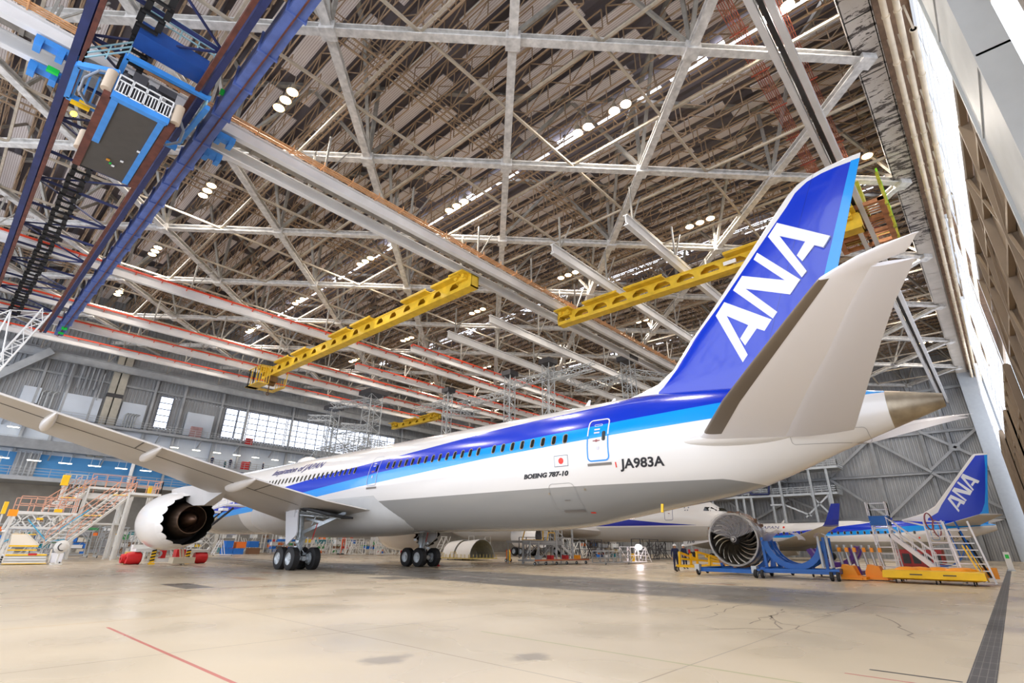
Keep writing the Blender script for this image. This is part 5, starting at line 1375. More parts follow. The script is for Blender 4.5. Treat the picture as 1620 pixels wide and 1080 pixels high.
for k in range(60):
    t0 = R.uniform(-1.2, 3.6); t1 = t0 + R.uniform(.1, .6); r_ = 1.6; x0 = R.uniform(.1, 1.4); x1 = x0 + R.uniform(-.3, .3)
    q0 = (x0, r_ * sin(t0), EZ + r_ * cos(t0)); q1 = (x1, r_ * sin((t0 + t1) / 2), EZ + r_ * cos((t0 + t1) / 2)); q2 = (x1, r_ * sin(t1), EZ + r_ * cos(t1)); pp.path([q0, q1, q2], .025, 5)
    if k % 4 == 0: pp.cbox(q0, (.2, .2, .16))
obj('pipework', pp, mat('pipe_bronze', (150, 112, 84), .4, .7, var=.5, scale=9), te_)
for k in range(20):
    a0 = 2 * pi * k / 20; bl = MB(); rows = []
    for j in range(7):
        u = j / 6; r_ = .32 + 1.08 * u; tw = .3 + .55 * u; sw = .55 * (u ** 1.6); ch = .34 + .1 * u
        row = []
        for w_ in (-.5, -.2, .2, .5):
            tang = ch * w_ * sin(tw); axx = ch * w_ * cos(tw) + .1 * (1 - 4 * w_ * w_); th = a0 + sw + tang / r_
            row.append((.2 + axx, r_ * sin(th), EZ + r_ * cos(th)))
        rows.append(row)
    v = [q for r in rows for q in r]; v2 = [(q[0] + .025, q[1], q[2]) for q in v]; n_ = len(v)
    f = [(4 * j + i, 4 * j + i + 1, 4 * j + i + 5, 4 * j + i + 4) for j in range(6) for i in range(3)]
    bl.add(v + v2, f + [tuple(n_ + i for i in reversed(q)) for q in f]); obj('fan_blade', bl, METAL, te_, smooth=True)
sp = MB().lathe((0, 0, EZ), ax, [(-.12, .001), (-.08, .1), (.1, .24), (.4, .34)], 24); sp.use(1).torus((-.0, 0, EZ), ax, .15, .025, 20, 6); sp.lathe((-.11, 0, EZ), ax, [(0, .001), (.0, .07), (.03, .09)], 12)
obj('spinner', sp, [DARKST, WHITE], te_, smooth=True)
film, g_ = nmat('clear_film', .12); g_.bs.inputs['Base Color'].default_value = (.8, .8, .85, 1); g_.bs.inputs['Alpha'].default_value = .26
def drape(name, parent, c, ry, rz_, x0, x1, a0, a1, m, amp=.07, n=26, k=7, fall=0.):
    mb = MB(); v = []
    for j in range(k + 1):
        for i in range(n + 1):
            t = a0 + (a1 - a0) * i / n; a_ = amp * (R.random() - .3); u = j / k
            v.append((c[0] + x0 + (x1 - x0) * u + R.uniform(-.03, .03), c[1] + (ry + a_) * sin(t), c[2] + (rz_ + a_) * cos(t) - fall * u))
    mb.add(v, [(j * (n + 1) + i, j * (n + 1) + i + 1, (j + 1) * (n + 1) + i + 1, (j + 1) * (n + 1) + i) for j in range(k) for i in range(n)])
    return obj(name, mb, m, parent, smooth=True)
drape('plastic_cover', te_, (0, 0, EZ), 1.6, 1.6, -.15, 1.7, -1.5, 1.5, film)
mb = MB(); v = []
for j in range(9):
    for i in range(25):
        t = -1.25 + 2.5 * i / 24; r_ = .1 + 1.42 * j / 8; v.append((-.16 - .07 * R.random() * (j > 0), r_ * sin(t), EZ + r_ * cos(t)))
mb.add(v, [(j * 25 + i, j * 25 + i + 1, j * 25 + i + 26, j * 25 + i + 25) for j in range(8) for i in range(24)]); obj('plastic_cover', mb, film, te_, smooth=True)

def ring_arc(mb, c, r, a0, a1, w, d, n=16):
    """arc plate in the plane x = const (axis x), angles from straight up"""
    rings = []
    for i in range(n + 1):
        t = a0 + (a1 - a0) * i / n
        rings.append([(c[0] + e, c[1] + rr * sin(t), c[2] + rr * cos(t)) for e, rr in ((-w / 2, r), (w / 2, r), (w / 2, r + d), (-w / 2, r + d))])
    return mb.loft(rings)
s1 = thing('engine_stand', 'blue wheeled stand carrying the bare silver engine', 'stand', (35.2, 12.6, 0), radians(-6))
b = MB()
for y_ in (-1.7, 1.7): b.box(-2.4, 2.8, y_ - .14, y_ + .14, .2, .44)
for x_ in (-2.4, 0, 2.6): b.box(x_, x_ + .25, -1.8, 1.8, .2, .4)
b.use(1)
for x_, y_ in ((-2.45, 1.75), (-2.45, -1.75), (2.6, 1.75), (2.6, -1.75)): b.cbox((x_, y_, .42), (.3, .3, .36))
obj('base_frame', b, [BLUE, GALV], s1)
b = MB(); ring_arc(b, (.3, 0, 2.0), 1.62, pi * .52, pi * 1.48, .22, .24); ring_arc(b, (1.5, -.0, 2.0), 1.0, pi * .4, pi * 1.6, .3, .3)
for s_ in (-1, 1): b.bar((.3, s_ * 1.55, .3), (.3, s_ * 1.75, 1.6), .18); b.bar((1.5, s_ * 1.6, .3), (1.5, s_ * 1.2, 1.9), .2); b.bar((2.4, s_ * 1.6, .3), (1.5, s_ * 1.25, 1.5), .12)
obj('cradle', b, BLUE, s1)
for x_, y_ in ((-2.45, 1.75), (-2.45, -1.75), (2.6, 1.75), (2.6, -1.75)):
    w_ = MB().wheel((x_, y_, .2), (0, 1, 0), .2, .12, 14, 1); obj('caster', w_, [TYRE, HUB], s1)
# --- empty blue cradle stand with plastic
s2 = thing('cradle_stand', 'empty blue cradle stand with half-round ribs and white plastic draped on its left side', 'stand', (33.9, 9.1, 0), radians(4))
b = MB()
for y_ in (-1.9, 1.6): b.box(-1.5, 1.6, y_ - .12, y_ + .12, .35, .55)
for x_ in (-1.5, 0, 1.4): b.box(x_, x_ + .2, -2.0, 1.7, .3, .5)
b.bar((-1.5, -2.1, .5), (-1.5, 1.9, .42), .1); obj('base_frame', b, BLUE, s2)
b = MB()
for x_ in (-.9, .0, .9): ring_arc(b, (x_, 0, 2.0), 1.25, pi * .52, pi * 1.48, .12, .3)
for k in range(9): t = pi * (.56 + .11 * k); b.cbox((0, 1.36 * sin(t), 2.0 + 1.36 * cos(t)), (1.9, .26, .1), 0, 0, -t)
for x_ in (-.9, .9):
    for s_ in (-1, 1): b.bar((x_, s_ * 1.5, .5), (x_, s_ * 1.55, 2.1), .14)
obj('cradle', b, BLUE, s2)
b = MB()
for y_ in (-1.35, -1.75): b.tube((-1.2, y_, .6), (-1.2, y_, 2.15), .07, 10); b.tube((-.6, y_, .6), (-.6, y_ + .1, 2.05), .06, 10)
obj('jack_post', b, GALV, s2)
for x_, y_ in ((-1.5, 2.0), (-1.5, 1.65), (-1.5, -2.0), (-1.5, -1.7), (1.5, 1.9), (1.5, -1.9)):
    w_ = MB().wheel((x_, y_, .22), (0, 1, 0), .22, .16, 14, 1); obj('caster', w_, [TYRE, HUB], s2)
pw = mat('milky_plastic', (226, 224, 230), .3); pw.node_tree.nodes['Principled BSDF'].inputs['Alpha'].default_value = .62
drape('plastic_cover', s2, (0, .55, 1.7), 1.0, .75, -1.1, 1.0, -1.2, 1.7, pw, .1, 18, 5); drape('plastic_cover', s2, (-1.3, -1.5, 1.95), .3, .35, -.1, .4, -1.2, 1.2, pw, .08, 10, 3)
# --- purple cradle
s3 = thing('cradle_stand', 'purple curved cradle stand between the blue cradle and the orange units', 'stand', (37.2, 7.9, 0))
b = MB(); PUR = mat('purple_paint', (96, 52, 140), .4)
for x_ in (-.6, .5): ring_arc(b, (x_, 0, 2.0), 1.2, pi * .62, pi * 1.42, .5, .25)
b.box(-.9, .9, -1.3, 1.3, .2, .4); b.bar((-.7, -1.2, .3), (-.7, -.9, 1.6), .15); b.bar((-.7, 1.2, .3), (-.7, 1.1, 1.2), .15); obj('cradle', b, PUR, s3)
for x_, y_ in ((-.9, 1.2), (-.9, -1.2), (.9, 1.2), (.9, -1.2)): obj('caster', MB().wheel((x_, y_, .12), (0, 1, 0), .12, .08, 12, 1), [TYRE, HUB], s3)
# --- yellow engine stand
s4 = thing('engine_stand', 'low yellow tubular engine stand behind the person in navy', 'stand', (37.6, 15.9, 0), radians(-8))
b = MB()
for y_ in (-.9, 1.3): b.bar((-1.8, y_, .35), (3.2, y_, .3), .16)
for x_ in (-1.7, .2, 1.8): b.bar((x_, -.9, .35), (x_, 1.3, .35), .14)
for x_, y_, z_ in ((-1.6, 1.2, 1.25), (-.7, .9, 1.15), (.4, 1.1, 1.3), (1.0, -.6, 1.1), (2.4, 1.2, .9), (-1.2, -.8, 1.0)): b.bar((x_, y_, .35), (x_ + .1, y_, z_), .13)
b.bar((-1.5, 1.2, 1.2), (.4, 1.1, .75), .13); b.bar((.4, 1.1, 1.25), (3.0, .6, .75), .13); b.bar((-1.6, 1.0, .8), (3.1, -.4, .5), .12); b.bar((-1.4, -.7, 1.0), (.9, -.6, .6), .12); b.bar((2.6, .6, .8), (3.4, -.2, .8), .16)
obj('frame', b, YEL, s4)
for x_, y_ in ((-1.8, 1.35), (-1.8, -.95), (3.1, 1.3), (3.1, -.95)): obj('caster', MB().wheel((x_, y_, .16), (0, 1, 0), .16, .1, 12, 1), [TYRE, HUB], s4)
b = MB(); b.tube((-.75, .9, 1.15), (-.75, .9, 1.4), .08, 10); b.cbox((.5, 1.1, 1.35), (.2, .2, .12)); obj('clamp_pad', b, RED, s4)
# --- orange ballast units with silver cylinders
for (x_, y_, lb) in ((34.6, 6.75, 'left orange ballast unit with sloping front and silver cylinders'), (35.6, 5.75, 'right orange ballast unit with silver cylinders, beside the yellow tray trolley')):
    t = thing('ballast_unit', lb, 'machine', (x_, y_, 0))
    b = MB(); prof = [(-.75, .05), (-.75, .18), (-.35, .25), (-.2, .7), (.35, .78), (.55, .4), (.55, .05)]
    b.add([(-.45, -y2 * .9, z2) for y2, z2 in [(-q[0], q[1]) for q in prof]] + [(.45, -y2 * .9, z2) for y2, z2 in [(-q[0], q[1]) for q in prof]], [tuple(range(7)), tuple(range(13, 6, -1))] + [(i, 7 + i, 7 + (i + 1) % 7, (i + 1) % 7) for i in range(7)])
    obj('body', b, ORANGE, t)
    b = MB()
    for k in range(3): b.tube((-.2 + .1 * k, -.4 + .38 * k, .7), (-.2 + .1 * k, -.3 + .38 * k, 1.62), .075, 10); b.tube((-.2 + .1 * k, -.3 + .38 * k, 1.55), (-.2 + .1 * k, -.3 + .38 * k, 1.75), .09, 10)
    obj('cylinder', b, GALV, t, smooth=True)
    for k in range(3): obj('clamp', MB().cbox((-.25 + .1 * k, -.38 + .38 * k, 1.5), (.22, .14, .22)), ORANGE, t)
    obj('toe_plate', MB().cbox((-.45, 0, .1), (.3, 1.0, .1)), ORANGE, t)
# --- yellow tray trolley
t = thing('tray_trolley', 'long bright yellow tray trolley with sloping sides in front of the white steps', 'trolley', (34.6, 3.25, 0))
b = MB(); o1 = [(-.9, -2.0), (1.2, -2.0), (1.2, 2.0), (-.9, 2.0)]; o2 = [(-.75, -1.65), (1.1, -1.65), (1.1, 1.65), (-.75, 1.65)]
b.loft([[(x_, y_, .17) for x_, y_ in o2], [(x_ - .2, y_, .25) for x_, y_ in o1], [(x_, y_ * .99, .56) for x_, y_ in o1], [(x_ + (.12 if x_ < 0 else -.1), y_ * .9, .6) for x_, y_ in o1]]); obj('tray', b, YEL, t)
for y_ in (-1.5, -.1, 1.5):
    for x_ in (-.75, .95): obj('caster', MB().wheel((x_, y_, .09), (0, 1, 0), .09, .06, 12, 1), [TYRE, HUB], t)
for y_ in (.6, -.7): obj('marking', MB().cbox((-1.11, y_, .42), (.01, .5, .05)), DARKST, t)
b = MB(); pts = [(-.3, 1.0, .6), (.1, .5, .72), (.3, -.2, .74), (-.1, -1.0, .64), (.5, -1.2, .62)]
for x_, y_, z_ in pts: b.sphere((x_, y_, .58), .45, 10, 6, (1, 1.2, .35))
o = obj('orange_sheet', b, ORANGE, smooth=True, label='crumpled orange sheet lying on the yellow tray trolley', cat='sheet'); o.location = (34.6, 3.25, .02)
# --- white steps and stands behind the trolley
def stand_tower(name, lb, loc, w, d, h, rungs, m, rz=0., top=None, lean=.12):
    t = thing(name, lb, 'ladder', loc, rz); b = MB()
    for sy in (-1, 1):
        b.bar((-d / 2, sy * w / 2, .05), (-d / 2 + lean, sy * w / 2 * .86, h), .07); b.bar((d / 2, sy * w / 2, .05), (d / 2 - lean, sy * w / 2 * .86, h), .07)
        for k in range(1, rungs, 2): z_ = h * k / rungs; b.bar((-d / 2, sy * w / 2 * .95, z_), (d / 2, sy * w / 2 * .95, z_ + h / rungs), .045)
    obj('frame', b, m, t); b = MB()
    for k in range(1, rungs):
        z_ = h * k / rungs; b.cbox((-d / 2 + lean * k / rungs, 0, z_), (.12, w * .92, .05)); b.bar((d / 2 - lean, -w * .45, z_), (d / 2 - lean, w * .45, z_), .04)
    obj('rungs', b, m, t)
    if top:
        b = MB().box(-d / 2, d / 2, -w / 2, w / 2, h * .84, h * .99); obj('blue_panel', b, top, t)
    b = MB(); b.rail([(-d / 2, -w / 2, h), (d / 2, -w / 2, h), (d / 2, w / 2, h), (-d / 2, w / 2, h)], .7, .022, .6, 2); obj('guard_rail', b, m, t)
    for x_, y_ in ((-d / 2, -w / 2), (-d / 2, w / 2), (d / 2, -w / 2), (d / 2, w / 2)): obj('caster', MB().wheel((x_, y_, .08), (0, 1, 0), .08, .05, 10, 1), [TYRE, HUB], t)
    return t
WL = mat('white_ladder_paint', (232, 232, 236), .4)
stand_tower('step_tower', 'white step tower with a blue box at its top, left of the other white stands', (36.7, 5.2, 0), .9, 1.0, 3.3, 10, WL, top=BLUE)
t = thing('mobile_stairs', 'slanting white mobile stairs with double handrails leaning right from the blue-boxed tower', 'stairs', (36.4, 4.1, 0))
b = MB(); b.stairs((0, -1.0, .5), (0, .75, 2.3), .7, 8); obj('steps', b, WL, t)
b = MB()
for x_ in (-.35, .35):
    for dz in (.45, .9): b.bar((x_, -1.0, .5 + dz), (x_, .75, 2.3 + dz), .045)
    for k in range(5): y_ = -1 + .43 * k; z_ = .5 + 1.03 * (y_ + 1); b.bar((x_, y_, z_), (x_, y_, z_ + .9), .035)
obj('handrail', b, WL, t); b = MB()
for x_ in (-.35, .35): b.bar((x_, .75, 0), (x_, .75, 2.3), .06); b.bar((x_, -1.0, .1), (x_, .75, .15), .06); b.bar((x_, -1.0, .1), (x_, -1.0, .5), .06)
obj('frame', b, WL, t)
t = thing('boarding_ladder', 'tall white caged ladder stand with curved hoop top beside the small jet tail', 'ladder', (36.6, 2.75, 0))
b = MB(); 
for y_ in (-.45, .5): b.bar((0, y_, 0), (.1, y_ * .8 + .1, 3.0), .07); b.bar((1.2, y_, 0), (.9, y_, 2.6), .06)
for k in range(9): b.bar((.03, -.42, .4 + .3 * k), (.03, .5, .4 + .3 * k), .05)
b.bar((0, -.45, .8), (1.2, .5, .9), .05); b.bar((0, .5, 1.8), (1.2, -.45, 1.9), .05); b.bar((.1, .5, 2.75), (.2, 1.4, 3.0), .08); b.bar((.1, 1.4, 3.05), (.1, -.4, 2.9), .07)
obj('frame', b, WL, t); b = MB(); b.torus((.05, .25, 2.95), (.3, .9, 0), .42, .035, 20, 6); b.torus((.05, .0, 2.6), (.3, .9, 0), .4, .03, 20, 6); obj('hoop', b, mat('hoop_maroon', (150, 80, 90), .5), t)
t = thing('boarding_ladder', 'rightmost white leaning ladder with blue inner rails above the end of the yellow trolley', 'ladder', (35.6, 1.75, 0))
b = MB()
for y0, y1 in ((-.75, -.25), (.35, .75)): b.bar((-.3, y0, .05), (.5, y1 - .1, 2.9), .08)
for k in range(8): u = k / 8; b.bar((-.25 + .7 * u, -.7 + .5 * u, .3 + 2.5 * u), (-.25 + .7 * u, .4 + .3 * u, .3 + 2.5 * u), .05)
obj('frame', b, WL, t); b = MB(); b.bar((.1, -.25, 1.2), (.55, .15, 2.9), .06); b.bar((.2, .3, 1.2), (.5, .6, 2.9), .05); obj('inner_rail', b, BLUE, t)
b = MB(); b.bar((-.45, -.35, .15), (-.2, .1, 1.75), .07); b.bar((-.45, -.5, .15), (-.2, -.05, 1.75), .05); obj('yellow_prop', b, YEL, t)
b = MB(); b.tube((.4, -.4, .3), (.6, .1, 2.4), .05, 8); b.tube((.5, -.6, .3), (.7, -.1, 2.0), .05, 8); obj('black_strut', b, BLACK, t)
b = MB(); b.cbox((.9, -.6, .5), (.3, .6, .5)); obj('orange_pad', b, ORANGE, t)
b = MB(); ring_arc(b, (0, 0, 1.9), 1.15, pi * .58, pi * 1.5, 1.2, .06)
b.box(-.6, .6, -1.0, 1.0, .3, .5); b.box(-.6, -.4, -1.0, -.8, 0, .4); b.box(.4, .6, .8, 1.0, 0, .4); b.box(-.6, -.4, .8, 1, 0, .4); b.box(.4, .6, -1, -.8, 0, .4)
o = obj('cowl_cradle', b, BLUE, label='blue half-round cradle between the white stairs and the hooped ladder', cat='cradle'); o.location = (38.9, 3.1, 0)
t = thing('tow_tractor', 'red boxy ground power unit under the rear of the small jet', 'machine', (46, 4.6, 0))
b = MB(); b.box(-.9, .9, -1.1, 1.3, .45, 1.55); obj('body', b, mat('faded_red', (170, 50, 50), .5, var=.2), t)
b = MB(); b.box(-1.0, 1.0, -1.2, 1.4, .3, .5)
for k in range(4): b.box(-.93, -.9, -1.0 + .55 * k, -.6 + .55 * k, .7, 1.3)
obj('chassis', b, DARKST, t)
for x_, y_ in ((-.8, -.8), (-.8, 1.0), (.8, -.8), (.8, 1.0)): obj('wheel', MB().wheel((x_, y_, .3), (1, 0, 0), .3, .2, 14, 1), [TYRE, HUB], t)
t = thing('safety_sign', 'tall narrow white stand sign with green symbol on the floor at the far right', 'sign', (62, .55, 0))
obj('board', MB().box(-.04, .04, -.2, .2, .1, 1.45), WHITE, t); obj('green_symbol', MB().box(-.06, -.04, -.12, .12, .95, 1.25), GREENL, t); obj('foot', MB().box(-.2, .2, -.25, .25, 0, .1), GALV, t)
b = MB().box(-.4, .4, -1.0, .9, 0, .45); o = obj('concrete_block', b, mat('concrete_pale', (196, 190, 180), .8, var=.1), label='low pale concrete block on the floor right of the white and green sign', cat='block'); o.location = (66, -.9, 0)

# --- work platforms under the tail
def mesh_stand(t, x0, x1, y0, y1, h, m=GALV, legs=3, parent_name='frame'):
    b = MB()
    for i in range(legs):
        for y_ in (y0, y1): x_ = x0 + (x1 - x0) * i / (legs - 1); b.bar((x_, y_, .12), (x_, y_, h), .07)
    for z_ in (.15, h * .5, h): 
        for y_ in (y0, y1): b.bar((x0, y_, z_), (x1, y_, z_), .06)
        for x_ in (x0, x1): b.bar((x_, y0, z_), (x_, y1, z_), .06)
    for i in range(legs - 1):
        xa = x0 + (x1 - x0) * i / (legs - 1); xb = x0 + (x1 - x0) * (i + 1) / (legs - 1); b.bar((xa, y0, .15), (xb, y0, h), .04); b.bar((xb, y1, .15), (xa, y1, h), .04)
    b.box(x0, x1, y0, y1, h, h + .05)
    return obj(parent_name, b, m, t)
t = thing('work_platform', 'low flat grey platform cart with orange edge and tall grey posts under the tail', 'platform', (39.8, 31, 0))
b = MB(); b.box(-4.0, 4.2, -.9, .9, .3, .42); obj('deck', b, GREYST, t)
b = MB(); b.box(-3.9, 4.1, -.93, -.9, .34, .44); obj('orange_edge', b, mat('dull_orange', (196, 110, 60), .6), t)
for k in range(6): obj('caster', MB().wheel((-3.7 + k * 1.5, -.75, .13), (1, 0, 0), .13, .08, 12, 1), [TYRE, HUB], t)
b = MB()
for x_ in (-.25, 2.2): b.bar((x_, -.4, .42), (x_, -.4, 3.0), .14)
for x_ in (-3.2, -2.0): b.bar((x_, .2, .42), (x_, .2, 1.9), .07); b.bar((x_ - .5, .2, .42), (x_, .2, 1.7), .05)
b.bar((-3.2, .2, 1.8), (-.25, -.4, 1.8), .06); b.bar((-.25, -.4, 2.2), (2.2, -.4, 2.2), .06); obj('post', b, GALV, t)
for k, (x_, m_) in enumerate(((-.9, RED), (1.3, RED), (-2.6, GREYST), (3.2, ORANGE))): obj('box', MB().box(x_, x_ + .4, -.3, .2, .42, .75), m_, t)
t = thing('dock_stairs', 'grey work dock with stairs and yellow guard rails reaching to the wide jet engine', 'stairs', (42.6, 34, 0))
b = MB(); b.box(-5, 1.0, -1, 1, 1.75, 1.95); b.box(-5, 1, -1.05, -1, 1.6, 2.0)
for x_ in (-4.8, -2.6, -.4, .9): b.bar((x_, -.9, 0), (x_, -.9, 1.8), .1); b.bar((x_, .9, 0), (x_, .9, 1.8), .1)
for x_ in (-4.8, -2.6): b.bar((x_, -.9, .2), (x_ + 2.2, -.9, 1.7), .07)
obj('deck', b, GREYST, t)
b = MB(); b.stairs((4.2, 0, .2), (1.0, 0, 1.9), .9, 8, (0, 1, 0)); obj('stairs', b, GALV, t)
b = MB(); b.rail([(-1.5, -1, 1.95), (1, -1, 1.95)], 1.0, .03, .6, 3)
for y_ in (-.45, .45): b.bar((4.2, y_, 1.1), (1.0, y_, 2.9), .05); b.bar((4.2, y_, .65), (1.0, y_, 2.4), .04); b.bar((4.2, y_, .2), (4.2, y_, 1.1), .05); b.bar((2.6, y_, 1.0), (2.6, y_, 2.0), .05)
obj('handrail', b, GALV, t)
b = MB(); b.path([(-5, -1, 2.0), (-4.6, -1, 2.9), (-2, -1, 3.0)], .05, 6); b.path([(-5, -1, 2.0), (-2, -1, 2.0), (-2, -1, 3.0)], .05, 6); b.path([(-1.4, -1.02, 2.0), (-1.2, -1.02, 2.7), (-.2, -1.02, 2.7), (-.2, -1.02, 2.0)], .05, 6); obj('yellow_rail', b, YEL, t)
t = thing('work_platform', 'waist-high grey framed bench cart to the left of the bright work lamp', 'platform', (45.2, 28.5, 0)); mesh_stand(t, -2.1, 2.1, -.7, .7, 1.12, GALV, 4)
for x_ in (-2, 2): obj('caster', MB().wheel((x_, -.7, .08), (1, 0, 0), .08, .06, 10, 1), [TYRE, HUB], t)
t = thing('work_platform', 'white framed stand with sloping legs around the bright work lamp', 'platform', (49.5, 28.6, 0)); mesh_stand(t, -1.5, 1.5, -.6, .6, 1.5, WL, 3)
b = MB(); b.bar((1.6, -.6, 1.5), (2.6, -.6, .1), .06); b.bar((1.6, .4, 1.5), (2.6, .4, .1), .06)
for k in range(4): b.bar((1.8 + .22 * k, -.6, 1.25 - .3 * k), (1.8 + .22 * k, .4, 1.25 - .3 * k), .05)
b.box(-1.5, 1.5, -.7, .7, .1, .2); obj('side_ladder', b, WL, t)
obj('yellow_bottle', MB().tube((-.6, -.3, .2), (-.6, -.3, .9), .2, 12), YEL, t)
t = thing('work_lamp', 'bright glowing work lamp on the white framed stand beyond the tail', 'lamp', (49.5, 27.9, 1.35)); obj('bulb', MB().sphere((0, 0, .15), .32, 16, 10, (1.3, 1, .8)), mat('work_lamp_glow', (255, 236, 240), .4, emit=30), t, smooth=True)
obj('bracket', MB().bar((0, .1, -.4), (0, .1, .1), .06), GALV, t)
for (x_, y_), lb in (((41.2, 38), 'yellow gas bottle trolley with black wheels beside the white half-round cowls'),):
    t = thing('bottle_trolley', lb, 'trolley', (x_, y_, 0)); obj('bottle', MB().lathe((0, 0, .12), (0, 0, 1), [(0, .22), (.8, .22), (1.0, .1), (1.1, .05)], 16), YEL, t, smooth=True)
    obj('frame', MB().bar((-.3, 0, .1), (-.3, 0, 1.1), .05).bar((.3, 0, .1), (.3, 0, 1.1), .05).bar((-.3, 0, 1.1), (.3, 0, 1.1), .05), RED, t)
    for x2 in (-.35, .35): obj('wheel', MB().wheel((x2, 0, .15), (1, 0, 0), .15, .08, 12, 1), [TYRE, HUB], t)
# --- white half-round cowls on a dolly
t = thing('cowl_dolly', 'low yellow-edged dolly under the white half-round engine cowls', 'trolley', (42.3, 45.2, 0), -pi / 2); b = MB().box(-2.7, 2.6, -2.1, 2.1, .14, .24)
for k in range(9): b.bar((-2.5 + .6 * k, -2.0, .24), (-2.5 + .6 * k, -2.0, .6), .05); b.bar((2.5, -2 + .5 * k, .24), (2.5, -2 + .5 * k, .6), .05)
b.path([(-2.3, -2, .24), (-2.3, -2, .7), (-1.7, -2, .7), (-1.7, -2, .24)], .03); b.path([(-.6, -2, .24), (-.6, -2, .8), (.3, -2, .8), (.3, -2, .24)], .03); obj('deck', b, mat('dolly_khaki', (180, 160, 90), .6), t)
for k in range(5): obj('caster', MB().wheel((-2.4 + 1.2 * k, -1.8, .08), (1, 0, 0), .08, .06, 10, 1), [TYRE, HUB], t)
for x0, x1, r0, lb in ((-2.4, -.35, 1.72, 'left white half-round engine cowl standing on the dolly'), (-.2, 2.3, 1.78, 'right white half-round engine cowl showing its grey inside, standing on the dolly')):
    b = MB(); b.lathe((0, 0, 0), (1, 0, 0), [(x0, r0 * .96), (x1, r0 + .12)], 28, -pi / 2, pi / 2); b.use(1).lathe((0, 0, 0), (1, 0, 0), [(x0, r0 * .93), (x1, r0 + .06)], 28, -pi / 2, pi / 2); b.lathe((0, 0, 0), (1, 0, 0), [(x1, r0 + .06), (x1, r0 + .12)], 28, -pi / 2, pi / 2)
    o = obj('engine_cowl', b, [AC_WHITE, mat('cowl_inside', (150, 152, 152), .5, .3, var=.25, scale=3)], smooth=True, label=lb, cat='engine cowl'); o.location = (42.3, 45.2, .24); o.rotation_euler = (0, 0, -pi / 2)

# --- left side: service docks, stairs, gantries
ORR = mat('handrail_faded', (204, 150, 124), .5); WFR = mat('dock_white', (214, 212, 206), .45, var=.06); CYAN = mat('cyan_hose', (60, 170, 210), .4)
t = thing('step_platform', 'low pale step platform with yellow edges at the far left', 'platform', (5.8, 50.2, 0))
b = MB()
for k, z_ in enumerate((.1, .25, .4, .55)): b.box(-1.1 + .0 * k, 1.05, -.9 + .18 * k, 1.2, z_ - .02, z_ + .1)
b.box(-1.1, 1.05, -.3, 1.2, .1, .55); obj('steps', b, WFR, t)
b = MB(); b.box(-1.1, 1.05, -.42, -.36, .55, .64); b.box(-1.1, .5, 0, .05, 1.1, 1.2); b.box(-1.1, .5, .1, .15, .85, .93); b.box(-1.15, 1.1, -.95, -.9, .05, .09); b.box(-1.0, .3, 1.0, 1.05, 1.86, 1.92); obj('yellow_edge', b, YEL, t)
b = MB(); b.add([(-1.0, 0, 1.2), (.5, 0, 1.2), (-.2, 1.0, 1.9), (-1.0, 1.0, 1.9)], [(0, 1, 2, 3)]); b.bar((.5, 0, 1.2), (-.2, 1, 1.9), .08); b.bar((1.2, -.9, .1), (1.2, -.5, .95), .08); b.bar((-1.15, -.9, .1), (-1.1, -.4, 1.3), .06); b.bar((-1.1, 0, .6), (-1.1, 0, 1.9), .06); obj('ramp', b, mat('ramp_beige', (196, 186, 170), .5), t)
obj('red_plate', MB().box(0, .45, -.96, -.93, .58, .7), RED, t)
obj('side_box', MB().box(1.3, 1.9, -.8, .2, .1, .7), WL, t); obj('caster', MB().wheel((1.8, -.9, .08), (1, 0, 0), .08, .08, 12, 1), [TYRE, HUB], t)
t = thing('hose_reel', 'round white hose reel beside the pale step platform', 'reel', (7.35, 48.6, 0)); t.rotation_euler = (0, 0, .15)
b = MB().lathe((0, 0, 1.12), (0, -1, 0), [(-.12, .001), (-.12, .42), (-.08, .43), (-.05, .36), (.05, .2), (.08, .22), (.1, .14), (.12, .001)], 32); obj('drum', b, WFR, t, smooth=True)
b = MB().torus((0, -.1, 1.12), (0, 1, 0), .24, .03, 24, 6, .5, 3.5); obj('handle', b, DARKST, t); obj('stand', MB().bar((0, .12, 0), (0, .12, 1.1), .1).box(-.3, .3, -.1, .3, 0, .08), WFR, t)

def dock_stair(lb, foot, head, w, n, side, land=None, m=WFR, rail=ORR):
    f, h = Vector(foot), Vector(head); t = thing('dock_stairs', lb, 'stairs', (f.x, f.y, 0)); o = Vector((f.x, f.y, 0)); f = f - o; h = h - o
    b = MB().stairs(f, h, w, n, side); obj('steps', b, m, t)
    sd = Vector(side).normalized() * w / 2; b = MB()
    for k in (-1, 1):
        for dz in (.5, 1.0): b.bar(f + sd * k + Vector((0, 0, dz)), h + sd * k + Vector((0, 0, dz)), .05)
        for i in range(7): c_ = f.lerp(h, i / 6) + sd * k; b.bar(c_, c_ + Vector((0, 0, 1)), .04)
    obj('handrail', b, rail, t)
    rz_ = atan2(h.y - f.y, h.x - f.x)
    for u_ in (.93, .5): obj('yellow_nosing', MB().cbox(f.lerp(h, u_) + Vector((0, 0, .08)), (.3, w * .95, .06), rz_), YEL, t)
    if land:
        b = MB(); dx, dy = land; b.box(h.x, h.x + dx, h.y - dy / 2, h.y + dy / 2, h.z - .2, h.z); 
        for x_, y_ in ((h.x + dx, h.y - dy / 2), (h.x + dx, h.y + dy / 2), (h.x, h.y - dy / 2), (h.x, h.y + dy / 2)): b.bar((x_, y_, 0), (x_, y_, h.z), .14)
        obj('landing', b, m, t); b = MB(); b.rail([(h.x, h.y - dy / 2, h.z), (h.x + dx, h.y - dy / 2, h.z), (h.x + dx, h.y + dy / 2, h.z)], 1.1, .03, 1.0, 2); obj('landing_rail', b, rail, t)
    return t
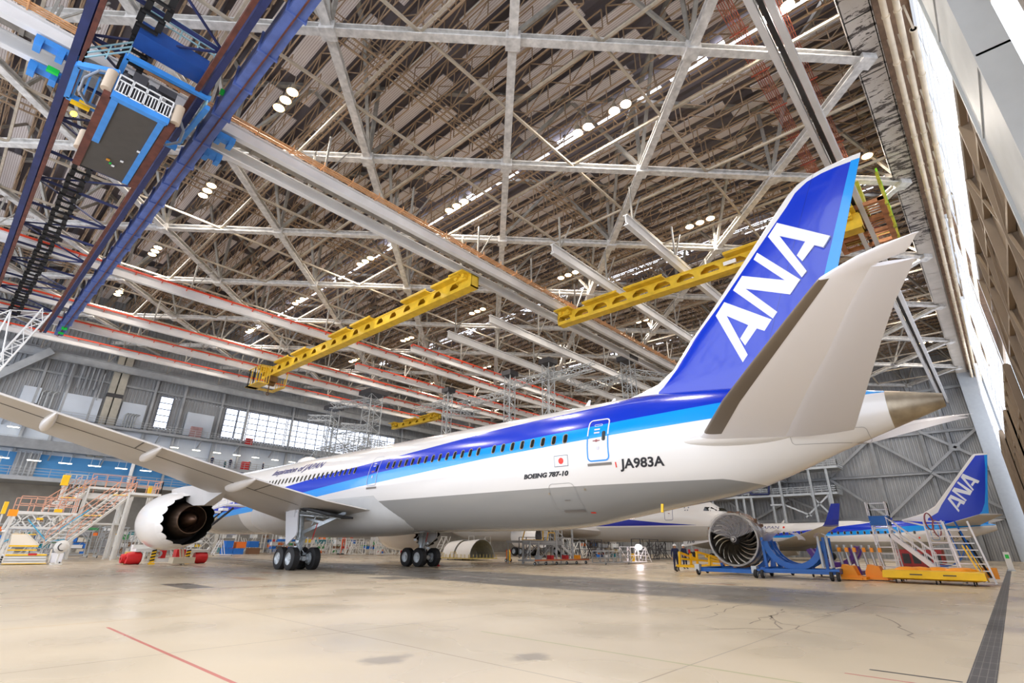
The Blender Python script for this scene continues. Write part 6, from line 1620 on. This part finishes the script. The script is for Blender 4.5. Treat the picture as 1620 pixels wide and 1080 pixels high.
dock_stair('long pale dock stairs rising right from the hose reel to the engine nacelle', (7.7, 54.5, 1.2), (12.3, 59.3, 5.6), 1.5, 16, (.72, -.69, 0), (2.4, 2.6))
dock_stair('upper pale dock stairs rising right in front of the blue wall, with yellow top step', (7.5, 60.3, 3.8), (9.9, 63, 6.15), 1.3, 10, (.74, -.66, 0), (3.4, 2.4))
t = thing('service_dock', 'big white box truss dock with crossed bars between the step platform and the long stairs', 'platform', (6.9, 58, 0))
b = MB()
for y_ in (-1.5, 1.5):
    b.bar((-1.8, y_, 3.45), (1.9, y_, 3.5), .18); b.bar((-1.8, y_, 2.4), (1.8, y_, 2.4), .18); b.bar((-1.8, y_, 3.45), (-2.0, y_, 2.3), .16)
    for k in range(4): b.bar((-1.8 + .9 * k, y_, 2.4), (-.9 + .9 * k, y_, 3.45), .09); b.bar((-.9 + .9 * k, y_, 2.4), (-1.8 + .9 * k, y_, 3.45), .09)
    for x_ in (-1.8, 0, 1.8): b.bar((x_, y_, 0), (x_, y_, 2.4), .16)
    for k in range(3): b.bar((-1.8 + 1.2 * k, y_, .3), (-.6 + 1.2 * k, y_, 2.3), .08)
b.box(-2, 1.9, -1.5, 1.5, 2.1, 2.25); b.box(-1.8, 1.9, -1.5, 1.5, 3.5, 3.6); obj('frame', b, WFR, t)
b = MB().rail([(-1.8, -1.5, 3.6), (1.9, -1.5, 3.6), (1.9, 1.5, 3.6), (-1.8, 1.5, 3.6)], 1.1, .03, 1.0, 2); obj('guard_rail', b, ORR, t)
b = MB().rail([(-1.9, -1.6, 1.2), (1.9, -1.6, 1.2)], 1.1, .03, .35, 3); b.rail([(-.2, -1.8, .2), (1.9, -1.8, .2)], 1.1, .03, .3, 3); obj('guard_rail', b, GALV, t)
obj('yellow_plate', MB().box(.4, .9, -1.56, -1.5, 3.6, 3.85), YEL, t); obj('yellow_plate', MB().box(-.5, -.1, -1.56, -1.5, 3.0, 3.15), YEL, t)
b = MB().path([(-1, -1.7, 3), (0, -1.7, 2.0), (.6, -1.7, 1.4), (1.6, -1.7, 1.6), (1.9, -1.7, .6)], .04); b.path([(-1.9, -1.7, 1.4), (-1.2, -1.7, 1.9), (.5, -1.7, .9)], .04); b.path([(1, -1.6, 2.2), (2.6, -1.6, 3.9)], .04); obj('cyan_hose', b, CYAN, t)
t = thing('service_dock', 'tall white deck frame under the upper stairs with equipment and orange rails on top', 'platform', (11.2, 63.5, 0))
b = MB(); b.box(-1.7, 2.4, -1.4, 1.4, 5.1, 5.6)
for x_ in (-1.5, 2.2):
    for y_ in (-1.3, 1.3): b.bar((x_, y_, 0), (x_, y_, 5.2), .3)
b.bar((-1.5, -1.3, 5.1), (.4, -1.3, 3.6), .12); b.bar((2.2, -1.3, 3.4), (.6, -1.3, 5.1), .12); b.box(-1.7, 2.4, -1.4, 1.4, 2.9, 3.05); obj('frame', b, WFR, t)
b = MB(); b.rail([(-1.7, -1.4, 5.6), (2.4, -1.4, 5.6), (2.4, 1.4, 5.6)], 1.1, .03, .9, 2); obj('guard_rail', b, ORR, t)
b = MB(); b.rail([(-3.2, -1.2, 5.9), (-1.6, -1.2, 5.9)], 1.2, .035, .4, 3); obj('guard_rail', b, GALV, t)
ci = 0
for x0, y0, z0, w_, h_, m_, lb in ((8.1, 62.3, 6.1, .5, .9, YEL, 'yellow box on the rail at the head of the upper dock stairs'), (4.0, 52, 3.2, .22, .8, YEL, 'upright yellow panel at the far left edge'), (4.6, 53, 3.1, .5, .45, ORANGE, 'orange box beside the upright yellow panel at the left edge'),
      (15.2, 64, 6.0, .3, .7, YEL, 'yellow panel just above the engine nacelle'), (13.6, 96.2, 9.05, 1.5, 1.35, WHITE, 'pale square door panel on the blue wall above the nacelle')):
    if lb.startswith('pale'): continue
    o = obj('equipment_box', MB().box(-w_ / 2, w_ / 2, -.2, .2, 0, h_), m_, label=lb, cat='box'); o.location = (x0, y0, z0)
    if z0 > 1: pst = MB().box(-.05, .05, -.05, .05, -z0, 0) if x0 < 10 else MB().box(-.04, .04, -.04, .04, -z0, 0); obj('post', pst, WFR, o)
def gantry(lb, x, y, w, h, d=1.6, m=GALV, top=True):
    t = thing('portal_gantry', lb, 'frame', (x, y, 0)); b = MB()
    for s_ in (-1, 1):
        for y_ in (-d / 2, d / 2): b.bar((s_ * w / 2, y_, .1), (s_ * w / 2 * .85, y_, h), .09)
        b.bar((s_ * w / 2, -d / 2, .15), (s_ * w / 2, d / 2, .15), .1); b.bar((s_ * w / 2 * .85, -d / 2, h), (s_ * w / 2 * .85, d / 2, h), .1)
    for y_ in (-d / 2, d / 2): b.bar((-w / 2, y_, h), (w / 2, y_, h), .1); b.bar((-w / 2, y_, .3), (w / 2, y_, .3), .07); b.bar((-w / 2, y_, h * .6), (0, y_, h), .07); b.bar((w / 2, y_, h * .6), (0, y_, h), .07)
    obj('frame', b, m, t)
    for s_ in (-1, 1): obj('caster', MB().wheel((s_ * w / 2, -d / 2, .1), (1, 0, 0), .1, .07, 12, 1), [TYRE, HUB], t)
    return t
gantry('grey portal frame with castors left of the engine nacelle', 13.7, 66, 2.0, 2.75)
gantry('smaller grey portal frame half hidden by the left edge of the nacelle', 15.6, 64.5, 1.6, 2.5)
gantry('grey portal frame behind the feet of the long dock stairs', 11.4, 68, 1.8, 2.4)
COLS = [mat('crate_%s' % n_, c_, .6) for n_, c_ in (('blue', (30, 110, 200)), ('orange', (240, 120, 40)), ('grey', (150, 152, 156)), ('red', (190, 50, 50)), ('yellow', (230, 190, 50)), ('cream', (214, 206, 190)), ('teal', (40, 130, 140)), ('brown', (134, 98, 70)), ('green', (70, 150, 90)), ('white', (226, 226, 224)))]
CN = ['blue', 'orange', 'grey', 'red', 'yellow', 'cream', 'teal', 'brown', 'green', 'white']
def shelf(lb, grp, x, y, w, h, levels, seed, d=.9, wheels=True, fill=.7, z=0., m=None):
    """open rack with its load; every crate is its own object"""
    rr = random.Random(seed); m = m or GALV
    t = thing('storage_rack', lb, 'rack', (x, y, z)); b = MB()
    for x_ in (-w / 2, 0, w / 2):
        for y_ in (-d / 2, d / 2): b.bar((x_, y_, .05), (x_, y_, h), .05)
    for k in range(levels): z_ = .15 + (h - .15) * k / levels; b.box(-w / 2, w / 2, -d / 2, d / 2, z_ - .02, z_ + .02)
    for y_ in (-d / 2, d / 2): b.bar((-w / 2, y_, h), (w / 2, y_, h), .05)
    b.bar((-w / 2, -d / 2, .15), (0, -d / 2, h), .03); obj('frame', b, m, t)
    lv = (h - .15) / levels
    for k in range(levels):
        u = -w / 2 + .05
        while u < w / 2 - .2:
            cw = rr.uniform(.4, 1.1); cw = min(cw, w / 2 - u - .03)
            if cw > .15 and rr.random() < fill:
                ci = rr.choice((0, 0, 1, 2, 2, 2, 3, 4, 5, 5, 5, 6, 7, 7, 8, 9, 9, 9, 9)); chh = lv * rr.uniform(.45, .85)
                c_ = MB().box(-cw / 2, cw / 2, -d * .35, d * .35, 0, chh); c_.box(-cw / 2 - .015, cw / 2 + .015, -d * .37, d * .37, chh * .85, chh * .95)
                o = obj('crate', c_, COLS[ci], label='%s crate on %s' % (CN[ci], grp), cat='crate', group='crates on ' + grp); o.location = (x + u + cw / 2, y, z + .17 + lv * k)
            u += cw + .06
    return t
shelf('grey rack of coloured crates left of the left main gear, beyond the nacelle', 'the grey rack beyond the nacelle', 31.6, 85, 2.2, 1.8, 2, 3)
shelf('grey rack of crates between two pale pillars beyond the nacelle', 'the rack between two pale pillars', 34.6, 85, 2.0, 1.7, 2, 5)
shelf('low rack of brown and orange parts right beside the left main gear', 'the low rack beside the left main gear', 37.3, 80, 3.2, 1.7, 3, 8)
shelf('long grey rack between the two main gears, nearest the left gear', 'the rack right of the left main gear', 41.3, 77, 3.4, 2.1, 3, 13)
shelf('long pale rack in the middle between the two main gears', 'the middle rack between the main gears', 45.3, 76, 3.4, 2.1, 3, 17, m=WFR)
shelf('pale rack just left of the right main gear', 'the rack left of the right main gear', 49.2, 74, 3.4, 2.0, 3, 23, m=WFR)
shelf('grey rack seen under the nacelle with small boxes', 'the rack seen under the nacelle', 22.4, 78, 3.2, 1.9, 3, 31)
shelf('dark rack of boxes behind the feet of the dock stairs', 'the dark rack behind the dock stairs', 11.0, 74, 4.4, 2.6, 4, 37, m=DARKST)
shelf('tall grey rack with boxes behind the white truss dock', 'the tall rack behind the truss dock', 7.2, 76, 3.2, 3.0, 4, 41)
shelf('grey rack with boxes behind the portal frames left of the nacelle', 'the rack behind the portal frames', 17.0, 78, 3.6, 2.4, 3, 43)
shelf('wide rack on the mezzanine under the blue wall at far left', 'the mezzanine rack at far left', 3.2, 91.6, 3.6, 2.2, 2, 47, z=9, wheels=False, fill=.5)
rk = [('left of the orange floor crane', 42.6, 84, 4.2, 3.0, 4), ('behind the two main gears, near row', 47.0, 83, 4.4, 2.8, 4), ('behind the right main gear', 53.0, 80, 4.4, 2.8, 4), ('beyond the white half round cowls', 58.5, 76, 5, 3, 4), ('in front of the back wall behind the left main gear', 39.0, 90, 4.5, 2.9, 4),
      ('at the back wall between blue and brown racks', 33.0, 92, 4.5, 2.8, 4), ('at the back wall behind the step ladder', 27.5, 90, 4.5, 2.8, 4), ('at the back wall straight behind the nacelle', 22.0, 90, 4.5, 2.8, 4), ('at the back wall behind the portal frames', 16.5, 88, 4.6, 3.4, 5), ('at the back wall behind the truss dock', 10.0, 86, 5, 4.2, 6), ('at the far left back wall', 4.0, 84, 4, 4.2, 6)]
for i_, (w_, x_, y_, ww_, h_, lv_) in enumerate(rk): shelf('crowded storage rack ' + w_, 'the rack ' + w_, x_, y_, ww_, h_, lv_, 100 + i_, m=WFR if i_ % 2 else GALV, fill=.62)
def trestle(lb, x, y, w, h, seed, m=None):
    rr = random.Random(seed); t = thing('trestle', lb, 'frame', (x, y, 0)); b = MB()
    for k in range(9): xa, xb = rr.uniform(-w / 2, w / 2), rr.uniform(-w / 2, w / 2); b.bar((xa, rr.uniform(-.6, .6), .1), (xb, rr.uniform(-.6, .6), h * rr.uniform(.7, 1)), .07)
    for z_ in (.15, h * .5, h): b.bar((-w / 2, -.6, z_), (w / 2, -.6, z_), .07)
    for x_ in (-w / 2, w / 2): b.bar((x_, -.6, .1), (x_, -.6, h), .09); b.bar((x_, -.6, h), (x_, .6, h), .07); b.bar((x_, .6, .1), (x_, .6, h), .09)
    obj('tubes', b, m or WFR, t)
for i_, (x_, y_, w_, h_, lb) in enumerate(((47.3, 69, 3.2, 2.5, 'white tube trestle in front of the racks, midway between the main gears'), (50.7, 68, 2.6, 2.2, 'white tube trestle next left of the braced scaffold'), (43.6, 70, 2.4, 1.8, 'low white tube trestle in front of the orange floor crane'), (18.8, 66, 2.6, 2.4, 'white tube trestle just right of the nacelle feet'),
        (60.5, 62, 3.6, 2.8, 'white tube trestle behind the white half round cowls'), (66.5, 46, 4.0, 1.2, 'low white tube trestle in front of the wide jet engine'), (61, 44, 3.6, 2.4, 'white tube trestle behind the framed bench cart'))): trestle(lb, x_, y_, w_, h_, 60 + i_)
for x_, y_, z_, w_, h_, ci, lb in ((30.2, 81, 0, 1.3, .75, 0, 'big blue bin on the floor beyond the nacelle, left one'), (31.9, 81.2, .8, 1.3, .8, 1, 'big orange bin stacked high between two blue bins'), (31.6, 81, 0, 1.4, .75, 0, 'big blue bin under the stacked orange bin'), (30.3, 81.1, .8, 1.0, .9, 0, 'big blue bin stacked left of the orange bin'),
      (34.0, 82, .9, 1.3, .8, 0, 'big blue bin stacked between the pale pillars'), (34.2, 82, 0, 1.6, .8, 7, 'brown bin under the blue one between the pale pillars'), (37.2, 78, 1.72, 2.6, .3, 0, 'blue roll lying on top of the low rack by the left gear'), (37.2, 77.9, 2.05, 2.2, .25, 9, 'white roll lying above the blue roll by the left gear')):
    o = obj('storage_bin', MB().box(-w_ / 2, w_ / 2, -.5, .5, 0, h_).box(-w_ / 2 - .03, w_ / 2 + .03, -.53, .53, h_ * .86, h_ * .97), COLS[ci], label=lb, cat='bin'); o.location = (x_, y_, z_)
NM = ['front left', 'front middle', 'front right', 'rear left', 'rear middle', 'rear right', 'farthest left', 'farthest middle', 'farthest right', 'nearest', 'tallest', 'widest']
for i_, (x_, y_, w_, h_) in enumerate(((40.0, 74, 3, 2.4), (44.8, 73, 3, 2.2), (49.5, 72, 3, 2.6), (39, 82, 4, 3), (46, 80, 4, 3), (52.5, 76, 4, 3), (29, 86, 4, 2.8), (36, 88, 4, 3), (44, 88, 5, 3))):
    trestle('white tube trestle between the main gears and back wall, %s of nine' % NM[i_], x_, y_, w_, h_, 200 + i_)
for i_, (x_, y_, w_, h_, lb) in enumerate(((58, 40, 5, 2.3, 'dark steel trestle behind the bright work lamp'), (62, 34, 4.5, 2.4, 'dark steel trestle behind the two people near the yellow stand'), (55, 46, 5, 2.5, 'dark steel trestle behind the grey dock stairs'), (70, 36, 5, 2.2, 'dark steel trestle directly under the wide jet belly'))):
    trestle(lb, x_, y_, w_, h_, 300 + i_, DARKST)
shelf('dark rack with boxes behind the dark trestle under the wide jet', 'the dark rack under the wide jet', 66, 42, 5, 2.0, 3, 71, m=DARKST); shelf('dark rack with boxes beyond the work lamp', 'the dark rack beyond the work lamp', 74, 50, 6, 2.2, 3, 73, m=DARKST)
t = thing('orange_hoist', 'tall orange floor crane standing behind the right side of the left main gear', 'crane', (43.9, 74, 0))
b = MB(); b.bar((-.35, 0, 0), (-.1, 0, 2.7), .18); b.bar((.5, 0, 0), (.1, 0, 2.7), .18); b.bar((-.1, 0, 2.7), (1.4, 0, 2.3), .16); obj('mast', b, mat('hoist_orange', (226, 84, 30), .5), t); obj('base', MB().box(-.7, 1.2, -.4, .4, .05, .2), DARKST, t)
for k, (x_, y_, h_, lb) in enumerate(((56.5, 66, 2.7, 'white A-frame scaffold bracing just left of the right main gear'), (53.0, 67, 2.6, 'white braced scaffold between the right main gear and the pale rack'))):
    t = thing('scaffold', lb, 'scaffold', (x_, y_, 0)); b = MB()
    for y2 in (-.6, .6):
        b.bar((-1.4, y2, 0), (.2, y2, h_), .09); b.bar((1.4, y2, 0), (.0, y2, h_), .09); b.bar((-.2, y2, 0), (.9, y2, h_), .07); b.bar((-1.4, y2, .15), (1.6, y2, .15), .08); b.bar((-1.0, y2, .9), (1.0, y2, 1.3), .06); b.bar((1.4, y2, 1.8), (-.6, y2, .3), .06)
    for x2, z2 in ((-1.4, .15), (1.4, .15), (.1, h_), (-.6, 1.5)): b.bar((x2, -.6, z2), (x2, .6, z2), .07)
    obj('frame', b, WFR, t)
t = thing('step_ladder', 'small white step ladder trolley between the nacelle and the blue crates', 'ladder', (26.0, 71.5, 0)); b = MB()
for y_ in (-.4, .4): b.bar((-.9, y_, .1), (-.3, y_, 1.75), .06); b.bar((.4, y_, .1), (-.1, y_, 1.75), .06); b.bar((-.9, y_, .15), (1.3, y_, .15), .06)
for k in range(5): b.cbox((-.8 + .12 * k, 0, .35 + .3 * k), (.2, .8, .04))
obj('frame', b, WL, t)
for x_ in (-.9, 1.2): obj('caster', MB().wheel((x_, -.4, .08), (1, 0, 0), .08, .06, 10, 1), [TYRE, HUB], t)
# --- engine service cart under the nacelle
t = thing('engine_cart', 'pale engine service cart with red round fenders and striped posts under the nacelle', 'trolley', (13.5, 47, 0))
b = MB(); b.box(-2.3, -.9, -.6, .8, .85, 1.05); b.box(1.1, 2.6, -.6, .8, .8, 1.0); b.box(-1.1, 1.1, -.6, -.4, .15, .38); b.box(-1.1, 1.1, .5, .7, .15, .38); b.box(-2.4, -1.0, -.1, .5, 1.05, 1.3); b.bar((2.2, 0, .3), (2.75, 0, 1.1), .2); obj('chassis', b, WFR, t)
for x_ in (-2.35, 2.0):
    b = MB(); b.lathe((x_ - .35, -.3, .42), (1, 0, 0), [(0, .1), (0, .36), (.3, .42), (.8, .4), (.9, .3), (.9, .05)], 20); obj('red_fender', b, RED, t, smooth=True)
obj('red_box', MB().box(.35, .95, -.5, .3, .4, 1.0), RED, t); obj('red_box', MB().box(-.6, -.3, -.4, .2, .4, .95), RED, t); obj('red_fender', MB().lathe((-2.9, .2, .38), (1, 0, 0), [(0, .1), (0, .3), (.5, .34), (.55, .1)], 18), RED, t, smooth=True)
obj('yellow_guard', MB().lathe((-2.6, .6, .42), (1, 0, 0), [(0, .1), (0, .4), (.3, .42), (.3, .05)], 18), mat('ochre', (190, 150, 40), .5), t)
for x_ in (-1.15, 1.12):
    b = MB()
    for k in range(8): b.use(k % 2).add([(x_ - .13, -.66, .1 + .105 * k), (x_ + .13, -.66, .16 + .105 * k), (x_ + .13, -.66, .265 + .105 * k), (x_ - .13, -.66, .205 + .105 * k), (x_ - .13, -.5, .1 + .105 * k), (x_ + .13, -.5, .16 + .105 * k), (x_ + .13, -.5, .265 + .105 * k), (x_ - .13, -.5, .205 + .105 * k)], [(0, 1, 2, 3), (7, 6, 5, 4), (0, 4, 5, 1), (1, 5, 6, 2), (2, 6, 7, 3), (3, 7, 4, 0)])
    b.use(0).box(x_ - .18, x_ + .18, -.75, -.4, 0, .1); obj('striped_post', b, [YEL, BLACK], t)
obj('round_pipe', MB().lathe((-.8, -.5, .7), (0, -1, 0), [(-.3, .2), (.1, .2), (.1, .15), (-.2, .14)], 16), GALV, t)
for x_ in (-1.9, 2.0): obj('wheel', MB().wheel((x_, -.2, .22), (1, 0, 0), .22, .2, 14, 1), [TYRE, HUB], t)
# --- access conveyor behind nacelle up to the fuselage
t = thing('access_bridge', 'white railed access bridge on slanting struts reaching the fuselage behind the nacelle', 'platform', (15.8, 44, 0))
b = MB(); b.bar((-1.2, 0, 3.75), (-.1, 0, 4.2), .12); b.bar((-.1, 0, 4.2), (1.5, 0, 4.25), .12); b.bar((-1.2, .9, 3.75), (-.1, .9, 4.2), .12); b.bar((-.1, .9, 4.2), (1.5, .9, 4.25), .12); b.box(-.1, 1.4, 0, .9, 4.1, 4.18); b.box(-1.1, -.4, 0, .9, 3.55, 3.7); b.box(-.3, .1, 0, .9, 3.75, 3.95)
for x_ in (-.1, .4, .9, 1.45): b.bar((x_, 0, 4.2), (x_, 0, 4.65), .07)
b.bar((-.1, 0, 4.65), (1.45, 0, 4.7), .07); b.bar((-1.2, 0, 4.15), (-.1, 0, 4.6), .07); b.bar((-1.2, 0, 3.75), (-1.2, 0, 4.15), .07); b.bar((-.7, 0, 3.95), (-.7, 0, 4.4), .06); obj('bridge', b, WL, t)
b = MB(); b.bar((.6, .4, 4.0), (-.7, .4, 2.7), .14); b.bar((.1, .4, 4.0), (-.9, .4, 2.9), .1); obj('dark_strut', b, DARKST, t)
b = MB(); b.tube((-.5, .2, 3.25), (-2.3, .2, 1.1), .06, 8); b.tube((-.5, .8, 3.25), (-2.3, .8, 1.1), .06, 8); b.bar((-2.3, .2, 1.1), (-2.0, .2, .0), .1); b.bar((-2.3, .8, 1.1), (-2.0, .8, 0), .1); b.bar((-.5, .2, 3.2), (.2, .2, .0), .1) if False else None; b.box(-2.8, -1.4, 0, 1.0, .1, .5); obj('slanting_tube', b, mat('tube_cream', (196, 184, 160), .5), t)
# --- ceiling tubes of the balcony offices
tb = 0
for x_, z_, wd_ in [(5.2, 15.55, 1.2), (8.4, 15.55, 1.2)] + [(x2, 15.45, 1.1) for x2 in (24.5, 27.7, 30.9, 34.1, 37.3, 40.8, 44)] + [(x2, 11.4, 1.4) for x2 in (5.2, 8.4, 11.7, 15, 18.2, 21.3, 24.4)]:
    t = thing('tube_light', 'white strip light under the %s at the windowed back wall' % ('upper catwalk' if z_ > 13 else 'lower balcony'), 'lamp', (x_, 95.9 if z_ > 13 else 94.9, z_), 0, 'strip lights, ' + ('upper catwalk' if z_ > 13 else 'lower balcony'))
    obj('tube', MB().box(-wd_ / 2, wd_ / 2, -.15, .15, -.06, 0), TUBEL, t); obj('housing', MB().box(-wd_ / 2 - .05, wd_ / 2 + .05, -.2, .2, 0, .08).bar((-wd_ / 3, 0, .05), (-wd_ / 3, 0, 1.55 if z_ > 13 else 1.1), .03).bar((wd_ / 3, 0, .05), (wd_ / 3, 0, 1.55 if z_ > 13 else 1.1), .03), WHITE, t)
# ================================================================== light
wd = bpy.data.worlds.new('world'); SC.world = wd; wd.use_nodes = True
bg = wd.node_tree.nodes['Background']; bg.inputs[0].default_value = lin((236, 242, 255)) + (1,); bg.inputs[1].default_value = 4.0
SC.view_settings.view_transform = 'Standard'; SC.view_settings.look = 'None'; SC.view_settings.gamma = 1
SC.view_settings.exposure = -.18; SC.view_settings.use_curve_mapping = False
try:
    SC.cycles.use_denoising = True; SC.cycles.denoiser = 'OPENIMAGEDENOISE'
    SC.cycles.max_bounces = 6; SC.cycles.diffuse_bounces = 4; SC.cycles.glossy_bounces = 3; SC.cycles.transmission_bounces = 4
    SC.cycles.sample_clamp_indirect = 6; SC.cycles.caustics_reflective = False; SC.cycles.caustics_refractive = False
    SC.cycles.use_adaptive_sampling = True; SC.cycles.adaptive_threshold = .02
except Exception: pass
